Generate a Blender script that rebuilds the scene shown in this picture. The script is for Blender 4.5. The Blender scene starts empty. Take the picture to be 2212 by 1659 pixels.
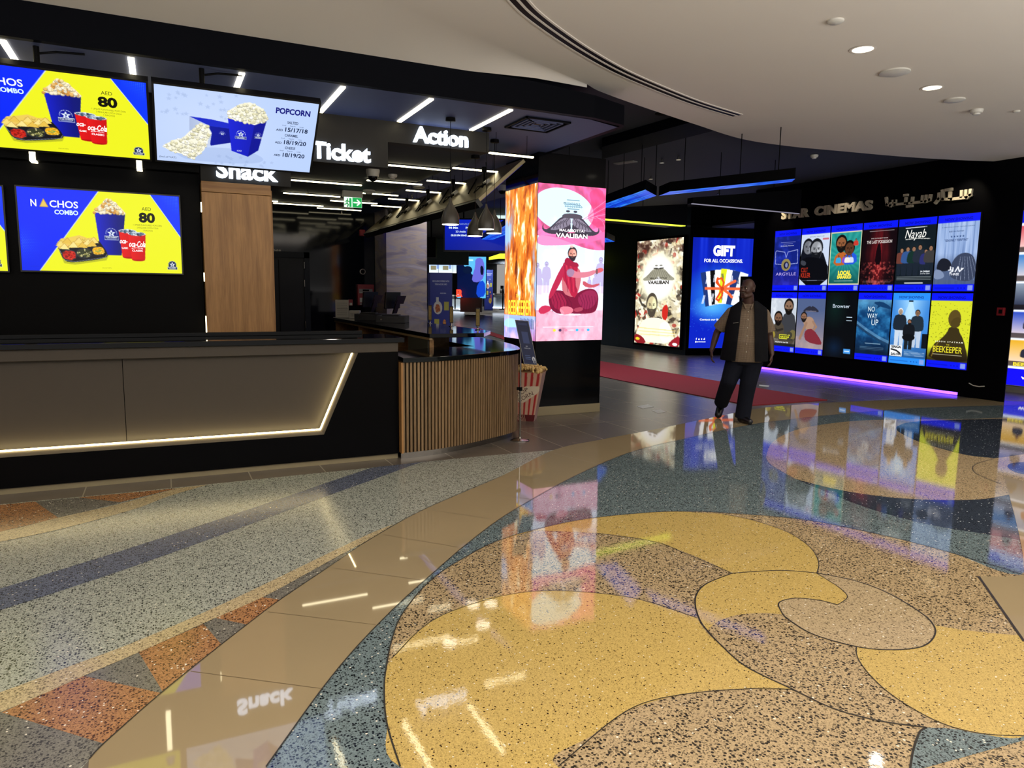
import bpy, bmesh, math, random
import numpy as np
from mathutils import Vector, Matrix

SC = bpy.context.scene
COL = SC.collection
R = math.radians
random.seed(7)

# ---------------------------------------------------------------- camera
F, W, H, EYE = 1539.5, 2212, 1659, 1.55
YAW, PITCH, ROLL = 0.455178, 0.1272705, -0.0122452


def cam_rows():
    cy, sy = math.cos(YAW), math.sin(YAW)
    f = np.array([sy * math.cos(PITCH), cy * math.cos(PITCH), -math.sin(PITCH)])
    r = np.array([cy, -sy, 0.0])
    d = np.cross(f, r)
    return np.array([r * math.cos(ROLL) + d * math.sin(ROLL), -r * math.sin(ROLL) + d * math.cos(ROLL), f])


CM = cam_rows()
EYEP = np.array([0.0, 0.0, EYE])
cd = bpy.data.cameras.new('camera')
cam = bpy.data.objects.new('camera', cd)
COL.objects.link(cam)
rot = Matrix((Vector(CM[0]), Vector(-CM[1]), Vector(-CM[2]))).transposed()
cam.matrix_world = Matrix.Translation((0, 0, EYE)) @ rot.to_4x4()
cd.sensor_width = 36.0
cd.lens = F / W * 36.0
cd.clip_start = 0.05
cd.clip_end = 300
SC.camera = cam

# ---------------------------------------------------------------- world, exposure
wd = bpy.data.worlds.new('mall')
SC.world = wd
wd.use_nodes = True
bgn = wd.node_tree.nodes['Background']
bgn.inputs[0].default_value = (1.0, 0.95, 0.9, 1)
bgn.inputs[1].default_value = 0.35
SC.view_settings.view_transform = 'Standard'
SC.view_settings.look = 'None'
SC.view_settings.gamma = 1
SC.view_settings.exposure = 0.0
SC.view_settings.use_curve_mapping = False
cy = SC.cycles
cy.max_bounces = 6
cy.diffuse_bounces = 3
cy.glossy_bounces = 4
cy.transmission_bounces = 4
cy.transparent_max_bounces = 4
cy.caustics_reflective = False
cy.caustics_refractive = False
cy.sample_clamp_indirect = 6.0
cy.use_denoising = True
cy.use_adaptive_sampling = True
cy.adaptive_threshold = 0.015


def spot(name, loc, power, col, size=R(110), blend=0.6, radius=0.06, aim=(0, 0, -1)):
    ld = bpy.data.lights.new(name, 'SPOT')
    ld.energy = power
    ld.color = col
    ld.spot_size = size
    ld.spot_blend = blend
    ld.shadow_soft_size = radius
    o = bpy.data.objects.new(name, ld)
    COL.objects.link(o)
    o.location = loc
    o.rotation_euler = Vector(aim).to_track_quat('-Z', 'Y').to_euler()
    return o


# the lamps themselves (fittings only for those in view): first the two mall downlights in view, then
# unseen ones added to brighten floor and ceiling; below, real and added spots of the dark lobby
MALL_AND_FILL_LAMPS = [(5.343, 4.343), (6.893, 4.775), (3.4, 3.1), (1.2, 1.9), (-1.4, 1.2), (8.6, 4.6), (6.2, 1.6), (3.0, -0.8), (-1.2, -1.8), (9.6, 1.4), (-.6, 3.3), (-3.4, 3.0), (2.1, 3.5)]
for lx, ly in MALL_AND_FILL_LAMPS:
    spot('downlight_or_fill_lamp', (lx, ly, 3.57), 66.0 if lx > 4 else 36.0, (1.0, 0.93, 0.82), R(125), 0.8)
spot('lobby_spot_or_fill_lamp', (5.497, 7.244, 3.58), 16.0, (1.0, 0.86, 0.66), R(70), 0.7)
spot('sign_spot_lamp', (10.8, 7.1, 3.58), 45.0, (1.0, 0.86, 0.62), R(60), 0.8, 0.03, (0.45, 0.02, -0.5))
spot('sign_spot_lamp', (10.8, 10.9, 3.58), 40.0, (1.0, 0.86, 0.62), R(55), 0.8, 0.03, (0.45, 0.0, -0.5))
spot('sign_spot_lamp', (10.8, 9.3, 3.58), 12.0, (1.0, 0.86, 0.7), R(60), 0.8, 0.03, (0.45, 0.0, -0.5))
for lx, ly, lz, le in ((8.2, 11.5, 3.72, 420), (6.6, 15.5, 3.72, 520), (9.5, 19.0, 3.72, 520), (9.5, 26, 3.7, 380), (14, 33, 3.7, 600), (18, 38, 3.7, 600)):
    spot('lobby_spot_or_fill_lamp', (lx, ly, lz), le, (0.9, 0.95, 1.0), R(130), 0.8)  # added lamps without fittings, brightening the lobby floor and its far end
spot('kiosk_fill_lamp', (5.0, 12.0, 3.22), 70.0, (1.0, 0.95, 0.95), R(120), 0.8, 0.05, (-0.1, 0.75, -0.5))  # added lamp without a fitting, lighting the stone column and blue banner
spot('recess_spot_lamp', (13.0, 13.4, 3.1), 8.0, (0.95, 0.97, 1.0), R(110), 0.8)


# added light behind the camera, standing in for the mall hall, brightens the ceiling
ld = bpy.data.lights.new('mall_hall_fill_light', 'AREA')
ld.shape = 'RECTANGLE'
ld.size, ld.size_y = 18.0, 6.0
ld.energy = 2600.0
ld.color = (1.0, 0.965, 0.935)
ho = bpy.data.objects.new('mall_hall_fill_light', ld)
COL.objects.link(ho)
ho.location = (4.0, -3.2, 1.5)
ho.rotation_euler = (R(180), 0, 0)


# ---------------------------------------------------------------- pixel -> place in the room
def ray(x, y):
    return CM.T @ np.array([(x - 1106) / F, (y - 829.5) / F, 1.0])


def hit(x, y, ax, val):
    d = ray(x, y)
    return EYEP + (val - EYEP[ax]) / d[ax] * d


def G(x, y, z=0.0):
    return hit(x, y, 2, z)


def onX(x, y, v):
    return hit(x, y, 0, v)


def onY(x, y, v):
    return hit(x, y, 1, v)


def depth(x, y, d):
    return EYEP + d * ray(x, y)


# ---------------------------------------------------------------- colour and materials
def lin1(c):
    return c / 12.92 if c <= 0.04045 else ((c + 0.055) / 1.055) ** 2.4


def rgb(h):
    if isinstance(h, str):
        h = h.lstrip('#')
        return tuple(int(h[i:i + 2], 16) / 255 for i in (0, 2, 4))
    return tuple(h)


def lin(h):
    return tuple(lin1(c) for c in rgb(h))


def newmat(name):
    m = bpy.data.materials.new(name)
    m.use_nodes = True
    return m, m.node_tree, m.node_tree.nodes['Principled BSDF']


def node(nt, t, ins=None, **props):
    n = nt.nodes.new(t)
    for k, v in props.items():
        setattr(n, k, v)
    for k, v in (ins or {}).items():
        if isinstance(v, bpy.types.NodeSocket):
            nt.links.new(v, n.inputs[k])
        else:
            n.inputs[k].default_value = v
    return n


def mix(nt, fac, a, b):
    n = nt.nodes.new('ShaderNodeMix')
    n.data_type = 'RGBA'
    for sock, v in ((n.inputs[0], fac), (n.inputs[6], a), (n.inputs[7], b)):
        if isinstance(v, bpy.types.NodeSocket):
            nt.links.new(v, sock)
        else:
            sock.default_value = v if not isinstance(v, tuple) or len(v) != 3 else (*v, 1)
    return n.outputs[2]


def math_(nt, op, a, b=0.0):
    n = nt.nodes.new('ShaderNodeMath')
    n.operation = op
    for s, v in ((n.inputs[0], a), (n.inputs[1], b)):
        if isinstance(v, bpy.types.NodeSocket):
            nt.links.new(v, s)
        else:
            s.default_value = v
    return n.outputs[0]


def M(name, col, rough=0.5, metal=0.0, ior=1.5, sp=0.5, emit=None, es=0.0, var=0.08, scale=14.0, bump=0.0, stretch=None):
    """plain surface with a slight procedural mottling (and, when asked, a fine relief)"""
    m, nt, p = newmat(name)
    c = lin(col)
    tc = node(nt, 'ShaderNodeTexCoord')
    vec = tc.outputs['Object']
    if stretch:
        vec = node(nt, 'ShaderNodeMapping', {'Vector': vec, 'Scale': stretch}).outputs[0]
    nz = node(nt, 'ShaderNodeTexNoise', {'Vector': vec, 'Scale': scale, 'Detail': 3.0})
    lo = tuple(max(0, v * (1 - var)) for v in c)
    hi = tuple(v * (1 + var) for v in c)
    nt.links.new(mix(nt, nz.outputs[0], lo, hi), p.inputs['Base Color'])
    p.inputs['Roughness'].default_value = rough
    p.inputs['Metallic'].default_value = metal
    p.inputs['IOR'].default_value = ior
    p.inputs['Specular IOR Level'].default_value = sp
    if emit:
        p.inputs['Emission Color'].default_value = (*lin(emit), 1)
        p.inputs['Emission Strength'].default_value = es
    if bump:
        b = node(nt, 'ShaderNodeBump', {'Strength': bump, 'Distance': 0.004, 'Height': nz.outputs[0]})
        nt.links.new(b.outputs[0], p.inputs['Normal'])
    return m


def terrazzo(name, base, chip, amount, scale, light=0.03, rough=0.04, wave=0.009, fine=None, ior=1.85):
    m, nt, p = newmat(name)
    tc = node(nt, 'ShaderNodeTexCoord')
    o = tc.outputs['Object']
    v = node(nt, 'ShaderNodeTexVoronoi', {'Vector': o, 'Scale': scale, 'Randomness': 1.0})
    sep = node(nt, 'ShaderNodeSeparateColor', {'Color': v.outputs['Color']})
    chipm = math_(nt, 'MULTIPLY', math_(nt, 'LESS_THAN', sep.outputs[0], amount), math_(nt, 'LESS_THAN', v.outputs['Distance'], 0.46))
    lightm = math_(nt, 'MULTIPLY', math_(nt, 'GREATER_THAN', sep.outputs[0], 1 - light), math_(nt, 'LESS_THAN', v.outputs['Distance'], 0.4))
    v2 = node(nt, 'ShaderNodeTexVoronoi', {'Vector': o, 'Scale': scale * 2.3, 'Randomness': 1.0})
    sep2 = node(nt, 'ShaderNodeSeparateColor', {'Color': v2.outputs['Color']})
    b = lin(base)
    col = mix(nt, sep2.outputs[1], tuple(x * 0.78 for x in b), tuple(x * 1.2 for x in b))
    fm = math_(nt, 'MULTIPLY', math_(nt, 'LESS_THAN', sep2.outputs[0], (fine if fine is not None else amount * 0.6)), 0.7)
    col = mix(nt, fm, col, lin(chip))
    col = mix(nt, chipm, col, lin(chip))
    col = mix(nt, lightm, col, lin('#e9e2d2'))
    nt.links.new(col, p.inputs['Base Color'])
    p.inputs['Roughness'].default_value = rough
    p.inputs['IOR'].default_value = ior
    nz = node(nt, 'ShaderNodeTexNoise', {'Vector': o, 'Scale': 22.0, 'Detail': 4.0, 'Roughness': 0.65})
    bp = node(nt, 'ShaderNodeBump', {'Strength': wave, 'Distance': 0.02, 'Height': nz.outputs[0]})
    nt.links.new(bp.outputs[0], p.inputs['Normal'])
    return m


def tiles(name, base, grout, w, h, gap, rough, offset=0.5, rot=0.0, ior=1.5, vertical=None, wave=0.0, var=0.12):
    m, nt, p = newmat(name)
    tc = node(nt, 'ShaderNodeTexCoord')
    vec = tc.outputs['Object']
    if vertical == 'X':
        s = node(nt, 'ShaderNodeSeparateXYZ', {'Vector': vec})
        vec = node(nt, 'ShaderNodeCombineXYZ', {'X': s.outputs[1], 'Y': s.outputs[2]}).outputs[0]
    if rot:
        vec = node(nt, 'ShaderNodeMapping', {'Vector': vec, 'Rotation': (0, 0, rot)}).outputs[0]
    c = lin(base)
    br = node(nt, 'ShaderNodeTexBrick', {'Vector': vec, 'Color1': (*[x * (1 - var) for x in c], 1), 'Color2': (*[x * (1 + var) for x in c], 1),
              'Mortar': (*lin(grout), 1), 'Scale': 1.0, 'Mortar Size': gap, 'Mortar Smooth': 0.1, 'Brick Width': w, 'Row Height': h}, offset=offset)
    nz = node(nt, 'ShaderNodeTexNoise', {'Vector': tc.outputs['Object'], 'Scale': 3.0, 'Detail': 5.0})
    f = node(nt, 'ShaderNodeMapRange', {'Value': nz.outputs[0], 'To Min': 0.82, 'To Max': 1.18})
    mm = node(nt, 'ShaderNodeVectorMath', {0: br.outputs[0], 1: f.outputs[0]}, operation='MULTIPLY')
    nt.links.new(mm.outputs[0], p.inputs['Base Color'])
    p.inputs['Roughness'].default_value = rough
    p.inputs['IOR'].default_value = ior
    if wave:
        bp = node(nt, 'ShaderNodeBump', {'Strength': wave, 'Distance': 0.02, 'Height': nz.outputs[0]})
        nt.links.new(bp.outputs[0], p.inputs['Normal'])
    return m


def wood(name, base, dark, axis='Z', rough=0.45):
    m, nt, p = newmat(name)
    tc = node(nt, 'ShaderNodeTexCoord')
    sc = {'Z': (9, 9, 0.55), 'X': (0.55, 9, 9), 'Y': (9, 0.55, 9)}[axis]
    mp = node(nt, 'ShaderNodeMapping', {'Vector': tc.outputs['Object'], 'Scale': sc})
    nz = node(nt, 'ShaderNodeTexNoise', {'Vector': mp.outputs[0], 'Scale': 2.2, 'Detail': 8.0, 'Roughness': 0.62, 'Distortion': 0.6})
    wv = node(nt, 'ShaderNodeTexNoise', {'Vector': mp.outputs[0], 'Scale': 14.0, 'Detail': 3.0})
    f = math_(nt, 'ADD', math_(nt, 'MULTIPLY', nz.outputs[0], 0.75), math_(nt, 'MULTIPLY', wv.outputs[0], 0.3))
    cr = node(nt, 'ShaderNodeMapRange', {'Value': f, 'From Min': 0.36, 'From Max': 0.68})
    nt.links.new(mix(nt, cr.outputs[0], lin(dark), lin(base)), p.inputs['Base Color'])
    p.inputs['Roughness'].default_value = rough
    return m


def glow(name, col, strength):
    m, nt, p = newmat(name)
    nt.nodes.remove(p)
    tc = node(nt, 'ShaderNodeTexCoord')
    nz = node(nt, 'ShaderNodeTexNoise', {'Vector': tc.outputs['Object'], 'Scale': 40.0})
    c = lin(col)
    e = node(nt, 'ShaderNodeEmission', {'Color': mix(nt, nz.outputs[0], tuple(x * 0.97 for x in c), tuple(min(1, x * 1.03) for x in c)), 'Strength': strength})
    nt.links.new(e.outputs[0], nt.nodes['Material Output'].inputs[0])
    return m


def screen_mat(name, strength, gloss=0.25):
    """a lit display: what it shows is held per point of its surface"""
    m, nt, p = newmat(name)
    a = node(nt, 'ShaderNodeVertexColor', layer_name='Col')
    p.inputs['Base Color'].default_value = (0.004, 0.004, 0.005, 1)
    p.inputs['Roughness'].default_value = gloss
    p.inputs['IOR'].default_value = 1.3
    nt.links.new(a.outputs[0], p.inputs['Emission Color'])
    p.inputs['Emission Strength'].default_value = strength
    return m


def print_mat(name, rough=0.5):
    """a printed sheet: colours held per point"""
    m, nt, p = newmat(name)
    a = node(nt, 'ShaderNodeVertexColor', layer_name='Col')
    nt.links.new(a.outputs[0], p.inputs['Base Color'])
    p.inputs['Roughness'].default_value = rough
    return m


# ---------------------------------------------------------------- mesh building
class MB:
    def __init__(s):
        s.v, s.f = [], []

    def add(s, vs, fs):
        k = len(s.v)
        s.v += [tuple(map(float, p)) for p in vs]
        s.f += [tuple(i + k for i in f) for f in fs]
        return s

    def box(s, x0, x1, y0, y1, z0, z1):
        return s.add([(x, y, z) for z in (z0, z1) for y in (y0, y1) for x in (x0, x1)],
                     [(0, 2, 3, 1), (4, 5, 7, 6), (0, 1, 5, 4), (2, 6, 7, 3), (0, 4, 6, 2), (1, 3, 7, 5)])

    def obox(s, c, u, v, n, w, h, d):
        """box from corner c spanning w along u, h along v, d along n"""
        c, u, v, n = (np.array(t, float) for t in (c, u, v, n))
        P = [c + u * a * w + v * b * h + n * e * d for e in (0, 1) for b in (0, 1) for a in (0, 1)]
        return s.add(P, [(0, 2, 3, 1), (4, 5, 7, 6), (0, 1, 5, 4), (2, 6, 7, 3), (0, 4, 6, 2), (1, 3, 7, 5)])

    def poly(s, pts):
        return s.add(pts, [tuple(range(len(pts)))])

    def prism(s, pts, z0, z1):
        n = len(pts)
        a = sum(pts[i][0] * pts[(i + 1) % n][1] - pts[(i + 1) % n][0] * pts[i][1] for i in range(n))
        if a < 0:
            pts = pts[::-1]
        v = [(p[0], p[1], z0) for p in pts] + [(p[0], p[1], z1) for p in pts]
        f = [tuple(range(n))[::-1], tuple(range(n, 2 * n))] + [(i, (i + 1) % n, (i + 1) % n + n, i + n) for i in range(n)]
        return s.add(v, f)

    def cyl(s, p0, p1, r0, r1=None, n=16, caps=True):
        r1 = r0 if r1 is None else r1
        return s.tube([p0, p1], [r0, r1], n, caps)

    def tube(s, path, r, n=10, caps=True):
        P = [Vector(p) for p in path]
        rs = r if isinstance(r, (list, tuple)) else [r] * len(P)
        vs, fs = [], []
        prev = None
        for i, p in enumerate(P):
            t = (P[min(i + 1, len(P) - 1)] - P[max(i - 1, 0)]).normalized()
            if prev is None:
                a = t.cross(Vector((0, 0, 1)))
                if a.length < 1e-3:
                    a = t.cross(Vector((0, 1, 0)))
                a.normalize()
            else:
                a = (prev - t * prev.dot(t)).normalized()
            prev = a
            b = t.cross(a)
            for k in range(n):
                w = 2 * math.pi * k / n
                vs.append(p + (a * math.cos(w) + b * math.sin(w)) * rs[i])
        for i in range(len(P) - 1):
            for k in range(n):
                fs.append((i * n + k, i * n + (k + 1) % n, (i + 1) * n + (k + 1) % n, (i + 1) * n + k))
        if caps:
            fs.append(tuple(range(n))[::-1])
            fs.append(tuple((len(P) - 1) * n + k for k in range(n)))
        return s.add(vs, fs)

    def lathe(s, prof, c=(0, 0, 0), n=24):
        vs, fs = [], []
        for r, z in prof:
            for k in range(n):
                w = 2 * math.pi * k / n
                vs.append((c[0] + r * math.cos(w), c[1] + r * math.sin(w), c[2] + z))
        for i in range(len(prof) - 1):
            for k in range(n):
                fs.append((i * n + k, i * n + (k + 1) % n, (i + 1) * n + (k + 1) % n, (i + 1) * n + k))
        if prof[0][0] > 1e-4:
            fs.append(tuple(range(n))[::-1])
        if prof[-1][0] > 1e-4:
            fs.append(tuple((len(prof) - 1) * n + k for k in range(n)))
        return s.add(vs, fs)

    def ball(s, c, r, nu=14, nv=9):
        r = (r, r, r) if not isinstance(r, (tuple, list)) else r
        vs = [(c[0], c[1], c[2] - r[2])]
        for j in range(1, nv):
            t = math.pi * j / nv
            for i in range(nu):
                w = 2 * math.pi * i / nu
                vs.append((c[0] + r[0] * math.sin(t) * math.cos(w), c[1] + r[1] * math.sin(t) * math.sin(w), c[2] - r[2] * math.cos(t)))
        vs.append((c[0], c[1], c[2] + r[2]))
        fs = [(0, 1 + (i + 1) % nu, 1 + i) for i in range(nu)]
        for j in range(nv - 2):
            for i in range(nu):
                a, b = 1 + j * nu + i, 1 + j * nu + (i + 1) % nu
                fs.append((a, b, b + nu, a + nu))
        L = len(vs) - 1
        fs += [(L, L - nu + i, L - nu + (i + 1) % nu) for i in range(nu)]
        return s.add(vs, fs)


def wloc(o):
    v = Vector((0, 0, 0))
    while o is not None:
        v += o.location
        o = o.parent
    return v


def finish(name, me, mat, parent=None, bev=0.0, smooth=False, seg=2):
    o = bpy.data.objects.new(name, me)
    COL.objects.link(o)
    if mat is not None:
        me.materials.append(mat)
    if parent is not None:
        o.parent = parent
        o.location = -wloc(parent)
    if smooth:
        me.shade_smooth()
        if smooth != 2:
            me.set_sharp_from_angle(angle=R(38))
    if bev:
        b = o.modifiers.new('bevel', 'BEVEL')
        b.width = bev
        b.segments = seg
        b.limit_method = 'ANGLE'
    return o


def obj(name, mb, mat, parent=None, bev=0.0, smooth=False, seg=2):
    me = bpy.data.meshes.new(name)
    me.from_pydata(mb.v, [], mb.f)
    me.update()
    return finish(name, me, mat, parent, bev, smooth, seg)


def tag(o, label, cat, group=None, kind=None):
    o['label'] = label
    o['category'] = cat
    if group:
        o['group'] = group
    if kind:
        o['kind'] = kind
    return o


def thing(name, label, cat, loc=(0, 0, 0), group=None):
    o = bpy.data.objects.new(name, None)
    COL.objects.link(o)
    o.location = loc
    o.empty_display_size = 0.1
    return tag(o, label, cat, group)


def struct(name, mb, mat, label=None, parent=None, **k):
    o = obj(name, mb, mat, parent, **k)
    o['kind'] = 'structure'
    if label and parent is None:
        o['label'] = label
        o['category'] = name.split('_')[0]
    return o


def copy_tree(o, loc, label=None, group=None):
    c = o.copy()
    COL.objects.link(c)
    c.location = loc
    if label:
        c['label'] = label
    if group:
        c['group'] = group

    def kids(a, b):
        for ch in list(a.children):
            d = ch.copy()
            COL.objects.link(d)
            d.parent = b
            kids(ch, d)
    kids(o, c)
    return c


# ---------------------------------------------------------------- lettering
_tc = {}


def glyphs(s, bold=0.0, shear=0.0, extrude=0.0, spacing=1.0, bev=0.0):
    """text as a mesh in its own plane, cap height 1, left baseline at the origin: (verts, faces, width)"""
    key = (s, bold, shear, extrude, spacing, bev)
    if key in _tc:
        return _tc[key]
    cu = bpy.data.curves.new('lettering', 'FONT')
    cu.body = s
    cu.size = 1.0
    cu.offset = bold
    cu.shear = shear
    cu.extrude = extrude
    cu.bevel_depth = bev
    cu.space_character = spacing
    cu.resolution_u = 3
    ob = bpy.data.objects.new('lettering', cu)
    me = bpy.data.meshes.new_from_object(ob)
    v = np.empty(len(me.vertices) * 3)
    me.vertices.foreach_get('co', v)
    v = v.reshape(-1, 3) / 0.727
    f = [tuple(p.vertices) for p in me.polygons]
    if len(v):
        v[:, 0] -= v[:, 0].min()
    wd_ = float(v[:, 0].max()) if len(v) else 0
    bpy.data.objects.remove(ob)
    bpy.data.meshes.remove(me)
    bpy.data.curves.remove(cu)
    _tc[key] = (v, f, wd_)
    return _tc[key]


def letters(s, o, u, v, n, h, w=None, align='l', bold=0.0, shear=0.0, extrude=0.0, spacing=1.0, bev=0.0):
    """text placed in the room: o baseline point, u right, v up, n towards the reader, h cap height, w total width"""
    gv, gf, gw = glyphs(s, bold, shear, (extrude / h) if h else 0, spacing, bev)
    o, u, v, n = (np.array(t, float) for t in (o, u, v, n))
    sx = (w / gw) if w else h
    off = {'l': 0, 'c': -gw * sx / 2, 'r': -gw * sx}[align]
    P = o + np.outer(gv[:, 0] * sx + off, u) + np.outer(gv[:, 1] * h, v) + np.outer(gv[:, 2] * h * 0.727 + extrude, n)
    return P.tolist(), gf

# ---------------------------------------------------------------- pictures shown on displays and printed sheets
class Art:
    """a picture w x h metres; u to the right 0..1, v downwards 0..1"""

    def __init__(s, w, h, nx, bg='#000000'):
        s.w, s.h = w, h
        s.nx = nx
        s.ny = max(4, int(round(nx * h / w)))
        s.q = 2
        X = (np.arange(s.nx * s.q) + 0.5) / (s.nx * s.q)
        Y = (np.arange(s.ny * s.q) + 0.5) / (s.ny * s.q)
        s.U, s.V = np.meshgrid(X, Y)
        s.img = np.ones(s.U.shape + (3,)) * np.array(rgb(bg))
        s.txt = []
        s.asp = h / w
        s.rng = np.random.default_rng(5)

    def win(s, u0, u1, v0, v1):
        n, m = s.U.shape[1], s.U.shape[0]
        a, b = max(0, int(u0 * n) - 2), min(n, int(u1 * n) + 3)
        c, d = max(0, int(v0 * m) - 2), min(m, int(v1 * m) + 3)
        return (slice(c, d), slice(a, b)) if b > a and d > c else None

    def put(s, sl, mask, col, a=1.0):
        if isinstance(col, str):
            col = np.array(rgb(col))
        k = (mask * a)[..., None]
        s.img[sl] = s.img[sl] * (1 - k) + np.asarray(col) * k

    def inside(s, pts, sl):
        U, V = s.U[sl], s.V[sl]
        m = np.zeros(U.shape, bool)
        n = len(pts)
        for i in range(n):
            (x0, y0), (x1, y1) = pts[i], pts[(i + 1) % n]
            if y0 == y1:
                continue
            c = (V < y0) != (V < y1)
            m ^= c & (U < (x1 - x0) * (V - y0) / (y1 - y0) + x0)
        return m.astype(float)

    def poly(s, pts, col, a=1.0, grad=None, smooth=0):
        for _ in range(smooth):
            q = []
            for i in range(len(pts)):
                p, r = pts[i], pts[(i + 1) % len(pts)]
                q += [(p[0] * .75 + r[0] * .25, p[1] * .75 + r[1] * .25), (p[0] * .25 + r[0] * .75, p[1] * .25 + r[1] * .75)]
            pts = q
        us, vs = [p[0] for p in pts], [p[1] for p in pts]
        sl = s.win(min(us), max(us), min(vs), max(vs))
        if sl is None:
            return s
        m = s.inside(pts, sl)
        if grad:
            c2, ax = grad
            t = ((s.U if ax == 'u' else s.V)[sl] - (min(us) if ax == 'u' else min(vs))) / max(1e-6, ((max(us) - min(us)) if ax == 'u' else (max(vs) - min(vs))))
            t = np.clip(t, 0, 1)[..., None]
            col = np.array(rgb(col)) * (1 - t) + np.array(rgb(c2)) * t
        s.put(sl, m, col, a)
        return s

    def rect(s, u0, v0, u1, v1, col, a=1.0, grad=None):
        return s.poly([(u0, v0), (u1, v0), (u1, v1), (u0, v1)], col, a, grad)

    def ell(s, cu, cv, ru, rv, col, a=1.0, soft=0.0, rot=0.0):
        r = max(ru, rv / s.asp, rv, ru / s.asp) * (1 + soft)
        rr = max(ru, rv * s.asp) * (1 + soft)
        sl = s.win(cu - rr, cu + rr, cv - rr / s.asp, cv + rr / s.asp) if rot else s.win(cu - ru * (1 + soft), cu + ru * (1 + soft), cv - rv * (1 + soft), cv + rv * (1 + soft))
        if sl is None:
            return s
        x, y = s.U[sl] - cu, (s.V[sl] - cv) * s.asp
        if rot:
            c, q = math.cos(rot), math.sin(rot)
            x, y = c * x + q * y, -q * x + c * y
        d = np.sqrt((x / ru) ** 2 + (y / (rv * s.asp)) ** 2)
        m = np.clip((1 + soft - d) / (2 * soft), 0, 1) if soft else (d < 1).astype(float)
        s.put(sl, m, col, a)
        return s

    def line(s, pts, wd, col, a=1.0):
        """polyline; wd is the half width in u"""
        for (x0, y0), (x1, y1) in zip(pts, pts[1:]):
            sl = s.win(min(x0, x1) - wd, max(x0, x1) + wd, min(y0, y1) - wd / s.asp, max(y0, y1) + wd / s.asp)
            if sl is None:
                continue
            px, py = s.U[sl] - x0, (s.V[sl] - y0) * s.asp
            dx, dy = x1 - x0, (y1 - y0) * s.asp
            t = np.clip((px * dx + py * dy) / max(1e-9, dx * dx + dy * dy), 0, 1)
            s.put(sl, (np.hypot(px - t * dx, py - t * dy) < wd).astype(float), col, a)
        return s

    def cloud(s, nu, nv, oct=3, seed=1):
        rg = np.random.default_rng(seed)
        out = np.zeros(s.U.shape)
        amp, tot = 1.0, 0
        for _ in range(oct):
            g = rg.random((nv + 2, nu + 2))
            x, y = s.U * nu, s.V * nv
            i, j = x.astype(int), y.astype(int)
            fx, fy = x - i, y - j
            fx, fy = fx * fx * (3 - 2 * fx), fy * fy * (3 - 2 * fy)
            out += amp * ((g[j, i] * (1 - fx) + g[j, i + 1] * fx) * (1 - fy) + (g[j + 1, i] * (1 - fx) + g[j + 1, i + 1] * fx) * fy)
            tot += amp
            amp *= 0.55
            nu, nv = nu * 2, nv * 2
        return out / tot

    def tint(s, mask, col, a=1.0):
        s.put((slice(None), slice(None)), np.clip(mask, 0, 1), col, a)
        return s

    def heap(s, pts, cols, n, r, seed=3, smooth=1):
        """a mound of popcorn or the like inside a polygon"""
        rg = np.random.default_rng(seed)
        for _ in range(smooth):
            q = []
            for i in range(len(pts)):
                p, t = pts[i], pts[(i + 1) % len(pts)]
                q += [(p[0] * .75 + t[0] * .25, p[1] * .75 + t[1] * .25), (p[0] * .25 + t[0] * .75, p[1] * .25 + t[1] * .75)]
            pts = q
        us, vs = [p[0] for p in pts], [p[1] for p in pts]
        s.poly(pts, cols[0])

        def ins(x, y):
            c = False
            for i in range(len(pts)):
                (x0, y0), (x1, y1) = pts[i], pts[(i + 1) % len(pts)]
                if (y0 > y) != (y1 > y) and x < (x1 - x0) * (y - y0) / (y1 - y0) + x0:
                    c = not c
            return c
        k = 0
        while k < n:
            x, y = rg.uniform(min(us), max(us)), rg.uniform(min(vs), max(vs))
            if not ins(x, y):
                k += 0.2
                continue
            k += 1
            c = np.array(rgb(cols[rg.integers(len(cols))]))
            q = r * rg.uniform(0.6, 1.2)
            s.ell(x, y + q * 0.25 / s.asp, q, q / s.asp, c * 0.72)
            s.ell(x, y, q * 0.85, q * 0.8 / s.asp, c)
        return s

    def T(s, t, u, v, h, col, w=None, align='c', bold=0.0, shear=0.0, spacing=1.0, rot=0.0):
        s.txt.append((t, u, v, h, col, w, align, bold, shear, spacing, rot))
        return s

    def person(s, u, v, sc, cloth, skin='#8a5a42', hair='#15110f', beard=False, legs=None, wide=1.0):
        """a generic standing figure, sc = its height in v; v its top"""
        k = sc * s.asp * wide
        if legs:
            s.poly([(u - .17 * k, v + .5 * sc), (u + .17 * k, v + .5 * sc), (u + .15 * k, v + sc), (u + .02 * k, v + sc), (u, v + .6 * sc), (u - .02 * k, v + sc), (u - .15 * k, v + sc)], legs)
        s.poly([(u - .07 * k, v + .15 * sc), (u + .07 * k, v + .15 * sc), (u + .21 * k, v + .2 * sc), (u + .25 * k, v + .5 * sc), (u + .17 * k, v + .57 * sc), (u - .17 * k, v + .57 * sc), (u - .25 * k, v + .5 * sc), (u - .21 * k, v + .2 * sc)], cloth, smooth=1)
        s.face(u, v + .085 * sc, .085 * sc, skin, hair, beard)
        return s

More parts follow.
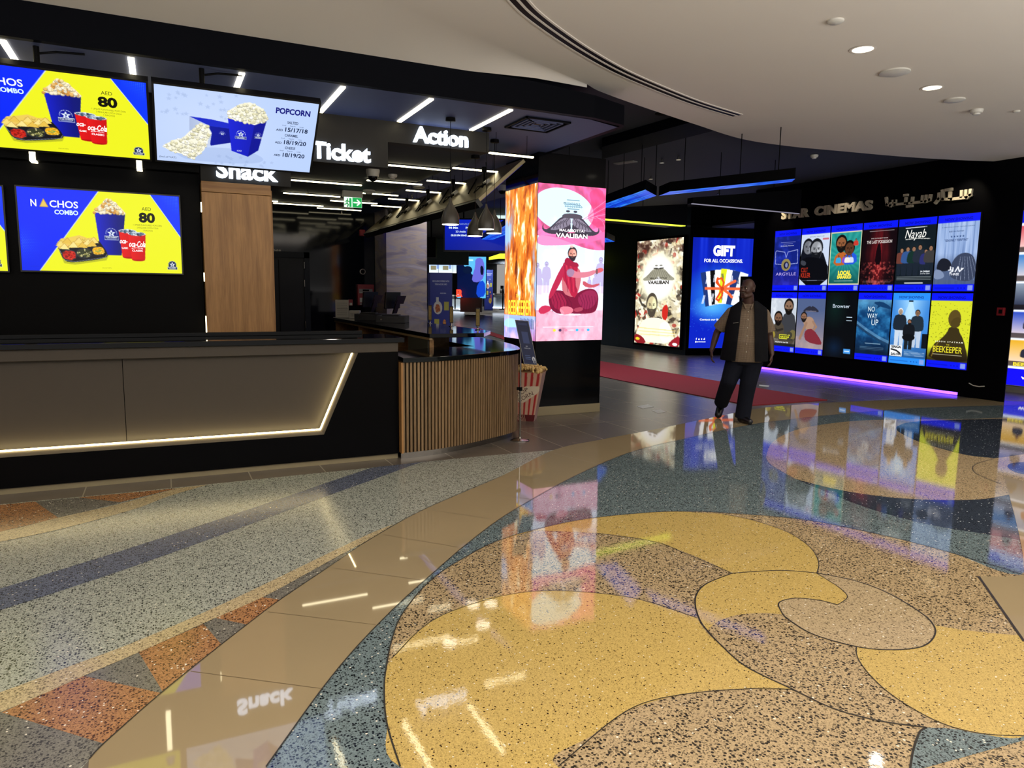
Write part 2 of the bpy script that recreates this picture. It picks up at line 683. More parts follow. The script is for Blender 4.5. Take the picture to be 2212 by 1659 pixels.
    def face(s, u, v, r, skin='#8a5a42', hair='#15110f', beard=False, lit=0.0):
        """a generic head, r = half its height in v"""
        k = r * s.asp
        s.ell(u, v - .12 * r, .84 * k, 1.0 * r, hair)
        s.ell(u, v + .08 * r, .7 * k, .88 * r, skin)
        d = tuple(c * 0.5 for c in rgb(skin))
        if r * s.ny > 5:
            if lit:
                s.ell(u + .35 * k, v + .1 * r, .3 * k, .7 * r, np.minimum(1, np.array(rgb(skin)) * 1.35), 0.8, 0.4)
            s.ell(u - .28 * k, v, .13 * k, .07 * r, d)
            s.ell(u + .28 * k, v, .13 * k, .07 * r, d)
            s.line([(u - .42 * k, v - .14 * r), (u - .14 * k, v - .11 * r)], .03 * k, hair)
            s.line([(u + .42 * k, v - .14 * r), (u + .14 * k, v - .11 * r)], .03 * k, hair)
            s.line([(u, v), (u + .05 * k, v + .3 * r)], .04 * k, d)
            s.ell(u, v + .5 * r, .22 * k, .06 * r, d)
        if beard:
            s.poly([(u - .7 * k, v + .15 * r), (u - .35 * k, v + .36 * r), (u, v + .34 * r), (u + .35 * k, v + .36 * r), (u + .7 * k, v + .15 * r), (u + .5 * k, v + .95 * r), (u, v + 1.2 * r), (u - .5 * k, v + .95 * r)], hair, smooth=1)
            s.ell(u, v + .52 * r, .2 * k, .05 * r, d)
        return s

    def star(s, u, v, r, col, a=1.0):
        P = []
        for i in range(10):
            q = r if i % 2 == 0 else r * 0.42
            w = -math.pi / 2 + i * math.pi / 5
            P.append((u + q * math.cos(w), v + q * math.sin(w) / s.asp))
        return s.poly(P, col, a)

    def pixels(s):
        m = s.img.reshape(s.ny, s.q, s.nx, s.q, 3).mean((1, 3))
        return np.clip(m, 0, 1)

    def mesh(s, tl, u, v, n, name='display'):
        """the picture as a fine grid from its top left corner; u right, v down, n towards the viewer"""
        tl, u, v, n = (np.array(t, float) for t in (tl, u, v, n))
        a = np.linspace(0, s.w, s.nx)
        b = np.linspace(0, s.h, s.ny)
        A, B = np.meshgrid(a, b)
        P = tl + A[..., None] * u + B[..., None] * v
        verts = P.reshape(-1, 3)
        c = s.pixels().reshape(-1, 3)
        idx = np.arange(s.nx * s.ny).reshape(s.ny, s.nx)
        quads = np.stack([idx[:-1, :-1], idx[1:, :-1], idx[1:, 1:], idx[:-1, 1:]], -1).reshape(-1, 4)
        V, Fc, Cc = [verts], quads.tolist(), [c]
        k = len(verts)
        for i, (t, tu, tv, h, col, w, al, bold, sh, sp, rot) in enumerate(s.txt):
            ru, rv = (u, -v)
            if rot:
                ru, rv = u * math.cos(rot) + v * math.sin(rot), -v * math.cos(rot) + u * math.sin(rot)
            P, fs = letters(t, tl + u * tu * s.w + v * tv * s.h + n * (0.0012 + 0.0003 * (i % 3)), ru, rv, n, h * s.h, w * s.w if w else None, al, bold, sh, 0, sp)
            if not P:
                continue
            V.append(np.array(P))
            Fc += [tuple(j + k for j in f) for f in fs]
            Cc.append(np.tile(np.array(rgb(col)), (len(P), 1)))
            k += len(P)
        V = np.concatenate(V)
        Cc = np.concatenate(Cc)
        Cc = np.where(Cc <= 0.04045, Cc / 12.92, ((Cc + 0.055) / 1.055) ** 2.4)
        me = bpy.data.meshes.new(name)
        me.from_pydata(V.tolist(), [], Fc)
        at = me.color_attributes.new('Col', 'FLOAT_COLOR', 'POINT')
        at.data.foreach_set('color', np.concatenate([Cc, np.ones((len(Cc), 1))], 1).astype(np.float32).ravel())
        me.update()
        return me


def show(art, name, tl, u, v, n, mat, parent):
    return finish(name, art.mesh(tl, u, v, n, name), mat, parent)


def panel_screen(root, art, tl, u, v, n, mat, housing, depth_=0.06, rim=0.012, part='housing', disp='display'):
    """a display with its flat housing behind and a slim raised rim round it; tl/u/v/n as in Art.mesh"""
    tl, u, v, n = (np.array(t, float) for t in (tl, u, v, n))
    mb = MB()
    c = tl - u * rim - v * rim
    mb.obox(c - n * depth_, u, v, n, art.w + 2 * rim, art.h + 2 * rim, depth_ - 0.003)
    for (q, w, h) in ((c, art.w + 2 * rim, rim), (c + v * (art.h + rim), art.w + 2 * rim, rim), (c + v * rim, rim, art.h), (c + v * rim + u * (art.w + rim), rim, art.h)):
        mb.obox(q - n * 0.003, u, v, n, w, h, 0.007)
    obj(part, mb, housing, root)
    return show(art, disp, tl, u, v, n, mat, root)

# ---------------------------------------------------------------- materials
m_lobbytile = tiles('lobby tile', '#675f56', '#958c7c', 0.6, 1.2, 0.005, 0.27, offset=0.0, wave=0.03)
m_band = M('beige tile', '#9c8b6c', 0.03, ior=1.75, var=0.05, scale=2.5)
m_joint = M('tile joint', '#6b5a3e', 0.5)
m_brass = M('divider strip', '#2a2621', 0.3)
m_teal = terrazzo('grey blue terrazzo', '#707f82', '#161a1f', 0.30, 95, 0.03)
m_slate = terrazzo('dark slate terrazzo', '#3b4350', '#14161c', 0.25, 95, 0.03)
m_pale = terrazzo('pale grey green terrazzo', '#a9ada2', '#2e3234', 0.33, 95, 0.02, rough=0.22, wave=0.02, ior=1.5)
m_blue = terrazzo('dark blue terrazzo', '#666e82', '#1b1f2b', 0.3, 95, 0.02, rough=0.22, wave=0.02, ior=1.5)
m_sand = terrazzo('sand terrazzo', '#b59f7c', '#4a3d2c', 0.22, 95, 0.02)
m_sandstripe = terrazzo('sand stripe terrazzo', '#c0ae88', '#786a52', 0.3, 95, 0.02, rough=0.22, wave=0.02, ior=1.5)
m_rust = terrazzo('rust terrazzo', '#a87950', '#4a2a1a', 0.32, 95, 0.04, rough=0.22, wave=0.02, ior=1.5)
m_grey = terrazzo('grey terrazzo', '#77746c', '#3d3c3b', 0.3, 95, 0.02, rough=0.22, wave=0.02, ior=1.5)
m_yellow = terrazzo('yellow terrazzo', '#c2a763', '#3d2c12', 0.045, 120, 0.02, fine=0.05)
m_speck = terrazzo('speckled beige terrazzo', '#b09a76', '#2a241d', 0.33, 78, 0.02)
m_pearl = terrazzo('pearl terrazzo', '#b39f7d', '#6a5c46', 0.18, 90, 0.03)

m_white = M('white ceiling paint', '#d8d0c6', 0.85, var=0.02, scale=1.0)
m_dark = M('dark lobby paint', '#2c3038', 0.75, var=0.06)
m_dark2 = M('soffit paint with blue light', '#48527a', 0.7, var=0.05)  # blue light of the nearby screens is put into this base colour
m_fascia = M('black fascia paint', '#07080e', 0.6, sp=.05)
m_signwall = M('brown black sign panel', '#2b2927', 0.55, sp=.2)
m_black = M('matt black', '#060607', 0.5, sp=0.08)
m_blackgloss = M('black gloss panel', '#05060a', 0.08, ior=1.45, sp=.2)
m_blackwall = M('black wall panel', '#040406', 0.35, sp=0.08)
m_bezel = M('black plastic', '#0d0d0f', 0.4)
m_navy = M('dark navy wall', '#0b0e16', 0.07, sp=.28, var=.02)
m_tealtile = tiles('dark teal tile', '#101a22', '#0a0f14', 0.3, 0.1, 0.004, 0.3)
m_chrome = M('brushed steel', '#9a9690', 0.22, metal=1.0)
m_stone = M('black polished stone', '#060709', 0.06, ior=1.5, var=0.3, scale=60)
m_tan = M('tan laminate', '#433b31', 0.5, var=0.04)
m_oak = wood('oak veneer', '#b98a52', '#8c6236')
m_oakslat = wood('oak slat', '#957a58', '#6b5439')
m_oakh = wood('oak cabinet', '#a88150', '#80592f', 'Y')
m_red = M('red paint', '#8f1a24', 0.4)
m_carpet = M('red carpet pile', '#8a1c28', 0.95, var=0.2, scale=200, bump=0.4)
m_whiteplastic = M('white plastic', '#c9c5bb', 0.45)
m_greyplastic = M('grey plastic', '#8f8c86', 0.5)
m_strip = glow('warm light strip', '#ffefc0', 5.0)
m_strip2 = glow('warm ceiling strip', '#fff0c6', 6.5)
m_led = glow('warm led tape', '#ffe6a8', 16.0)
m_downlight = glow('downlight lens', '#fff2da', 5.0)
m_letter = glow('white letter face', '#dbe9ff', 3.4)
m_violet = glow('violet led line', '#6a3cff', 7.0)
m_scr = screen_mat('display panel', 1.12, 0.3)
m_scrled = screen_mat('led wall panel', 1.7, 0.6)
m_lightbox = screen_mat('lightbox film', 1.25, 0.4)
m_print = print_mat('printed sheet')
m_silver = M('silver letter metal', '#d6cbb2', 0.4, metal=0.25)
m_grout2 = M('pale stone plinth', '#8f8468', 0.4, var=0.08, scale=5)


# ---------------------------------------------------------------- floor
def spl(run, k=6):
    """smooth curve through floor points (pixels, or ('w', x, y) places)"""
    P = [np.array(p[1:], float) if p[0] == 'w' else G(*p)[:2] for p in run]
    if len(P) < 3:
        return P
    out = []
    for i in range(len(P) - 1):
        a, b, c, d = P[max(i - 1, 0)], P[i], P[i + 1], P[min(i + 2, len(P) - 1)]
        for j in range(k):
            t = j / k
            m1, m2 = (c - a) / 2, (d - b) / 2
            L = np.linalg.norm(c - b)
            for mm in (m1, m2):
                q = np.linalg.norm(mm)
                if q > 1.3 * L:
                    mm *= 1.3 * L / q
            out.append((2 * t ** 3 - 3 * t * t + 1) * b + (t ** 3 - 2 * t * t + t) * m1 + (-2 * t ** 3 + 3 * t * t) * c + (t ** 3 - t * t) * m2)
    out.append(P[-1])
    return out


def outline(*runs):
    out = []
    for r in runs:
        for p in spl(r):
            if not out or np.linalg.norm(out[-1] - p) > 0.002:
                out.append(p)
    if np.linalg.norm(out[0] - out[-1]) < 0.002:
        out.pop()
    return out


floor = struct('floor', MB().add([(-7, -6, 0), (24, -6, 0), (24, 20, 0), (-7, 20, 0), (24, 38, .68), (-7, 38, .68), (24, 70, .68), (-7, 70, .68)],
                                 [(0, 1, 2, 3), (3, 2, 4, 5), (5, 4, 6, 7)]), m_lobbytile, 'grey tiled lobby floor with terrazzo patterns')


def inlay(name, pts, mat, lev):
    bm = bmesh.new()
    vs = [bm.verts.new((p[0], p[1], 0.0006 * lev)) for p in pts]
    f = bm.faces.new(vs)
    bmesh.ops.triangulate(bm, faces=[f])
    me = bpy.data.meshes.new(name)
    bm.to_mesh(me)
    bm.free()
    o = finish(name, me, mat, floor)
    o['kind'] = 'structure'
    return o


def seam(name, run, wd, mat, lev, spline=True):
    P = spl(run) if spline else [np.array(G(*p)[:2]) for p in run]
    mb = MB()
    vs = []
    for i, p in enumerate(P):
        t = P[min(i + 1, len(P) - 1)] - P[max(i - 1, 0)]
        t = t / max(1e-9, np.linalg.norm(t))
        nrm = np.array([-t[1], t[0]]) * wd / 2
        vs += [(*(p + nrm), 0.0006 * lev), (*(p - nrm), 0.0006 * lev)]
    mb.add(vs, [(2 * i, 2 * i + 1, 2 * i + 3, 2 * i + 2) for i in range(len(P) - 1)])
    o = obj(name, mb, mat, floor)
    o['kind'] = 'structure'
    return o


B_OUT = [(192, 1643), (224, 1609), (351, 1497), (479, 1393.6), (535, 1350), (604, 1298), (709, 1227), (800, 1166), (919, 1100), (1082, 1029.6), (1198, 972), (1299, 950), (1422, 926.5), (1545, 901), (1651, 881), (1788, 870.5), (1950, 863.4), (2100, 861), (2212, 868), ('w', 13.4, 5.6), ('w', 15.5, 3.5), ('w', 18, 0)]
B_IN = [(575, 1659), (698, 1487.6), (776, 1393.6), (859, 1308.6), (931, 1243.5), (1018, 1169), (1105, 1106), (1241, 1029.6), (1364, 977), (1480, 948), (1578, 926.5), (1640, 915), (1769, 899.7), (1911, 886.7), (1992, 881.5), (2212, 875), ('w', 12.7, 5.4), ('w', 14.2, 3.2), ('w', 16, 0)]
inlay('pale_terrazzo', outline([('w', -7, 5.85), (0, 1089.5)], [(0, 1089.5), (286, 1062.5), (467, 1044.5), (637, 1027), (800, 1010.5), (1013, 988), (1198, 972)], B_OUT[:11][::-1], [(192, 1643), ('w', -1.5, 0.6), ('w', -7, -4)]), m_pale, 1)
inlay('grey_terrazzo', outline([(760, 1186), (669, 1236), (568, 1290.5), (441, 1346.6), (300, 1410), (181, 1461), (0, 1540), ('w', -3.2, 2.0)], [('w', -3.2, 2.0), ('w', -5, -2), ('w', -2.5, -0.5), (192, 1643)], B_OUT[:8][:-1]), m_grey, 2)
inlay('grey_terrazzo', outline([(0, 1091), (76, 1084), (170, 1075), (383, 1055)], [(383, 1055), (260, 1086), (126, 1120), (0, 1150)]), m_grey, 2)
for P in ([[(0, 1091), (76, 1084)], [(76, 1084), (126, 1119)], [(126, 1119), (0, 1149.5)], [(0, 1149.5), ('w', -2.2, 4.9), ('w', -2.3, 6.1)]],
          [[(170, 1075), (383, 1055)], [(383, 1055), (260, 1085)]],
          [[(3.6, 1540), (181, 1461)], [(351, 1498.5), (224, 1607)]],
          [[(300, 1410), (439.5, 1348.4)], [(479, 1393.6), (352.6, 1496.7)]],
          [[(466.6, 1335.7), (564, 1290.5)], [(607.6, 1296), (535, 1350)]]):
    inlay('rust_terrazzo', outline(*P), m_rust, 3)
inlay('blue_stripe', outline([('w', -5, 1.9), (0, 1272), (126.6, 1232.5), (260, 1191), (423, 1138.5), (597, 1080.6), (800, 1012), (845, 1006)], [(940, 995), (905, 1000.6), (800, 1038.6), (702, 1073.4), (506, 1145.8), (325.5, 1211), (188, 1258), (0, 1319), ('w', -5, 1.5)]), m_blue, 3)
inlay('sand_stripe', outline([('w', -4.5, 1.4), (0, 1496.7), (144.7, 1442.5), (307.5, 1381), (506, 1294), (709, 1196), (800, 1153), (850, 1133)], [(800, 1168), (760, 1186), (669, 1236), (568, 1290.5), (441, 1346.6), (300, 1410), (181, 1461), (0, 1540), ('w', -4.5, 1.0)]), m_sandstripe, 4)
inlay('sand_stripe', outline([('w', -3.2, 4.6), (0, 1149.5), (126.6, 1118.7), (271, 1086), (383.5, 1055)], [(383.5, 1055), (448.6, 1047.4)], [(448.6, 1047.4), (361.7, 1073.5), (289.4, 1100.6), (144.7, 1140), (0, 1171), ('w', -3.2, 4.45)]), m_sandstripe, 4)
inlay('beige_tile_band', outline(B_OUT, B_IN[::-1], [(575, 1659), ('w', .35, 1.2), ('w', -.2, 0.8)], [('w', -.2, 0.8), (192, 1643)]), m_band, 5)
for a, b in (((579, 1323), (822, 1352)), ((412, 1451.5), (698, 1489.5)), ((711, 1227), (908, 1254)), ((823, 1155), (1000, 1185)), ((924, 1101), (1072, 1124)), ((1003, 1058.5), (1150, 1080)), ((1097, 1026), (1198, 1040)), ((1190, 978), (1290, 1003))):
    seam('tile_joint', [a, b], 0.004, m_joint, 6, False)
inlay('grey_blue_terrazzo', outline(B_IN, [('w', 16, 0), ('w', 16, -6), ('w', -3, -6), ('w', .35, 1.2), (575, 1659)]), m_teal, 5)

FIG = [(864.6, 1659), (835.6, 1565), (830, 1493), (834, 1446), (846.5, 1384.5), (870, 1326.7), (924, 1261.6), (989, 1214.5), (1090.6, 1164), (1242.5, 1126), (1387, 1109.6), (1480, 1106), (1574.8, 1109.6), (1737.5, 1124), (1918.4, 1160), (2063, 1198), (2212, 1243.5), ('w', 5.6, 2.0), ('w', 5.4, 1.0), ('w', 4.2, 0.2), ('w', 2.6, 0.1), ('w', 1.4, 1.0), (864.6, 1659)]
inlay('speckled_disc', outline(FIG), m_speck, 6)
inlay('yellow_leaf', outline([(1090.6, 1164), (1242.5, 1126), (1387, 1109.6), (1459, 1106), (1520.5, 1109.6), (1564, 1112.5), (1629, 1126), (1701, 1151), (1748, 1182), (1768, 1214.5), (1763, 1239.5)], [(1763, 1239.5), (1683, 1234), (1582, 1240)], [(1582, 1240), (1500, 1202), (1412, 1171), (1351, 1160), (1286, 1153), (1155, 1148), (1090.6, 1164)]), m_yellow, 7)
inlay('yellow_leaf', outline([(834, 1446), (846.5, 1424), (888, 1377), (953, 1332), (1043.6, 1296), (1141, 1280), (1242.5, 1278), (1351, 1290.5), (1412, 1306.7), (1506, 1337)], [(1506, 1337), (1524, 1366), (1556.7, 1395), (1611, 1442), (1712, 1492)], [(1712, 1492), (1629, 1490), (1538.6, 1493), (1466, 1504), (1412, 1517), (1351, 1540), (1279, 1590.7), (1206, 1659), ('w', 1.75, 1.0)], [('w', 1.75, 1.0), ('w', 1.4, 1.05), (864.6, 1659), (835.6, 1565), (830, 1493), (834, 1446)]), m_yellow, 7)
ARC_TOP = [(1582, 1240), (1683, 1234), (1763, 1239.5)]
ARC_L = [(1528, 1364.6), (1511.5, 1341), (1501.7, 1308.6), (1506, 1283), (1528, 1261.6), (1582, 1240)]
HOOK = [(1763, 1239.5), (1810, 1269), (1830, 1288.7), (1824, 1299), (1809, 1308.6)]
HOOK2 = [(1809, 1308.6), (1774, 1299.5), (1723, 1294), (1690.5, 1299.5), (1681.5, 1308.6), (1690.5, 1328.5)]
inlay('yellow_curl', outline(ARC_L[:-1] + ARC_TOP, HOOK, HOOK2, [(1690.5, 1328.5), (1647, 1326), (1593, 1330), (1549.5, 1345), (1528, 1364.6)]), m_yellow, 7)
PE = [(1763, 1239.5), (1846, 1256), (1918.4, 1283), (1990.7, 1326.7), (2016, 1352), (2019.7, 1372), (2005, 1392), (1976, 1402.6), (1918.4, 1406), (1849.7, 1399), (1755.6, 1372), (1701.4, 1339), (1690.5, 1328.5)]
inlay('pearl_leaf', outline(PE, HOOK2[::-1], HOOK[::-1]), m_pearl, 7)
RY = [(1849.7, 1399), (1853, 1424), (1882, 1464), (1936.5, 1511), (2027, 1562), (2117, 1587), (2212, 1592.6), ('w', 4.6, 1.6)]
inlay('yellow_leaf', outline([(2016, 1352), (2084.8, 1363), (2200, 1374), (2300, 1375)], [(2300, 1375), ('w', 4.9, 2.2), ('w', 4.6, 1.6)], RY[::-1], [(1849.7, 1399), (1918.4, 1406), (1976, 1402.6), (2005, 1392), (2019.7, 1372), (2016, 1352)]), m_yellow, 7)
inlay('grey_blue_terrazzo', outline([(1965, 1670), (1972.7, 1623), (1987, 1583.5), (2001.6, 1574.5)], [(2001.6, 1574.5), (2060, 1577), (2117, 1588), (2212, 1592.6), ('w', 4.6, 1.6)], [('w', 4.6, 1.6), ('w', 4.2, 0.9), ('w', 3.3, 1.2), (1965, 1670)]), m_teal, 8)
SE = [(1719.5, 1036), (1665, 1004), (1656, 982.5), (1676, 950), (1737.5, 924.7), (1846, 910), (1954.5, 906.6), (2081, 906), (2212, 904), ('w', 10.4, 4.4)]
inlay('sand_disc', outline(SE, [('w', 10.4, 4.4), ('w', 9.0, 3.3)], [('w', 9.0, 3.3), (2300, 1045), (2212, 1064), (2171.6, 1071), (2117, 1079.5), (2027, 1081), (1918.4, 1074.8), (1810, 1058.5), (1719.5, 1036)]), m_sand, 7)
inlay('slate_leaf', outline([(2300, 906), (2212, 905), (2081, 907), (1972.7, 912), (1940, 921), (1936.5, 927), (1945, 936), (1990.7, 957), (2081, 982.5), (2146, 990.5)], [(2146, 990.5), (2171, 988), (2260, 975)]), m_slate, 8)
inlay('slate_crescent', outline([(1719.5, 1036), (1810, 1058.5), (1918.4, 1074.8), (2027, 1081), (2117, 1079.5), (2171.6, 1071), (2212, 1064), (2300, 1045)], [(2300, 1190), (2212, 1169), (2135.4, 1156), (1990.7, 1131), (1864, 1094.7), (1773.7, 1058.5), (1719.5, 1036)]), m_slate, 6)
inlay('slate_leaf', outline([(2260, 1000), (2196, 1000), (2176, 1008), (2196, 1022), (2260, 1035)]), m_slate, 8)
inlay('beige_tile_corner', outline([(2113.7, 1246.6), (2212, 1237.6), ('w', 6.6, 3.6)], [('w', 6.6, 3.6), ('w', 6.2, 2.4), ('w', 5.2, 2.2), (2212, 1388)], [(2212, 1388), (2113.7, 1246.6)]), m_band, 9)
for run, wd_ in ((FIG[:17], .006), (ARC_TOP[:1] + ARC_TOP[1:], .007), (ARC_L[::-1] + [(1556.7, 1395), (1611, 1442), (1712, 1491.5), (1800, 1533), (1900, 1560), (2001, 1574)], .007), (PE, .007), (HOOK, .004), (HOOK2, .006), (RY[:7], .004), ([(1965, 1670), (1972.7, 1623), (1987, 1583.5), (2001.6, 1574.5)], .007),
                ([(1765, 1240), (1768, 1214.5), (1748, 1182), (1701, 1151), (1629, 1126), (1564, 1112.5)], .004), ([(1582, 1240), (1484, 1199), (1412, 1171), (1286, 1153)], .004), ([(846.5, 1424), (953, 1332), (1141, 1280), (1351, 1290.5), (1506, 1337)], .004), ([(1712, 1492), (1629, 1490), (1466, 1504), (1351, 1540), (1206, 1659)], .004),
                ([(2150, 991), (2110, 1003), (2101, 1013), (2112, 1026), (2165, 1048)], .006), ([(2113.7, 1246.6), (2212, 1388)], .012), (B_IN[:16], .005), (B_OUT[:10], .005)):
    seam('divider_strip', run, wd_, m_brass, 10)
for a in ([(1376, 878), (1400, 874), (1412, 879), (1389, 883)], [(1408, 887), (1427, 885), (1440, 890), (1421, 893)], [(1640, 831), (1662, 833), (1660, 836), (1640, 834)]):
    tag(obj('floor_sticker', MB().prism([G(*p)[:2] for p in a], 0.0005, 0.0025), m_whiteplastic), {1376: 'pale floor sticker nearer the black column on the grey tiles', 1408: 'pale floor sticker nearest the glossy beige tile band', 1640: 'tiny pale sticker on the grey floor beyond the red carpet'}[a[0][0]], 'sticker', 'stickers on the lobby floor')

# ---------------------------------------------------------------- ceilings, fascia, soffits
EDGE = [(3.864, 6.294), (4.105, 6.441), (4.762, 6.698), (5.88, 7.085), (6.954, 7.43), (7.817, 7.47), (8.619, 7.376), (10.262, 7.117), (11.778, 6.592), (13.5, 5.6), (16, 3.6)]
COVE = [(-7, 1.6), (-3, 3.25), (-1, 4.15), (0, 4.6), (1.0, 5.03), (1.798, 5.365), (2.547, 5.685), (3.2, 5.985), (3.864, 6.294)]
struct('ceiling', MB().prism(COVE + [tuple(p) for p in spl([('w', *p) for p in EDGE])] + [(16, -6), (-7, -6)], 3.6, 3.75), m_white, 'white plaster ceiling of the mall')
cv = MB()
rows = []
for (x, y) in COVE:
    d = 6.14 - y
    rows.append([(x, y + max(d, 0) * t, 3.6 - min(.10, .03 + max(0, 3.864 - x) * .06) * (t ** 2)) for t in (0, .15, .3, .45, .6, .75, .9, 1)])
vs = [p for r_ in rows for p in r_]
cv.add(vs, [(i * 8 + j, i * 8 + j + 1, i * 8 + j + 9, i * 8 + j + 8) for i in range(len(rows) - 1) for j in range(7)])
o = struct('ceiling', cv, m_white, 'curved white cove running down to the black fascia', smooth=2)
fb = MB()
FP = [((-7, 6.14), (-7, 6.20), 3.5), ((1.3, 6.14), (1.3, 6.20), 3.52), ((3.2, 6.14), (3.2, 6.2), 3.50), ((3.865, 6.14), (3.865, 6.22), 3.46), ((4.284, 6.25), (4.22, 6.34), 3.44), ((4.35, 6.34), (4.284, 6.36), 3.44), ((4.35, 7.9), (4.284, 7.9), 3.44)]
vs = []
for a_, b_, z_ in FP:
    vs += [(*a_, 3.25), (*b_, 3.25), (*b_, z_), (*a_, z_)]
fb.add(vs, [(4 * i + j, 4 * i + (j + 1) % 4, 4 * i + 4 + (j + 1) % 4, 4 * i + 4 + j) for i in range(len(FP) - 1) for j in range(4)] + [(0, 1, 2, 3), (27, 26, 25, 24)])
fb.poly([(-7, 6.2, 3.47), (3.865, 6.22, 3.46), (4.22, 6.34, 3.44), (4.284, 7.9, 3.44), (-7, 7.9, 3.47)])
struct('trim_1', fb, m_fascia, 'black fascia along the edge of the kiosk soffit')
struct('ceiling', MB().prism([(-7, 6.2), (3.865, 6.2), (4.284, 6.32), (4.284, 9.2), (5.6, 9.2), (5.6, 14), (3.237, 14), (3.237, 7.25), (-7, 7.25)], 3.25, 3.29), m_dark2, 'dark soffit over the snack counter with light strips')
struct('ceiling', MB().box(-5, 3.237, 7.37, 14, 3.05, 3.2), m_dark, 'dark ceiling behind the counter with rows of light strips')
struct('ceiling', MB().box(-7, 24, 6.2, 70, 3.755, 3.85), m_dark, 'dark high ceiling of the cinema lobby')
o = struct('trim_2', MB().prism([G(1300, 348, 3.6)[:2], G(1300, 322, 3.6)[:2], G(1520, 262, 3.6)[:2], G(1605, 272, 3.6)[:2]], 3.63, 3.76), m_fascia, 'black beam across the dark lobby ceiling')
struct('wall_left', MB().box(-5, 0.355, 7.38, 7.6, 0, 2.6).box(-5, 0.355, 7.25, 7.6, 2.6, 3.25), m_black, 'black wall behind the counter carrying menu screens')
o = tag(obj('wood_panel', MB().box(0.367, 0.975, 7.25, 7.6, 0, 2.432), m_oak, bev=.003), 'tall oak veneer panel under the snack sign', 'panel')
led = MB()
for z0, z1 in ((2.25, 2.34), (1.62, 1.7), (1.12, 1.3)):
    obj('light_tape', MB().box(.357, .366, 7.262, 7.275, z0, z1), m_strip, o)
obj('header', MB().box(0.367, 0.975, 7.25, 7.6, 2.436, 2.53), wood('oak header', '#b0824c', '#875d33', 'X'), o, bev=.003)
obj('side_return', MB().box(.975, 1.0, 7.37, 7.6, 0, 2.5), m_oak, o)
struct('trim_3', MB().box(.367, 1.16, 7.25, 7.37, 2.53, 3.25).box(1.16, 2.12, 7.25, 7.37, 2.79, 3.25).box(2.12, 3.237, 7.25, 7.37, 3.045, 3.25), m_signwall, 'stepped dark sign panel over the counters')
struct('wall_back', MB().box(-5, 3.93, 13.8, 14.0, 0, 3.75), m_navy, 'dark navy wall at the back of the ticket area')
struct('wall_left', MB().box(-5.2, -5, 6.2, 14, 0, 3.75), m_navy, 'dark end wall of the kiosk')
# door in the back wall
dm = MB().box(1.45, 2.40, 13.76, 13.8, 0, 2.14)
d = struct('door_1', dm, M('dark door leaf', '#12151e', 0.45, sp=.2), 'dark storage door in the navy back wall', bev=.004)
o = struct('door_frame', MB().box(2.40, 2.5, 13.74, 13.8, 0, 2.25).box(1.35, 1.45, 13.74, 13.8, 0, 2.25).box(1.35, 2.5, 13.74, 13.8, 2.14, 2.25), M('dark door frame', '#181c26', 0.5, sp=.15), parent=d)
o = struct('door_seam', MB().box(1.94, 1.955, 13.755, 13.761, .05, 2.1), m_black, parent=d)
for z in (1.95, 1.62, .85):
    struct('hinge', MB().cyl((2.4, 13.745, z), (2.4, 13.745, z + .12), .012), m_chrome, parent=d)
P, f = letters('Storage', onY(607, 545, 13.79), (1, 0, 0), (0, 0, 1), (0, -1, 0), .075, align='r')
tag(obj('door_sign_lettering', MB().add(P, f), m_whiteplastic), 'small white storage lettering over the dark door', 'sign')

# video wall side and lobby walls
XW = 11.346
struct('wall_right', MB().box(XW, XW + .02, 6.3, 7.0, 0, 3.75).box(XW, XW + .45, 7.0, 11.6, 0.06, 3.75).box(XW + .2, XW + .45, 7.0, 11.55, 0, .06), m_blackwall, 'black gloss wall carrying the grid of poster screens')
struct('wall_right', MB().box(XW + .45, 12.7, 7.16, 7.3, 0, 3.75), m_black, 'black return wall behind the edge lightbox')
struct('wall_right', MB().box(13.2, 13.6, -6, 12.5, 0, 3.75), m_black, 'black recessed wall beside the poster lightbox')
c_ = G(1480, 767.6)[:2]
e_ = c_ + np.array([0.0, 9.0])
struct('wall_back', MB().box(c_[0], c_[0] + .3, c_[1], e_[1], 0, 3.76), m_tealtile, 'dark teal tiled wall carrying the tall film lightbox')
gd = np.array([math.cos(R(-15)), math.sin(R(-15))])
gn = np.array([gd[1], -gd[0]])
struct('wall_back', MB().prism([c_, c_ + gd * 4.5, c_ + gd * 4.5 - gn * .3, c_ - gn * .3], 0, 3.76), m_blackwall, 'black wall carrying the blue gift lightbox')
struct('wall_back', MB().prism([e_, e_ + np.array([22, 40]), e_ + np.array([22.4, 40]), e_ + np.array([.3, 0])], 0, 3.76), m_navy, 'dark wall running back along the far lobby')
struct('ceiling', MB().prism([G(1497, 497, 3.25)[:2], G(1652, 479, 3.25)[:2], G(1652, 500, 3.25)[:2] + np.array([.6, .2]), c_ + gd * 2.2, c_ - gd * .1], 3.25, 3.3), M('pale recess ceiling', '#5d6470', 0.8), 'bluish ceiling of the recess over the gift lightbox')
struct('wall_back', MB().box(4, 24, 52, 52.3, 0, 3.8), M('grey far wall', '#5b6166', 0.7), 'grey wall at the far end of the lobby')
struct('wall_left', MB().box(4.3, 4.45, 13.7, 52, 0, 3.8), m_navy, 'dark side wall of the far lobby')

# ---------------------------------------------------------------- pictures
CORN = ['#f3e6c0', '#efd9a0', '#e6b86a', '#fbf3dc', '#d99a4a', '#f7e9c9']
CORNW = ['#f4f1dc', '#ebe6c4', '#fbfaf0', '#dcd7b0', '#f0edd2']


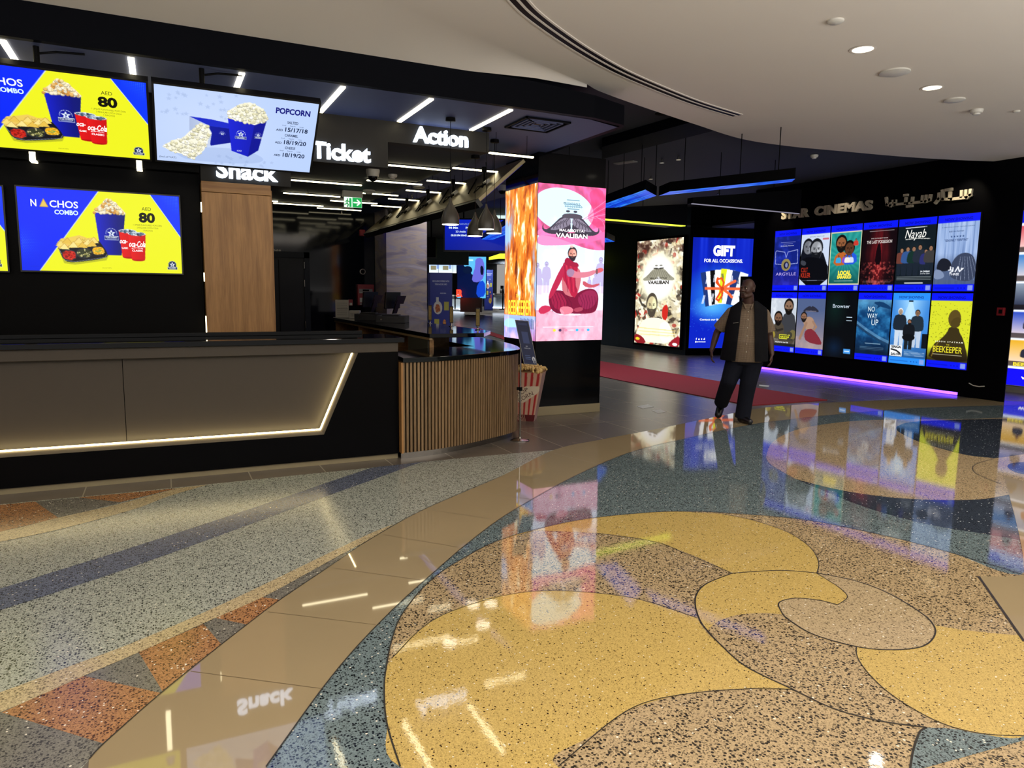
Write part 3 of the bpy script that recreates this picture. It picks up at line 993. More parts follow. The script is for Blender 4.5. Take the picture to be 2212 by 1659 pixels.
def emblem(a, u, v, r, fg='#e9f3ff', bg=None, box=True):
    if bg:
        a.ell(u, v, r * 1.05, r * 1.05 / a.asp, bg)
    for i in range(22):
        w = math.pi * (0.95 + 1.1 * i / 21)
        a.ell(u + r * math.cos(w), v + r / a.asp * math.sin(w), r * .06, r * .06 / a.asp, fg)
    a.star(u, v, r * .82, fg)
    a.line([(u + .16 * r, v - .22 * r / a.asp), (u - .12 * r, v - .08 * r / a.asp), (u + .12 * r, v + .1 * r / a.asp), (u - .16 * r, v + .26 * r / a.asp)], r * .07, bg or '#1c2f86')
    if box:
        a.rect(u - 1.25 * r, v + .62 * r / a.asp, u + 1.25 * r, v + 1.35 * r / a.asp, bg or '#12206e')
        for p in ([(u - 1.25 * r, v + .62 * r / a.asp), (u + 1.25 * r, v + .62 * r / a.asp), (u + 1.25 * r, v + 1.35 * r / a.asp), (u - 1.25 * r, v + 1.35 * r / a.asp), (u - 1.25 * r, v + .62 * r / a.asp)],):
            a.line(p, r * .035, fg)
        a.T('STAR CINEMAS', u, v + .98 * r / a.asp, .22 * r / a.asp, fg, w=2.1 * r, bold=.02)
        a.line([(u - .8 * r, v + 1.16 * r / a.asp), (u + .8 * r, v + 1.16 * r / a.asp)], r * .07, fg, .8)


def art_nachos(w, h, nx, dim=1.0):
    a = Art(w, h, nx, '#e9ec22')
    a.poly([(0, 0), (.484, 0), (.103, 1), (0, 1)], '#0a2cff', grad=('#0628e8', 'v'))
    a.poly([(.808, 0), (1, 0), (1, .53)], '#0a36ff')
    a.line([(.484, 0), (.103, 1)], .0022, '#cfe0f0')
    a.line([(.808, 0), (1, .53)], .002, '#cfe0f0')
    for i in range(26):
        for j in range(14):
            u, v = .012 + .0105 * j + (i % 2) * .005, .42 + .0185 * i
            q = max(0, 1 - j / 12) * (1 - abs(i - 13) / 14)
            if q > .05 and u < .484 - .381 * v:
                a.ell(u, v, .0022 + .0016 * q, (.0022 + .0016 * q) / a.asp, '#2f66ff', q)
    for i in range(12):
        for j in range(12):
            u, v = .985 - .0105 * j, .02 + .0185 * i
            if (u - .808) > v * .36:
                a.ell(u, v, .003, .003 / a.asp, '#3d7bff', max(0, 1 - (i + j) / 15))
    # tub
    a.poly([(.453, .26), (.644, .26), (.607, .785), (.479, .785)], '#1420c8', grad=('#0a0f5a', 'u'))
    a.poly([(.60, .26), (.644, .26), (.607, .785), (.585, .785)], '#101a78', .6)
    a.heap([(.447, .262), (.47, .2), (.51, .13), (.545, .085), (.58, .12), (.62, .19), (.65, .262)], CORN, 130, .011, 4, 0)
    emblem(a, .55, .51, .034)
    # cups
    for (x0, x1, y0, X0, X1, y1, k) in ((.597, .71, .475, .613, .70, .80, 0), (.655, .768, .505, .672, .757, .83, 1)):
        a.ell((X0 + X1) / 2, y1, (X1 - X0) / 2, .022, '#b30d12')
        a.poly([(x0, y0), (x1, y0), (X1, y1), (X0, y1)], '#e3191b', grad=('#c40f14', 'u'))
        a.ell((x0 + x1) / 2, y0, (x1 - x0) / 2, .024, '#dfe6ee')
        a.heap([(x0 + .006, y0 - .012), (x1 - .006, y0 - .012), (x1 - .006, y0 + .012), (x0 + .006, y0 + .012)], ['#5a6f88', '#8fa3b8', '#34465c', '#c9d6e2'], 22, .008, 8 + k)
        u = (x0 + x1) / 2
        if k == 0:
            a.T('oca-', x0 + .028, y0 + .155, .062, '#ffffff', w=.05, shear=.35, bold=.025)
            a.T('CLASSIC', x0 + .034, y0 + .225, .022, '#ffffff', w=.04, bold=.03)
        else:
            a.T('oca-Cola', u, y0 + .165, .075, '#ffffff', w=.106, shear=.35, bold=.025)
            a.line([(x0 + .02, y0 + .185), (x0 + .05, y0 + .175), (x0 + .09, y0 + .185)], .0018, '#ffffff')
            a.T('CLASSIC', u, y0 + .225, .024, '#ffffff', w=.07, bold=.03)
    # tray
    a.poly([(.215, .69), (.455, .60), (.525, .79), (.51, .85), (.315, .915), (.25, .90)], '#26282e', .25)
    a.poly([(.21, .66), (.455, .565), (.525, .77), (.508, .825), (.315, .89), (.25, .875)], '#15161b', smooth=1)
    a.line([(.225, .73), (.257, .865), (.315, .878), (.503, .815), (.515, .775)], .0016, '#7d8794')
    a.heap([(.212, .665), (.24, .6), (.30, .575), (.35, .55), (.40, .58), (.452, .57), (.465, .62), (.42, .685), (.32, .705), (.225, .725)], ['#e8c85a', '#f0d878', '#d9a93a', '#e9c062'], 14, .012, 5, 0)
    for i, (u, v) in enumerate(((.235, .665), (.275, .63), (.31, .675), (.345, .62), (.365, .675), (.40, .635), (.435, .61), (.425, .655), (.255, .70))):
        c = ('#efd676', '#e4bd4e', '#f3df8c')[i % 3]
        a.poly([(u - .03, v + .025), (u + .004, v - .045), (u + .033, v + .03)], c)
        a.line([(u - .03, v + .025), (u + .004, v - .045), (u + .033, v + .03)], .0009, '#a87a22')
    for (u, v, ru, rv, cs) in ((.283, .80, .042, .062, ['#c9261c', '#8f1713', '#e2442c']), (.375, .77, .046, .058, ['#3a3f28', '#8d8b4c', '#cfc78a', '#232417']), (.462, .735, .038, .055, ['#f2b822', '#f6cf52', '#eda90f'])):
        a.ell(u, v, ru * 1.08, rv * 1.08, '#30333a', rot=-.12)
        a.heap([(u - ru, v), (u - .7 * ru, v - .8 * rv), (u + .7 * ru, v - .9 * rv), (u + ru, v - .1 * rv), (u + .75 * ru, v + .7 * rv), (u - .6 * ru, v + .9 * rv)], cs, 45, .006, int(u * 90))
    a.line([(.445, .74), (.465, .745), (.478, .732), (.462, .722)], .003, '#7fa24a')
    # words
    a.T('N', .092, .222, .085, '#f4f6ff', w=.034, bold=.02)
    a.poly([(.128, .225), (.152, .128), (.177, .225)], '#e7c45c')
    a.line([(.128, .225), (.152, .128), (.177, .225), (.128, .225)], .0015, '#b98a2e')
    a.T('CHOS', .270, .222, .085, '#eef2ff', w=.17, bold=.02)
    a.T('COMBO', .282, .305, .055, '#d8f0ff', w=.142, bold=.035)
    a.T('AED', .752 + .03, .205, .045, '#2e2b10', w=.06)
    a.T('80', .783, .35, .118, '#0e0e08', w=.106, bold=.045)
    for i, t in enumerate(('1 UPSIZE FLAVOURED POPCORN', '2 REGULAR COCA COLA', '1 NACHOS')):
        a.T(t, .785, .40 + .034 * i, .021, '#6b6a18', w=(.185, .14, .062)[i])
    a.T('(Incl.of VAT)', .51, .955, .014, '#7c7b1c')
    emblem(a, .935, .885, .026, '#e8eef4', '#10224c')
    a.line([(.05, .945), (.1, .945)], .0015, '#1a2bd0')
    a.img *= dim
    return a


def art_popcorn(w, h, nx):
    a = Art(w, h, nx, '#b9cdf3')
    a.tint(np.clip(1 - np.hypot((a.U - .35) / .5, (a.V - .5) / .7), 0, 1), '#c9d8f6', .8)
    a.tint(np.clip(a.U * 1.2 - .5, 0, 1), '#b3cbf6', .8)
    rg = np.random.default_rng(12)
    for i in range(52):
        u, v = (rg.uniform(.03, .55), rg.uniform(.03, .36)) if i < 34 else (rg.uniform(.35, .78), rg.uniform(.86, .98))
        a.star(u, v, rg.uniform(.012, .02), '#a2b6dc', .55)
    a.poly([(.12, .9), (.2, .97), (.62, .95), (.7, .84), (.5, .72), (.1, .8)], '#8fa6d4', .35, smooth=2)
    # box lying on its side
    a.poly([(.20, .36), (.45, .40), (.46, .66), (.33, .73), (.30, .46)], '#1420a8', grad=('#0e1688', 'u'))
    a.poly([(.20, .36), (.33, .37), (.45, .40), (.44, .47), (.31, .46)], '#1b2bc4')
    a.poly([(.20, .36), (.31, .45), (.335, .55), (.325, .73), (.27, .76), (.20, .55)], '#a9b8d8', grad=('#c5d0e6', 'u'))
    a.heap([(.035, .80), (.10, .70), (.16, .66), (.20, .56), (.27, .44), (.31, .46), (.33, .56), (.31, .68), (.29, .80), (.22, .95), (.15, .88), (.09, .86)], CORNW, 210, .011, 3, 0)
    emblem(a, .40, .55, .017, box=False)
    # standing box
    a.poly([(.43, .31), (.60, .37), (.57, .84), (.462, .775)], '#1a24d0', grad=('#141cb0', 'u'))
    a.poly([(.60, .37), (.675, .30), (.635, .735), (.57, .84)], '#0d1490')
    a.heap([(.428, .33), (.44, .22), (.50, .13), (.56, .09), (.63, .14), (.67, .23), (.677, .31), (.60, .385), (.52, .36)], CORNW, 150, .011, 6, 0)
    emblem(a, .517, .53, .028)
    emblem(a, .627, .52, .019)
    a.T('IOFZ', .512, .775, .02, '#dfe6ff', w=.03)
    a.T('POPCORN', .84, .185, .075, '#14187a', w=.225, bold=.04)
    for i, (t, p, tv, pv) in enumerate((('SALTED', '15/17/18', .315, .425), ('CARAMEL', '18/19/20', .495, .605), ('CHEESE', '18/19/20', .675, .79))):
        a.T(t, .845, tv, .036, '#20304f', w=(.072, .09, .07)[i], bold=.02)
        for k, q in enumerate(('Small', 'Regular', 'Large')):
            a.T(q, .79 + .058 * k, tv + .035, .016, '#2c3c60')
        a.T('AED', .762, pv, .03, '#1c2b4a', bold=.02)
        a.T(p, .875, pv, .058, '#1c2b4a', w=.15, bold=.025)
    a.T('(Incl.of VAT)', .065, .955, .026, '#28344f')
    return a


def art_robe(w, h, nx):
    """seated figure in a red robe on pink sand under a pale sky, pink cloth blowing overhead"""
    a = Art(w, h, nx, '#bfe0ee')
    a.tint(a.V * 1.6 - .5, '#d9dcf0')
    c = a.cloud(4, 9, 4, 2)
    a.tint((c - .5) * 1.6, '#eef6fb', .8)
    # cloth: sheet over the top with a ragged opening
    fold = a.cloud(7, 5, 4, 9)
    d = np.hypot((a.U - .38) / .44, (a.V - .155 - .05 * (a.U - .3)) / .135)
    top = (a.V < .36 - .035 * np.sin(a.U * 4 + 1.2) + .01 * (a.U)) & (d > 1)
    st = .5 + .5 * np.sin(a.U * 22 - a.V * 60 + 9 * fold)
    pink = np.array(rgb('#e0457e'))[None, None] * (.72 + .38 * st[..., None]) + np.array(rgb('#5a2a78')) * (.25 * np.clip(fold - .45, 0, 1)[..., None])
    pink = pink * .85 + np.array(rgb('#f6b4d4')) * .15
    s = slice(None)
    a.put((s, s), top * 1.0, np.clip(pink, 0, 1), .96)
    a.poly([(0, .335), (.1, .30), (.3, .335), (.55, .33), (.8, .30), (1, .27), (1, .33), (.6, .37), (.3, .385), (0, .39)], '#d8679f', .8, smooth=2)
    a.poly([(0, .29), (.15, .275), (.4, .33), (.7, .29), (1, .235), (1, .28), (.6, .335), (.2, .32), (0, .33)], '#e77bb4', .7, smooth=2)
    a.poly([(.72, .02), (1, .0), (1, .30), (.9, .26), (.70, .21), (.80, .12)], '#d4376c', .55, smooth=2)
    for k in range(9):
        a.line([(.62 + .03 * k, .22 - .004 * k), (.8 + .02 * k, .15 + .008 * k), (1, .08 + .022 * k)], .004, ('#f49cc4', '#b32a58')[k % 2], .6)
    # dark emblem with curling wings
    dk = '#3a3340'
    for q in (-1, 1):
        P = [(.49 + q * .03, .19), (.49 + q * .15, .20), (.49 + q * .25, .245), (.49 + q * .34, .285), (.49 + q * .40, .285), (.49 + q * .41, .262), (.49 + q * .395, .255), (.49 + q * .42, .262), (.49 + q * .425, .29), (.49 + q * .36, .31), (.49 + q * .24, .315), (.49, .30)]
        a.poly(P, dk, smooth=1)
        a.poly([(.49 + q * .02, .20), (.49 + q * .14, .212), (.49 + q * .24, .25), (.49 + q * .33, .288), (.49 + q * .2, .288), (.49, .25)], '#776f80', smooth=1)
        for k in range(6):
            a.line([(.49 + q * (.03 + .04 * k), .205 + .009 * k), (.49 + q * (.08 + .045 * k), .235 + .009 * k), (.49 + q * (.06 + .05 * k), .262 + .004 * k)], .004, '#2d2733')
        a.ell(.49 + q * .055, .165, .03, .007, dk)
    a.poly([(.34, .195), (.40, .178), (.60, .178), (.66, .195), (.63, .21), (.37, .21)], '#4a4450', smooth=1)
    a.T("MOHANLAL'S", .49, .118, .011, '#2b4a66', w=.24, bold=.01)
    a.line([(.42, .094), (.60, .094)], .004, '#3b5a74')
    a.line([(.38, .122), (.62, .122)], .003, '#3b5a74')
    for k in range(8):
        a.ell(.40 + .033 * k, .134, .013, .0055, '#35526c')
        a.ell(.40 + .033 * k, .134, .006, .0028, '#bfe0ee')
    a.line([(.43, .149), (.60, .149)], .004, '#3b5a74')
    a.T('MALAIKOTTAI', .50, .293, .017, '#f4eef2', w=.37, bold=.01)
    a.rect(.27, .302, .74, .33, '#241f29', .9)
    a.T('VAALIBAN', .50, .332, .028, '#f6f1f4', w=.47, bold=.03)
    # far crowd
    for (u, v, sc) in ((.14, .49, .20), (.95, .45, .24), (.05, .58, .12), (.87, .56, .14), (.78, .58, .1), (.01, .5, .2)):
        a.person(u, v, sc, '#a9a0c4', '#a9a0c4', '#8f88b2', legs='#a9a0c4', wide=.7)
    a.rect(0, .64, 1, .80, '#e6d3e6', .45)
    # sand
    s1 = a.cloud(10, 14, 4, 5)
    a.poly([(0, .80), (.15, .79), (.35, .83), (.6, .835), (.85, .80), (1, .80), (1, 1), (0, 1)], '#d79ab0')
    m = (a.V > .79) * np.clip((s1 - .45) * 3, 0, 1)
    a.tint(m, '#e9bccb', .8)
    a.tint((a.V > .80) * np.clip((.40 - s1) * 5, 0, 1), '#a96f86', .8)
    # seated figure
    red, dkr, lt = '#a11a3a', '#6d1030', '#cf3a56'
    a.poly([(.02, .80), (.10, .765), (.22, .775), (.22, .80), (.08, .83)], '#b2284a', smooth=1)
    a.poly([(.17, .70), (.28, .665), (.45, .68), (.56, .70), (.70, .66), (.86, .655), (.93, .70), (.92, .77), (.88, .815), (.70, .825), (.45, .82), (.30, .825), (.19, .78)], dkr, smooth=2)
    a.poly([(.20, .70), (.33, .675), (.46, .74), (.40, .80), (.25, .79)], '#8e1a3d', smooth=2)
    a.poly([(.58, .72), (.74, .665), (.88, .67), (.92, .72), (.85, .78), (.70, .80)], '#862046', smooth=2)
    for k in range(6):
        a.line([(.22 + .04 * k, .69), (.26 + .05 * k, .75), (.24 + .06 * k, .81)], .004, '#55092a', .8)
        a.line([(.62 + .05 * k, .69 + .004 * k), (.68 + .04 * k, .75), (.66 + .04 * k, .81)], .004, '#5a0d30', .8)
    a.poly([(.37, .52), (.44, .50), (.62, .52), (.66, .58), (.62, .68), (.55, .72), (.38, .69), (.36, .60)], '#b5606a', smooth=1)
    a.poly([(.36, .50), (.46, .475), (.60, .50), (.60, .54), (.55, .62), (.62, .68), (.54, .73), (.42, .62), (.38, .60)], red, smooth=1)
    a.poly([(.34, .53), (.42, .485), (.40, .56), (.33, .64), (.22, .72), (.17, .73), (.20, .67)], '#a32142', smooth=1)
    for k in range(5):
        a.line([(.40 + .03 * k, .51), (.42 + .035 * k, .58), (.46 + .03 * k, .68)], .004, lt if k % 2 else dkr, .8)
    a.poly([(.43, .545), (.50, .53), (.60, .552), (.74, .548), (.87, .53), (.885, .555), (.74, .585), (.56, .59), (.45, .575)], '#c07080', smooth=1)
    a.poly([(.43, .54), (.50, .525), (.56, .545), (.52, .585), (.44, .58)], '#7f7193', .7, smooth=1)
    a.poly([(.86, .53), (.96, .515), (1.0, .53), (.97, .545), (.88, .558)], '#c2525c', smooth=1)
    a.rect(.875, .527, .905, .56, '#6d4a52')
    a.poly([(.68, .60), (.80, .635), (.93, .62), (.94, .632), (.82, .655), (.68, .64)], '#b04a58', smooth=1)
    a.poly([(.36, .775), (.50, .775), (.56, .80), (.50, .825), (.38, .83), (.34, .80)], '#cf6f82', smooth=1)
    for k in range(4):
        a.ell(.36 + .012 * k, .80 + .006 * k, .016, .009, '#d98296')
    a.poly([(.54, .79), (.68, .775), (.70, .80), (.58, .815)], '#9a3a50', smooth=1)
    a.face(.515, .435, .042, '#c07f72', '#2c222a', True, .7)
    a.ell(.50, .387, .03, .008, '#c9a5a0')
    a.poly([(.40, .47), (.45, .455), (.52, .485), (.60, .49), (.62, .52), (.50, .515), (.40, .505)], '#8f1636', smooth=1)
    a.rect(.10, .907, .86, .911, '#f3dce6', .8)
    for i, q in enumerate(('#e8c23a', '#3d2d52', '#c97a95', '#e9c8d8', '#2fa6dc', '#d98aa8', '#3aa0d8')):
        a.ell(.27 + .085 * i, .93, .022 if i != 3 else .05, .009 if i != 3 else .003, q)
    return a


def art_flames(w, h, nx):
    a = Art(w, h, nx, '#8fb0e0')
    c = a.cloud(9, 7, 5, 21)
    c2 = a.cloud(16, 10, 4, 33)
    c2 = np.clip((c2 + .35 * (c - .5)), 0, 1)
    f = np.clip(1.35 - np.abs((a.U - .5 - .12 * np.sin(a.V * 7)) / (.42 + .12 * a.V)) + (c - .5) * 1.5, 0, 1) * (a.V < .84)
    a.tint(f * 2, '#b8561c')
    a.tint((f - .35) * 2 + (c - .5) * 2.0, '#e0822a', .9)
    a.tint((c2 - .52) * 5 * f, '#f6b45a', .9)
    a.tint((c2 - .58) * 7 * f, '#fff0cf')
    a.tint((.40 - c2) * 6 * f, '#7a2c10', .9)
    a.poly([(.34, .50), (.40, .46), (.45, .55), (.40, .62)], '#4a1c10', .6, smooth=1)
    g = np.clip((a.V - .83) * 14, 0, 1)
    a.tint(g, '#8b8fd0')
    a.tint(g * (a.cloud(7, 9, 4, 3) - .45) * 4, '#dfb6d8', .9)
    a.poly([(0, .875), (.25, .86), (.5, .88), (.55, .92), (0, .93)], '#9cc6ee', smooth=1)
    a.tint(np.clip((a.V - .9) * 8, 0, 1) * np.clip(a.U * 2 - .8, 0, 1), '#a83a6a', .8)
    for k in range(12):
        a.line([(.55 + .035 * k, .86 + .004 * (k % 3)), (.56 + .035 * k, .92)], .012, '#3f4a66', .7)
    a.line([(.15, 0), (.14, 1)], .006, '#dfe8ff', .5)
    a.line([(.93, 0), (.92, 1)], .006, '#dfe8ff', .5)
    a.T('THE', .46, .722, .022, '#f6d43a', w=.15)
    a.T('BEEKEEPER', .5, .835, .10, '#f6d43a', w=.72, bold=.01)
    return a


def art_crowd(w, h, nx):
    """over-bright drawing of a crowd round a white glow, a bearded head below"""
    a = Art(w, h, nx, '#cfc3a2')
    rg = np.random.default_rng(4)
    c = a.cloud(9, 20, 4, 8)
    a.tint((.47 - c) * 7, '#3a2f26', .95)
    a.tint((c - .55) * 7, '#f4f2df', .95)
    for i in range(260):
        u, v = rg.uniform(0, 1), rg.uniform(0, 1)
        l = rg.uniform(.03, .1)
        w_ = rg.uniform(0, 6.28)
        a.line([(u, v), (u + l * math.cos(w_), v + l * a.asp ** -1 * math.sin(w_))], rg.uniform(.006, .022), ('#e8e4cc', '#f8f7ea', '#2c2620', '#b32a22', '#5d5240', '#e9d9ac', '#c9b98a')[rg.integers(7)], .85)
    for i in range(46):
        u, v = rg.uniform(0, 1), rg.uniform(.02, .95)
        a.ell(u, v, rg.uniform(.02, .05), rg.uniform(.012, .025), ('#d8c79a', '#efe6c4', '#55483a', '#a8382c')[rg.integers(4)], .8)
    a.tint(np.clip((.28 - a.V) * 3, 0, .6) * (c < .52), '#4a1f1c', .7)
    d = np.hypot((a.U - .50) / .40, (a.V - .36) / .25)
    a.tint(np.clip((1.25 - d) * 2.2, 0, 1), '#f6f2cf')
    a.tint(np.clip((.95 - d) * 2.5, 0, 1), '#ffffff')
    for q in (-1, 1):
        a.poly([(.5, .265), (.5 + q * .12, .275), (.5 + q * .24, .335), (.5 + q * .36, .375), (.5 + q * .28, .392), (.5, .375)], '#9a9784', smooth=1)
        a.poly([(.5, .268), (.5 + q * .1, .262), (.5 + q * .13, .272), (.5, .285)], '#3f3c34', smooth=1)
        a.ell(.5 + q * .05, .245, .035, .006, '#77756a')
        for k in range(5):
            a.line([(.5 + q * .04 * k, .28 + .006 * k), (.5 + q * (.05 + .05 * k), .36)], .005, '#6d6a5c', .8)
    a.T('MALAIKOTTAI', .5, .372, .018, '#4a463c', w=.36, bold=.04)
    a.T('VAALIBAN', .5, .418, .032, '#3f3b33', w=.46, bold=.05)
    a.poly([(.0, .98), (.12, .80), (.30, .74), (.62, .74), (.80, .80), (.92, .98)], '#efeeda', smooth=1)
    a.face(.38, .62, .105, '#cdbf94', '#4c443a', True, .9)
    a.poly([(.60, .66), (.68, .60), (.74, .64), (.72, .76), (.62, .75)], '#c82a22', smooth=1)
    a.ell(.66, .595, .04, .022, '#e9dcb4')
    a.poly([(.55, .80), (.72, .76), (.82, .84), (.80, .96), (.60, .97)], '#fbfaee', smooth=1)
    for k in range(6):
        a.line([(.1, .845 + .016 * k), (.9, .85 + .012 * k)], .006, ('#f2d27a', '#fff6d0')[k % 2], .8)
    a.poly([(.0, .90), (.2, .93), (.3, 1), (0, 1)], '#8a1c24', smooth=1)
    a.poly([(1, .88), (.8, .95), (.75, 1), (1, 1)], '#9a1f2a', smooth=1)
    a.ell(.9, .975, .05, .014, '#ffffff')
    a.ell(.08, .955, .05, .014, '#e8d22a')
    return a


def art_gift(w, h, nx):
    a = Art(w, h, nx, '#0b22b8')
    c = a.cloud(14, 1, 2, 3)
    a.tint((c - .5) * 2 * np.clip(1 - a.V * 2.2, 0, 1), '#2b4be8', .8)
    a.tint(np.clip((.5 - c) * 2, 0, 1) * np.clip(1 - a.V * 2.2, 0, 1), '#070f6a', .8)
    d = np.hypot((a.U - .48) / .62, (a.V - .52) / .30)
    a.tint(np.clip(1.05 - d, 0, 1), '#2f9be8', .95)
    a.tint(np.clip(.75 - np.hypot((a.U - .35) / .5, (a.V - .63) / .16), 0, 1), '#6fd0ff', .9)
    rg = np.random.default_rng(2)
    for _ in range(160):
        a.ell(rg.uniform(0, 1), rg.uniform(.55, .85), .006, .0035, '#4fa8f2', .35)
    a.T('GIFT', .5, .155, .088, '#ffffff', w=.35, bold=.06)
    a.T('FOR ALL OCCASSIONS.', .5, .218, .03, '#f4f8ff', w=.62, bold=.03)
    for (u, ang, col, dv) in ((.26, .20, '#1f3470', .02), (.33, .15, '#f2f5fa', .012), (.385, .10, '#0c0c10', .004), (.45, .05, '#f2f5fa', 0), (.52, -.07, '#d9e022', -.008), (.60, -.12, '#f2f5fa', 0), (.68, -.17, '#1f3470', .008), (.78, -.26, '#eef3fa', .02)):
        hw, hh = .068, .155
        P = []
        for (x, y) in ((-hw, -hh), (hw, -hh), (hw, hh), (-hw, hh)):
            X, Y = x, y * a.asp
            P.append((u + X * math.cos(ang) + Y * math.sin(ang), .44 + dv + (-X * math.sin(ang) + Y * math.cos(ang)) / a.asp))
        a.poly(P, col)
        ln = '#eef2ff' if col in ('#1f3470', '#0c0c10') else '#2c3a5a'
        if col != '#f2f5fa':
            for q in (-.03, -.012):
                x0 = u + q
                a.line([(x0 + .5 * ang * .2, .33 + dv), (x0 + ang * .02, .39 + dv)], .006, ln, .9)
                a.line([(x0 - ang * .1, .50 + dv), (x0 - ang * .22, .57 + dv)], .006, ln, .9)
    a.rect(.22, .442, .80, .468, '#f0683a')
    for q in (-1, 1):
        a.line([(.5, .455), (.5 + q * .06 - .04, .40), (.5 - .05 + q * .03, .36), (.5 - .09, .375), (.5 - .06, .42), (.5, .455)], .014, '#e0501e')
    a.line([(.5, .455), (.46, .50), (.41, .55), (.45, .565), (.50, .52), (.5, .455)], .014, '#e0501e')
    a.line([(.5, .455), (.6, .415), (.70, .385)], .02, '#f2683a')
    a.line([(.5, .455), (.6, .495), (.66, .53)], .02, '#f2683a')
    a.ell(.5, .455, .03, .018, '#c8431a')
    a.T('Contact our Bar or Ticket counter', .52, .745, .017, '#f4f8ff', w=.72, bold=.03)
    for k, t in enumerate('fotd'):
        a.T(t, .12 + .042 * k, .925, .02, '#ffffff', bold=.04)
    a.T('@starcinemasuae', .185, .946, .012, '#ffffff', w=.17, bold=.03)
    return a


def frame_poster(a, hdr='#0a18f0', ftr='#0a18f0', dark='#0508a0'):
    a.rect(0, 0, 1, .102, hdr)
    a.rect(0, .905, 1, 1, ftr)
    a.T('NOW SHOWING', .5, .075, .036, dark, w=.66, bold=.02)
    a.line([(.06, .955), (.52, .955)], .01, dark, .55)
    for k in range(3):
        a.ell(.62 + .075 * k, .955, .016, .009, dark, .7)
    a.rect(.84, .918, .96, .985, '#8fa2e6', .9)


def posters(w, h, nx):
    out = []

    def P(bg):
        return Art(w, h, nx, bg)
    # 1 violet blue, lone hooded head under a shield outline
    a = P('#12207a')
    c = a.cloud(4, 8, 4, 1)
    a.tint((c - .45) * 3, '#2a3fc8', .9)
    a.tint(np.clip(a.V * 2 - 1.2, 0, 1), '#3a1fb0', .7)
    a.line([(.08, .55), (.06, .35), (.1, .33), (.42, .36), (.48, .45), (.54, .36), (.9, .33), (.92, .55), (.62, .56)], .008, '#a9b4ee')
    a.line([(.08, .55), (.36, .56)], .008, '#a9b4ee')
    a.ell(.49, .57, .18, .1, '#8d8050')
    a.ell(.50, .575, .1, .06, '#14183a')
    a.ell(.51, .575, .05, .04, '#7f86b0')
    a.T('IN Dolby Cinema', .5, .265, .018, '#dfe6ff', w=.5)
    a.line([(.25, .2), (.8, .2)], .006, '#8f9ae0', .8)
    a.line([(.35, .228), (.7, .228)], .005, '#8f9ae0', .8)
    a.T('ARGYLLE', .5, .745, .05, '#b9a9e8', w=.78)
    out.append((a, {}))
    # 2 two grey faces
    a = P('#c6d3ea')
    a.poly([(.0, .3), (.3, .2), (.5, .3), (.9, .45), (1, .9), (0, .9)], '#10131c', smooth=1)
    a.face(.25, .30, .12, '#6d7078', '#12141a', lit=.6)
    a.face(.55, .34, .15, '#8f9298', '#15171c', True, .8)
    a.poly([(.02, .5), (.3, .45), (.98, .52), (1, .905), (0, .905)], '#0a0b10', smooth=1)
    a.poly([(.02, .5), (.22, .53), (.2, .6), (.02, .58)], '#3c3f48', smooth=1)
    a.T('BEYOND TRUST LIES', .55, .15, .018, '#46506a', w=.5)
    a.rect(.75, .175, .96, .2, '#c03040', .7)
    a.T('CULT', .17, .70, .075, '#c2341e', w=.24, bold=.01)
    a.T('KILLER', .22, .785, .075, '#c2341e', w=.34, bold=.01)
    a.line([(.1, .83), (.9, .835)], .005, '#8f98b4', .8)
    out.append((a, {}))
    # 3 teal family picture
    a = P('#1e8a86')
    ang = np.arctan2((a.V - .5) * a.asp, a.U - .5)
    a.tint((np.sin(ang * 22) * .5 + .5) * .5, '#4ec0b0', .7)
    a.tint(np.clip(a.V * 2.4 - 1.35, 0, 1), '#0c3f40', .95)
    a.poly([(.12, .62), (.2, .42), (.55, .4), (.6, .6)], '#b8622a', smooth=1)
    a.face(.36, .28, .12, '#8f5a38', '#141210', True)
    a.poly([(.4, .6), (.48, .44), (.85, .42), (.9, .6)], '#2458d8', smooth=1)
    a.face(.63, .36, .11, '#5a3824', '#0f0d0c')
    a.person(.82, .22, .18, '#c43c30')
    for (u, col) in ((.3, '#3aa0d8'), (.5, '#7b4ad0'), (.7, '#c9d8ee'), (.58, '#e8e4e0')):
        a.person(u, .46, .2, col)
    a.T('LOCAL', .52, .755, .06, '#f2e44a', w=.42, bold=.08)
    a.T('SARAKKU', .52, .81, .046, '#f2e44a', w=.46, bold=.07)
    a.line([(.2, .845), (.8, .845)], .004, '#bfe8d8', .8)
    for q in ([(.01, .11), (.99, .11), (.99, .895), (.01, .895), (.01, .11)],):
        a.line(q, .018, '#d9d2a8')
    out.append((a, {}))
    # 4 red glow in a dark hall
    a = P('#14080c')
    d = np.abs(a.U - .5) * 2.2 + np.abs(a.V - .45) * .9
    a.tint(np.clip(.95 - d, 0, 1) * (a.cloud(16, 4, 3, 6) + .2), '#a81f26', .95)
    c = a.cloud(22, 34, 3, 9)
    a.tint((a.V > .58) * np.clip(1 - abs(a.U - .5) * 1.5, 0, 1) * np.clip((c - .5) * 6, 0, 1), '#d0554e', .9)
    a.poly([(.44, .36), (.5, .33), (.56, .36), (.6, .62), (.4, .62)], '#12060a', smooth=1)
    a.ell(.5, .345, .04, .025, '#12060a')
    a.line([(.2, .135), (.9, .135)], .006, '#c9bfc0', .7)
    a.T('THE OSI PROJECT BOOK', .5, .245, .016, '#d8c9c6', w=.5)
    a.T('THE LAST POSSESSION', .5, .31, .046, '#e0d4d0', w=.74, bold=.01)
    for k in range(3):
        a.line([(.1, .84 + .018 * k), (.9, .84 + .018 * k)], .005, '#8c7a7c', .5)
    out.append((a, {}))
    # 5 dark row of people, script title
    a = P('#101a20')
    a.tint(np.clip(.6 - np.hypot((a.U - .5) / .6, (a.V - .5) / .4), 0, 1), '#2a3a40', .9)
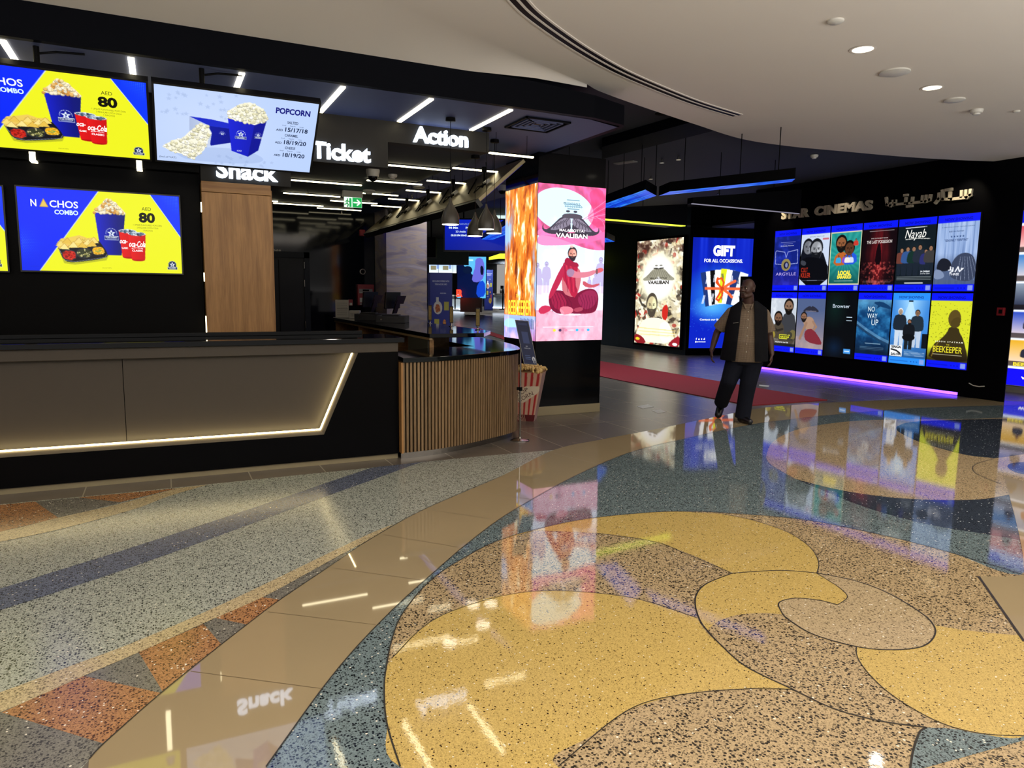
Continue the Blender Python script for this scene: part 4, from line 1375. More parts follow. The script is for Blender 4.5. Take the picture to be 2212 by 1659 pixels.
    for k, (u, col, v, sc) in enumerate(((.14, '#6a3a30', .40, .38), (.30, '#33548c', .385, .40), (.46, '#16302a', .385, .4), (.62, '#242b38', .365, .42), (.78, '#2c2f6a', .43, .36), (.9, '#3c3a3a', .385, .4))):
        a.person(u, v, sc, col, '#9a7258', legs='#1b2430')
    a.T('Nayab', .47, .265, .12, '#f4f4ee', w=.56, shear=.3)
    a.line([(.22, .285), (.5, .275), (.85, .29)], .008, '#e9e9e2')
    a.line([(.2, .13), (.75, .125)], .008, '#e9eef0')
    a.T('IN CINEMAS', .8, .74, .02, '#e8eef4', w=.24, bold=.03)
    a.T('3rd Feb 2024', .8, .768, .018, '#e8eef4', w=.24)
    for k in range(3):
        a.line([(.05, .80 + .02 * k), (.95, .80 + .02 * k)], .006, '#aeb8bc', .6)
    a.line([(.28, .885), (.75, .885)], .01, '#ffffff')
    out.append((a, {}))
    # 6 grey blue curtain, lying shape
    a = P('#8fa9d6')
    c = a.cloud(26, 2, 2, 4)
    a.tint((c - .5) * 2.4, '#b9cdf0', .9)
    a.tint((.5 - c) * 2.4, '#5f79ac', .9)
    a.tint(np.clip((a.V - .5) * 4, 0, 1), '#3c4a6a', .8)
    a.poly([(.05, .72), (.08, .60), (.2, .55), (.4, .60), (.42, .72), (.2, .74)], '#1a1d28', smooth=2)
    a.poly([(.38, .68), (.5, .54), (.7, .49), (.9, .53), (1, .64), (1, .88), (.4, .84)], '#39425a', smooth=2)
    a.poly([(0, .70), (.2, .72), (.3, .82), (0, .85)], '#7d8dae', smooth=2)
    for k in range(7):
        a.line([(.62 + .05 * k, .55), (.56 + .1 * k, .85)], .004, '#c9d6f0', .6)
    a.T('A HARROWING JOURNEY THROUGH DARKNESS', .5, .165, .014, '#27406e', w=.78)
    a.T('BASED ON A TRUE STORY', .47, .225, .018, '#27406e', w=.36, bold=.02)
    for k in range(5):
        a.star(.36 + .07 * k, .285, .025, '#1c3566')
    a.T('"GENUINELY TERRIFYING"', .48, .345, .03, '#243d70', w=.56, bold=.02)
    a.T('THREE', .5, .79, .03, '#f2f5ff', w=.24, bold=.01)
    for (x0, y0, x1, y1) in ((.36, .72, .46, .72), (.40, .68, .40, .72), (.46, .69, .46, .735), (.46, .735, .40, .75), (.52, .74, .58, .68), (.58, .68, .62, .74), (.66, .70, .66, .72), (.62, .74, .70, .70)):
        a.line([(x0, y0), (x1, y1)], .014, '#f4f7ff')
    out.append((a, {}))
    # 7 two armed figures on pale
    a = P('#c3cbd6')
    a.tint((a.cloud(6, 9, 4, 2) - .5) * 3, '#e9eef4', .8)
    a.poly([(.3, .9), (.45, .4), (.75, .3), (1, .42), (1, .9)], '#3a3c42', smooth=1)
    a.face(.70, .24, .12, '#8a6a54', '#15120f', True)
    a.poly([(.05, .7), (.2, .5), (.52, .5), (.6, .75), (.2, .8)], '#4a4236', smooth=1)
    a.face(.32, .44, .11, '#7d5a44', '#141110', True)
    a.line([(.02, .55), (.3, .65), (.5, .62)], .035, '#2b2622')
    a.tint(np.clip((a.V - .62) * 5, 0, 1), '#4d4436', .85)
    a.ell(.1, .72, .13, .07, '#c9b23a', .6)
    a.ell(.9, .70, .12, .08, '#a08f3c', .5)
    a.T('2', .80, .80, .14, '#3c3a30', w=.24, bold=.05)
    a.rect(.40, .715, .80, .775, '#1c1e14')
    a.line([(.40, .715), (.80, .715), (.80, .775), (.40, .775), (.40, .715)], .012, '#d8d83a')
    a.T('ABRAHAM', .60, .762, .03, '#d8d83a', w=.34, bold=.03)
    a.T('RELEASING 2nd FEB', .5, .85, .02, '#e8eef4', w=.5, bold=.02)
    a.rect(0, .86, 1, .905, '#14161c', .8)
    out.append((a, {}))
    # 8 kneeling figure on a plain
    a = P('#4f5f86')
    a.tint(np.clip(a.V * 1.8 - .5, 0, 1), '#9c8c92', .95)
    a.tint((a.V > .72) * np.clip((a.cloud(8, 12, 4, 2) - .3) * 2, 0, 1), '#b49a98', .8)
    for q in (-1, 1):
        a.poly([(.5, .215), (.5 + q * .14, .235), (.5 + q * .30, .305), (.5 + q * .20, .32), (.5, .31)], '#2b2c3a', smooth=1)
    a.line([(.32, .305), (.68, .305)], .014, '#6d6a78')
    a.poly([(.22, .45), (.42, .38), (.62, .42), (.66, .55), (.52, .62), (.34, .60)], '#a98872', smooth=1)
    a.line([(.36, .5), (.26, .62), (.16, .75)], .045, '#9a7862')
    a.line([(.60, .47), (.72, .55), (.60, .62)], .035, '#9a7862')
    a.poly([(.36, .60), (.62, .58), (.95, .78), (.92, .84), (.4, .80), (.30, .70)], '#7d2a36', smooth=1)
    a.face(.26, .40, .075, '#8c6650', '#1a1614', True)
    out.append((a, {}))
    # 9 dark set-up screen
    a = P('#06090d')
    a.tint(np.clip(.9 - np.hypot((a.U - .3) / .5, (a.V - .25) / .4), 0, 1), '#0d2a24', .8)
    a.tint(np.clip(.8 - np.hypot((a.U - .35) / .5, (a.V - .85) / .25), 0, 1), '#0b2a50', .8)
    a.T('Browser', .5, .235, .06, '#cfe0f0', w=.56)
    a.line([(.70, .375), (.86, .375)], .012, '#b9cfe0')
    a.line([(.70, .425), (.86, .425)], .01, '#b9cfe0')
    a.rect(.66, .86, .88, .93, '#4a9ae8')
    a.line([(.70, .895), (.84, .895)], .014, '#dff0ff')
    out.append((a, None))
    # 10 blue under-water
    a = P('#0d3a6a')
    c = a.cloud(5, 10, 4, 3)
    a.tint((c - .42) * 3, '#2f7fb8', .9)
    a.tint(np.clip(1 - a.V * 3.3, 0, 1), '#7fc0e6', .9)
    a.tint(np.clip((a.V - .62) * 4, 0, 1), '#0a1a30', .9)
    a.poly([(.45, .14), (.7, .125), (.95, .19), (1, .24), (.85, .225), (.6, .19)], '#123a66', smooth=1)
    a.poly([(.62, .17), (.56, .24), (.68, .2)], '#123a66')
    a.line([(.0, .45), (.3, .55), (.7, .66), (1, .72)], .05, '#5f90b8', .7)
    a.line([(.0, .48), (.3, .58), (.7, .69), (1, .75)], .03, '#1a3a5c', .9)
    a.T('NO', .42, .275, .075, '#dff2fa', w=.2, bold=.0)
    a.T('WAY', .46, .375, .075, '#dff2fa', w=.3, bold=.0)
    a.T('UP', .55, .475, .09, '#dff2fa', w=.2, bold=.0)
    a.line([(.3, .745), (.75, .745)], .008, '#a9c9de', .8)
    for k in range(3):
        a.line([(.15, .80 + .02 * k), (.85, .80 + .02 * k)], .005, '#6f93b0', .6)
    out.append((a, {}))
    # 11 blue room, four figures
    a = P('#3f87d6')
    a.tint(np.clip(1 - np.abs(a.U - .5) * 2.4 + (.3 - a.V), 0, 1), '#a9dcff', .8)
    a.tint(np.clip((a.V - .6) * 3, 0, 1), '#1d4a80', .85)
    a.rect(.44, .105, .56, .125, '#12202c')
    a.poly([(.46, .125), (.54, .125), (.72, .4), (.28, .4)], '#d6f0ff', .5)
    a.person(.24, .22, .54, '#1d2834', '#a9927a', '#dfe6ee', legs='#c9d6e6', wide=.8)
    a.person(.70, .235, .52, '#22303c', '#8a6a50', legs='#b9c9de', wide=.8)
    a.person(.5, .37, .42, '#14181e', '#9a6a50', beard=True, legs='#1a2026', wide=.9)
    a.ell(.5, .62, .17, .05, '#0f1216')
    a.rect(.86, .56, 1, .76, '#10141a')
    a.rect(.02, .74, .36, .895, '#f2f6fa')
    a.T('SINGA', .19, .782, .034, '#101418', w=.28, bold=.05)
    a.line([(.06, .80), (.2, .815), (.3, .85)], .02, '#101418')
    a.T('SALON', .19, .885, .034, '#101418', w=.28, bold=.05)
    for k in range(4):
        a.line([(.42, .82 + .016 * k), (.95, .825 + .016 * k)], .005, '#cfe4f4', .7)
    out.append((a, dict(hdr='#2a8cf2', ftr='#2a8cf2', dark='#0c3f9a')))
    # 12 yellow profile
    a = P('#d6dc2e')
    rg = np.random.default_rng(3)
    for _ in range(170):
        u, v = rg.uniform(0, 1), rg.uniform(.14, .66)
        a.ell(u, v, rg.uniform(.004, .014), rg.uniform(.002, .006), '#4a4a14', .85, rot=rg.uniform(0, 3))
    a.poly([(.02, .905), (.12, .70), (.34, .60), (.46, .52), (.5, .44), (.72, .45), (.76, .52), (.86, .60), (.98, .80), (1, .905)], '#3a3018', smooth=1)
    a.ell(.61, .335, .15, .115, '#5a4a20')
    a.poly([(.70, .30), (.775, .365), (.745, .39), (.75, .42), (.68, .455), (.55, .46), (.52, .36)], '#4f411c', smooth=1)
    a.tint((a.V > .7) * np.clip((a.V - .72) * 6, 0, 1), '#1c150c', .85)
    a.line([(.30, .62), (.2, .72), (.12, .85)], .012, '#a88a30', .6)
    a.T('JASON STATHAM', .52, .655, .018, '#f4f2d8', w=.68, spacing=1.6, bold=.02)
    a.T('THE', .5, .695, .018, '#d6c82e', w=.08)
    a.T('BEEKEEPER', .5, .79, .085, '#e2d62e', w=.72, bold=.01)
    a.line([(.15, .82), (.85, .82)], .005, '#cfc9a8', .8)
    out.append((a, {}))
    res = []
    for a, k in out:
        if k is not None:
            frame_poster(a, **k)
        res.append(a)
    return res

# ---------------------------------------------------------------- snack counter
def xz_prism(mb, pts, y0, y1):
    n = len(pts)
    v = [(p[0], y0, p[1]) for p in pts] + [(p[0], y1, p[1]) for p in pts]
    return mb.add(v, [tuple(range(n)), tuple(range(n, 2 * n))[::-1]] + [(i, (i + 1) % n, (i + 1) % n + n, i + n) for i in range(n)])


t = thing('snack_counter', 'long dark snack counter with tan front panels edged by a glowing light line', 'counter', (-.5, 6.6, 0))
obj('carcass', MB().box(-4, 1.922, 6.415, 6.9, .05, 1.087), m_black, t)
obj('plinth', MB().box(-4, 1.922, 6.345, 6.88, 0, .05), m_grout2, t)
obj('top_rail', MB().box(-4, 1.928, 6.325, 6.4, 1.0, 1.087), m_tan, t, bev=.003)
obj('worktop', MB().box(-4, 1.98, 6.29, 6.95, 1.087, 1.13), m_stone, t, bev=.004)
obj('upstand', MB().box(-4, 1.75, 6.93, 7.0, 1.13, 1.165), m_stone, t, bev=.003)
LP = [(-4, .337), (1.215, .321), (1.512, 1.0)]
LO = [(-4, .297), (1.24, .281), (1.556, 1.0)]
obj('lower_cladding', xz_prism(MB(), [(-4, .05), (1.926, .05), (1.926, 1.0), LO[2], LO[1], LO[0]], 6.32, 6.415), m_blackwall, t)
lip = MB()
for (a, b, c, d) in ((LP[0], LP[1], LO[1], LO[0]), (LP[1], LP[2], LO[2], LO[1])):
    lip.poly([(a[0], 6.345, a[1]), (b[0], 6.345, b[1]), (c[0], 6.319, c[1]), (d[0], 6.319, d[1])])
obj('panel_lip', lip, m_tan, t)
fx = lambda x: .337 + (x + 4) / 5.215 * -.016
o1 = obj('front_panel', xz_prism(MB(), [(-4, .337), (-.308, fx(-.308)), (-.308, 1.0), (-4, 1.0)], 6.405, 6.415), m_tan, t)
o2 = obj('front_panel', xz_prism(MB(), [(-.303, fx(-.303)), LP[1], LP[2], (-.303, 1.0)], 6.405, 6.415), m_tan, t)
tape = MB()
tape.obox((-4, 6.333, .337), (1, 0, -.00307), (.00307, 0, 1), (0, 1, 0), 5.215, .011, .012)
dv = np.array([LP[2][0] - LP[1][0], 0, LP[2][1] - LP[1][1]])
Ln = np.linalg.norm(dv)
dv /= Ln
tape.obox((LP[1][0], 6.333, LP[1][1]), dv, (-dv[2], 0, dv[0]), (0, 1, 0), Ln, .011, .012)
obj('light_line', tape, m_led, t)

# ---------------------------------------------------------------- curved slatted counter
ARC = [np.array(p) for p in spl([('w', 1.945, 6.255), ('w', 2.25, 6.278), ('w', 2.56, 6.365), ('w', 2.92, 6.525), ('w', 3.35, 6.775), ('w', 3.53, 7.08), ('w', 3.66, 7.5), ('w', 3.74, 8.0), ('w', 3.8, 8.8), ('w', 3.9, 10.2)], 12)]
seg = np.array([0] + list(np.cumsum([np.linalg.norm(b - a) for a, b in zip(ARC, ARC[1:])])))


def on_arc(sv, off=0.0):
    i = min(len(ARC) - 2, max(0, int(np.searchsorted(seg, sv) - 1)))
    f = (sv - seg[i]) / (seg[i + 1] - seg[i])
    p = ARC[i] * (1 - f) + ARC[i + 1] * f
    tn = (ARC[i + 1] - ARC[i]) / (seg[i + 1] - seg[i])
    return p + np.array([tn[1], -tn[0]]) * off, tn


def band(off0, off1, n=60):
    ss = np.linspace(0, seg[-1], n)
    return [on_arc(s_, off0)[0] for s_ in ss] + [on_arc(s_, off1)[0] for s_ in ss][::-1]


t = thing('curved_counter', 'curved counter clad in vertical oak slats with a black stone top', 'counter', (3.0, 7.0, 0))
obj('carcass', MB().prism(band(-.022, -.07), .06, .905), m_black, t)
obj('plinth', MB().prism(band(-.05, -.12), 0, .06), m_chrome, t)
sl = MB()
k = 0
while k * .0368 < seg[-1] - .05:
    p, tn = on_arc(k * .0368 + .011)
    sl.obox((p[0] - tn[0] * .0105 - tn[1] * -.0 , p[1] - tn[1] * .0105, .065), (tn[0], tn[1], 0), (0, 0, 1), (-tn[1], tn[0], 0), .0212, .84, .022)
    k += 1
obj('slat_cladding', sl, m_oakslat, t)
obj('end_panel', MB().box(1.932, 1.95, 6.25, 6.9, .06, .905), m_oak, t)
wt = [on_arc(s_, .018)[0] for s_ in np.linspace(0, seg[-1], 60)]
obj('worktop', MB().prism(wt + [(3.12, 10.2), (3.12, 7.36), (2.62, 7.34), (2.12, 6.95), (1.99, 6.92)], .905, .95), m_stone, t, bev=.004)
obj('inner_shelf', MB().box(2.12, 3.2, 6.98, 7.19, .86, .9).box(2.12, 2.14, 6.98, 7.19, .1, .86).box(3.18, 3.2, 6.98, 7.19, .1, .86), m_oakh, t)

# ---------------------------------------------------------------- ticket counter running back
t = thing('ticket_counter', 'long ticket counter with black stone top and open oak shelves, running back', 'counter', (3.0, 9.7, 0))
ISL = [(2.58, 7.31), (3.22, 7.31), (3.5, 7.75), (3.5, 11.5), (3.3, 12.1), (2.58, 12.1)]
obj('worktop', MB().prism(ISL, 1.055, 1.1), m_stone, t, bev=.004)
obj('oak_edge', MB().box(2.585, 2.62, 7.33, 12.08, 1.03, 1.055), M('pale oak edge', '#a58a5e', 0.5), t)
obj('divider', MB().box(2.6, 2.66, 7.4, 7.42, .05, 1.05), m_oakh, t)
for y in (8.12, 9.35, 10.5, 12.06):
    obj('divider', MB().box(2.6, 3.1, y, y + .02, .05, 1.05), m_oakh, t)
obj('rear_panel', MB().box(3.1, 3.118, 8.12, 12.08, .05, 1.05), m_oakh, t)
obj('shelf', MB().box(2.62, 3.1, 8.14, 12.06, .78, .80), m_oakh, t)
obj('cupboard_door', MB().box(2.592, 2.61, 7.4, 8.1, .08, 1.03), M('olive grey laminate', '#4a483c', 0.5), t)
obj('outer_front', MB().box(3.2, 3.45, 10.3, 11.5, .05, 1.055), m_blackwall, t)


def upright(c, w, h, dirv):
    return c


RIGHTV = np.array([math.cos(YAW), -math.sin(YAW), 0])
FWD = np.array([math.sin(YAW), math.cos(YAW), 0])

# things on the ticket counter
p = G(738, 687, 1.1)
t = thing('notice_stand', 'white notice sheet in a stand at the far end of the ticket counter', 'notice', p)
obj('foot', MB().obox(p - RIGHTV * .14, RIGHTV, FWD, (0, 0, 1), .28, .10, .01), m_greyplastic, t)
obj('sheet', MB().obox(p - RIGHTV * .11 + FWD * .04 + np.array([0, 0, .01]), RIGHTV, (0, 0, 1), FWD, .22, .29, .006), m_whiteplastic, t)
ln = MB()
for k in range(7):
    ln.obox(p - RIGHTV * .085 + FWD * .038 + np.array([0, 0, .05 + .032 * k]), RIGHTV, (0, 0, 1), FWD, .17 if k != 3 else .18, .006 if k != 3 else .012, .002)
obj('print_lines', ln, m_greyplastic, t)
p = G(765, 688, 1.1)
t = thing('receipt_printer', 'small white slotted box beside the notice on the ticket counter', 'printer', p)
obj('casing', MB().obox(p - RIGHTV * .085, RIGHTV, FWD, (0, 0, 1), .17, .14, .13), m_whiteplastic, t, bev=.008)
gr = MB()
for k in range(7):
    gr.obox(p - RIGHTV * (.055 - .018 * k) + FWD * -.002 + np.array([0, 0, .03]), RIGHTV, (0, 0, 1), FWD, .008, .06, .003)
obj('grille', gr, m_greyplastic, t)
for (px_, py_, lab, dlab) in ((797, 692, 'black till screen standing behind the front till, nearer the white box', 'black cash drawer under the rear till screen'), (845, 697, 'black till screen standing in front of the pale stone column', 'black cash drawer at the front of the ticket counter')):
    p = G(px_, py_, 1.1)
    dr = thing('cash_drawer', dlab, 'cash drawer', p, 'cash drawers on the ticket counter')
    obj('case', MB().obox(p - RIGHTV * .2 - FWD * .12, RIGHTV, FWD, (0, 0, 1), .42, .40, .10), M('dark drawer metal', '#1b1a22', 0.4), dr, bev=.005)
    obj('drawer_front', MB().obox(p - RIGHTV * .19 - FWD * .126 + np.array([0, 0, .01]), RIGHTV, FWD, (0, 0, 1), .40, .01, .075), m_bezel, dr)
    obj('lock', MB().cyl(p - RIGHTV * .12 - FWD * .135 + np.array([0, 0, .05]), p - RIGHTV * .12 - FWD * .12 + np.array([0, 0, .05]), .012), m_chrome, dr)
    q = p + np.array([0, 0, .10])
    ts = thing('till_screen', lab, 'till', q, 'tills on the ticket counter')
    tl = (FWD * .35 + np.array([0, 0, .94]))
    tl = tl / np.linalg.norm(tl)
    sd = RIGHTV * .5 + FWD * .86
    sd = sd / np.linalg.norm(sd)
    nx_ = np.cross(sd, tl)
    obj('foot', MB().obox(q - RIGHTV * .12 - FWD * .08, RIGHTV, FWD, (0, 0, 1), .24, .2, .02), m_bezel, ts, bev=.004)
    obj('stand', MB().obox(q - sd * .04 + np.array([0, 0, .02]) + nx_ * .05, sd, np.array([.28, -.1, .95]), nx_, .08, .2, .03), m_bezel, ts)
    obj('monitor', MB().obox(q - sd * .16 + np.array([0, 0, .10]), sd, tl, nx_, .33, .25, .03), m_bezel, ts, bev=.006)
    obj('rear_display', MB().obox(q - sd * .10 + np.array([.10, -.04, .17]), sd, np.array([.3, -.1, .9]), nx_, .2, .13, .015), m_bezel, ts, bev=.004)
for i, (x, y) in enumerate(((934, 699), (982, 705), (1032, 713))):
    p = G(x, y, 1.1)
    p[0] = min(p[0], 3.42)
    t = thing('counter_sign', ('slim upright counter sign in front of the blue banner', 'slim upright counter sign beside the right edge of the blue banner', 'slim upright counter sign nearest the red carpet')[i], 'sign', p, 'slim signs on the ticket counter')
    obj('foot', MB().lathe([(.035, 0), (.035, .006), (.012, .012), (.01, .03)], p, 16), m_chrome, t, smooth=True)
    obj('clip', MB().ball(p + np.array([0, 0, .035]), .014), m_chrome, t, smooth=True)
    fr = MB().obox(p - RIGHTV * .025 + np.array([0, 0, .045]), RIGHTV, (0, 0, 1), FWD, .05, .22, .012)
    obj('frame', fr, m_bezel, t, bev=.003)
    obj('leaflet', MB().obox(p - RIGHTV * .02 - FWD * .002 + np.array([0, 0, .055]), RIGHTV, (0, 0, 1), FWD, .04, .195, .003), M('brass leaflet', '#7d6a34', 0.4, metal=.3, var=.5, scale=30), t)

# ---------------------------------------------------------------- hanging menu screens and the wall screen
C45, S45 = math.cos(.798), math.sin(.798)
NACH = art_nachos(1.21, .681, 300)
UV = np.array([0, S45, -C45])
NV = np.array([0, -C45, -S45])


def menu_screen(tl, art, lab, poles):
    tl = np.array(tl, float)
    t = thing('menu_screen', lab, 'screen', tl + np.array([.6, .25, -.25]), 'menu screens over the snack counter')
    panel_screen(t, art, tl, (1, 0, 0), UV, NV, m_scr, m_bezel, .06, .016)
    mb = MB()
    mb.obox(tl + UV * .06 - NV * .09 + np.array([.02, 0, 0]), (1, 0, 0), UV, NV, 1.1, .09, .03)
    obj('mount_rail', mb, m_bezel, t)
    for x in poles:
        a = tl + np.array([x, 0, 0]) + UV * .1 - NV * .08
        obj('pole', MB().cyl(a, (a[0], a[1], 3.25), .02).tube([(a[0], a[1], 3.2), (a[0] + .12, a[1] + .02, 3.235), (a[0] + .3, a[1], 3.24)], .008), m_black, t)
    return t


menu_screen((-1.247, 6.167, 3.063), NACH, 'tilted hanging menu screen with nachos and popcorn combo on yellow and blue', (.52,))
menu_screen((.016, 6.16, 3.063), art_popcorn(1.21, .681, 300), 'tilted hanging menu screen with blue popcorn boxes on pale blue', (.34,))
t = thing('wall_screen', 'flat wall screen behind the counter with nachos and popcorn combo, left of the oak panel', 'screen', (-.4, 7.3, 2.0), 'screens on the black wall')
panel_screen(t, NACH, (-1.052, 7.31, 2.381), (1.016, 0, 0), (0, 0, -1.016), (0, -1, 0), m_scr, m_bezel, .06, .012)
t = thing('wall_screen', 'yellow edge of a wall screen cut off by the picture border', 'screen', (-1.8, 7.3, 2.0), 'screens on the black wall')
panel_screen(t, NACH, (-2.383, 7.31, 2.372), (1.016, 0, 0), (0, 0, -1.016), (0, -1, 0), m_scr, m_bezel, .06, .012)

# ---------------------------------------------------------------- word signs
for wd_, x0, x1, z, lab in (('Snack', .497, 1.04, 2.572, 'glowing white word Snack, partly behind the popcorn menu screen'), ('Ticket', 1.36, 1.935, 2.825, 'glowing white word Ticket on the dark sign panel'), ('Action', 2.38, 2.985, 3.075, 'glowing white word Action, highest of the three words')):
    P, f = letters(wd_, ((x0 + x1) / 2, 7.245, z), (1, 0, 0), (0, 0, 1), (0, -1, 0), .155, w=x1 - x0, align='c', bold=.03, extrude=.016)
    o = obj('word_sign', MB().add(P, f), m_letter)
    tag(o, lab, 'sign', 'glowing words over the counters')

# ---------------------------------------------------------------- light strips
for i, (x, lab) in enumerate(zip((-.915, -.127, .648, 1.444, 2.225, 3.008), ('over the left menu screen and down the wall', 'over the gap between the two menu screens', 'over the middle of the popcorn menu screen', 'above the word Ticket', 'above the word Action', 'beside the square ceiling vent'))):
    t = thing('light_strip', 'white light strip in the soffit ' + lab, 'light', (x, 6.7, 3.25), 'light strips in the soffit')
    obj('diffuser', MB().box(x - .022, x + .022, 6.24, 7.2 if i > 2 else 7.24, 3.238, 3.25), m_strip2, t)
    if i < 2:
        obj('wall_diffuser', MB().box(x - .022, x + .022, 7.238, 7.25, 2.588, 3.25).box(x - .022, x + .022, 7.238, 7.37, 2.588, 2.6), m_strip2, t)
strips = [(1.646, 2.607, 10.24), (1.751, 2.617, 11.65), (1.794, 2.639, 13.08), (1.42, 1.829, 12.8), (2.476, 3.245, 8.45), (2.552, 3.325, 9.73), (2.585, 3.376, 11.02), (2.582, 3.371, 12.2), (2.594, 3.395, 13.4), (3.21, 3.819, 8.245), (3.265, 3.86, 9.335), (3.304, 3.882, 10.38), (3.348, 3.909, 11.45), (3.351, 3.949, 12.5), (3.21, 3.74, 7.18)]
ORD = ['first', 'second', 'third', 'fourth', 'fifth', 'sixth', 'seventh']
cnt = {}
for (x0, x1, y) in sorted(strips, key=lambda q: (q[0] > 2.2) + (q[0] > 3) + q[2] / 100):
    row = 'left' if x0 < 2.2 else 'middle' if x0 < 3 else 'right'
    cnt[row] = cnt.get(row, 0) + 1
    lab = ORD[cnt[row] - 1] + ' thin ceiling light strip from the front in the ' + row + ' row behind the counters'
    top = 3.05 if x0 < 3.2 and y > 7.4 else 3.25
    t = thing('ceiling_strip', lab, 'light', ((x0 + x1) / 2, y, 3.03), 'thin strips over the ticket counter')
    obj('diffuser', MB().box(x0, x1, y - .018, y + .018, 3.022, 3.036), m_strip2, t)
    hh = MB().box(x0, x1, y - .016, y + .016, 3.036, 3.05)
    if top > 3.1:
        for x in (x0 + .08, x1 - .08):
            hh.cyl((x, y, 3.04), (x, y, top), .003, n=6)
    obj('profile', hh, m_black, t)

# ---------------------------------------------------------------- led column
t = thing('lit_column', 'square black column wrapped with two bright poster faces', 'column', (4.66, 8.33, 0))
obj('shaft', MB().box(4.18, 5.152, 7.885, 8.8, .115, 3.25), m_blackgloss, t, bev=.004)
obj('plinth', MB().box(4.172, 5.16, 7.88, 8.81, 0, .115), m_grout2, t, bev=.003)
show(art_robe(.979, 1.931, 190), 'poster_face', (4.176, 7.872, 2.884), (1, 0, 0), (0, 0, -1), (0, -1, 0), m_scrled, t)
show(art_flames(.908, 1.931, 130), 'poster_face', (4.171, 8.785, 2.884), (0, -1, 0), (0, 0, -1), (-1, 0, 0), m_scrled, t)
obj('led_cabinet', MB().box(4.1725, 5.156, 7.8735, 8.79, .955, 2.886), m_black, t)

# ---------------------------------------------------------------- poster screens on the black wall
PO = posters(.664, 1.199, 84)
PL = ['blue violet poster screen with a hooded head inside a shield outline', 'pale poster screen with two grey faces over a black coat', 'teal poster screen with a cream border and a family group', 'dark red poster screen with a figure in a glowing hall', 'black poster screen with a row of standing people under white script', 'grey blue poster screen with a curtain and a lying shape',
      'pale poster screen with two bearded men and a yellow box', 'dusty blue poster screen with a shirtless kneeling man', 'black poster screen with plain white words and no header', 'deep blue underwater poster screen with slanting white words', 'bright blue poster screen with three standing figures and a white corner', 'yellow poster screen with a dark bald profile']
for i in range(12):
    c, r = i % 6, i // 6
    y = 10.979 - .6857 * c - .011
    z = (2.862 if r == 0 else 1.632) - .004
    t = thing('poster_screen', PL[i], 'screen', (XW, y - .33, z - .6), 'grid of poster screens on the black wall')
    panel_screen(t, PO[i], (XW - .035, y, z), (0, -1, 0), (0, 0, -1), (-1, 0, 0), m_scr, m_bezel, .034, .008)
for wd_, y0, y1, lab in (('STAR', 10.835, 10.16, 'short silver metal word at the far end of the sign over the poster screens'), ('CINEMAS', 10.02, 8.78, 'long silver metal Latin word in the middle of the wall sign')):
    P, f = letters(wd_, (XW, (y0 + y1) / 2, 3.09), (0, -1, 0), (0, 0, 1), (-1, 0, 0), .162, w=y0 - y1, align='c', bold=.045, extrude=.022)
    tag(obj('wall_lettering', MB().add(P, f), m_silver), lab, 'sign', 'silver words on the black wall')


def stroke_sign(words, lab, sc, ox, oy, wid):
    mb = MB()
    for st in words:
        P3 = [onX(ox + x * sc, oy + y * sc, XW) for x, y in st]
        for a, b in zip(P3, P3[1:]):
            d = (b - a)
            L_ = np.linalg.norm(d)
            d = d / L_
            nrm = np.cross(d, np.array([1, 0, 0]))
            mb.obox(a - d * wid * .5 - nrm * wid * .5 - np.array([.044, 0, 0]), d, nrm, (1, 0, 0), L_ + wid, wid, .043)
    tag(obj('wall_lettering', mb, m_silver), lab, 'sign', 'silver words on the black wall')


stroke_sign([[(1225, 625), (1215, 715), (1150, 762), (860, 795), (700, 795), (690, 640)], [(1140, 640), (1135, 735)], [(1055, 650), (1050, 745)], [(830, 675), (825, 770)], [(760, 622), (850, 607)], [(625, 695), (618, 790), (560, 858)]], 'brightest silver Arabic word at the near end of the wall sign', .1139, 1960, 340, .043)
stroke_sign([[(1440, 165), (1434, 200), (1400, 215), (1250, 230), (1145, 240), (1105, 250), (1078, 240), (1070, 188)], [(1406, 168), (1402, 205)], [(1374, 173), (1370, 210)], [(1290, 185), (1286, 220)], [(1235, 190), (1231, 226)], [(1110, 212), (1145, 210), (1145, 240)], [(1110, 212), (1108, 240)], [(1225, 163), (1243, 161)], [(1248, 256), (1282, 252)]], 'long silver Arabic word between the Latin word and the lit end word', .2586, 1640, 380, .04)
o = obj('floor_glow_line', MB().box(XW + .05, XW + .08, 7.05, 11.4, .008, .05), m_violet)
tag(o, 'violet light line under the foot of the poster screen wall', 'light')

# ---------------------------------------------------------------- lightboxes
p = onX(1377.4, 522, c_[0] - .05)
q = onX(1468.5, 750.6, c_[0] - .05)
t = thing('film_lightbox', 'over-bright tall lightbox with a crowded bearded-man film picture', 'lightbox', (c_[0], p[1], 0))
w_ = p[1] - (q[1] + .02)
panel_screen(t, art_crowd(w_, p[2] - q[2], 130), p, (0, -1, 0), (0, 0, -1), (-1, 0, 0), m_lightbox, m_black, .05, .06)
p = np.array([*(c_ + gd * .06 + gn * .05), 3.0])
t = thing('gift_lightbox', 'blue lightbox reading gift with ribboned fan of cards', 'lightbox', (*c_, 0))
panel_screen(t, art_gift(1.72, 2.81, 150), p, (*gd, 0), (0, 0, -1), (*gn, 0), m_lightbox, m_black, .05, .05)
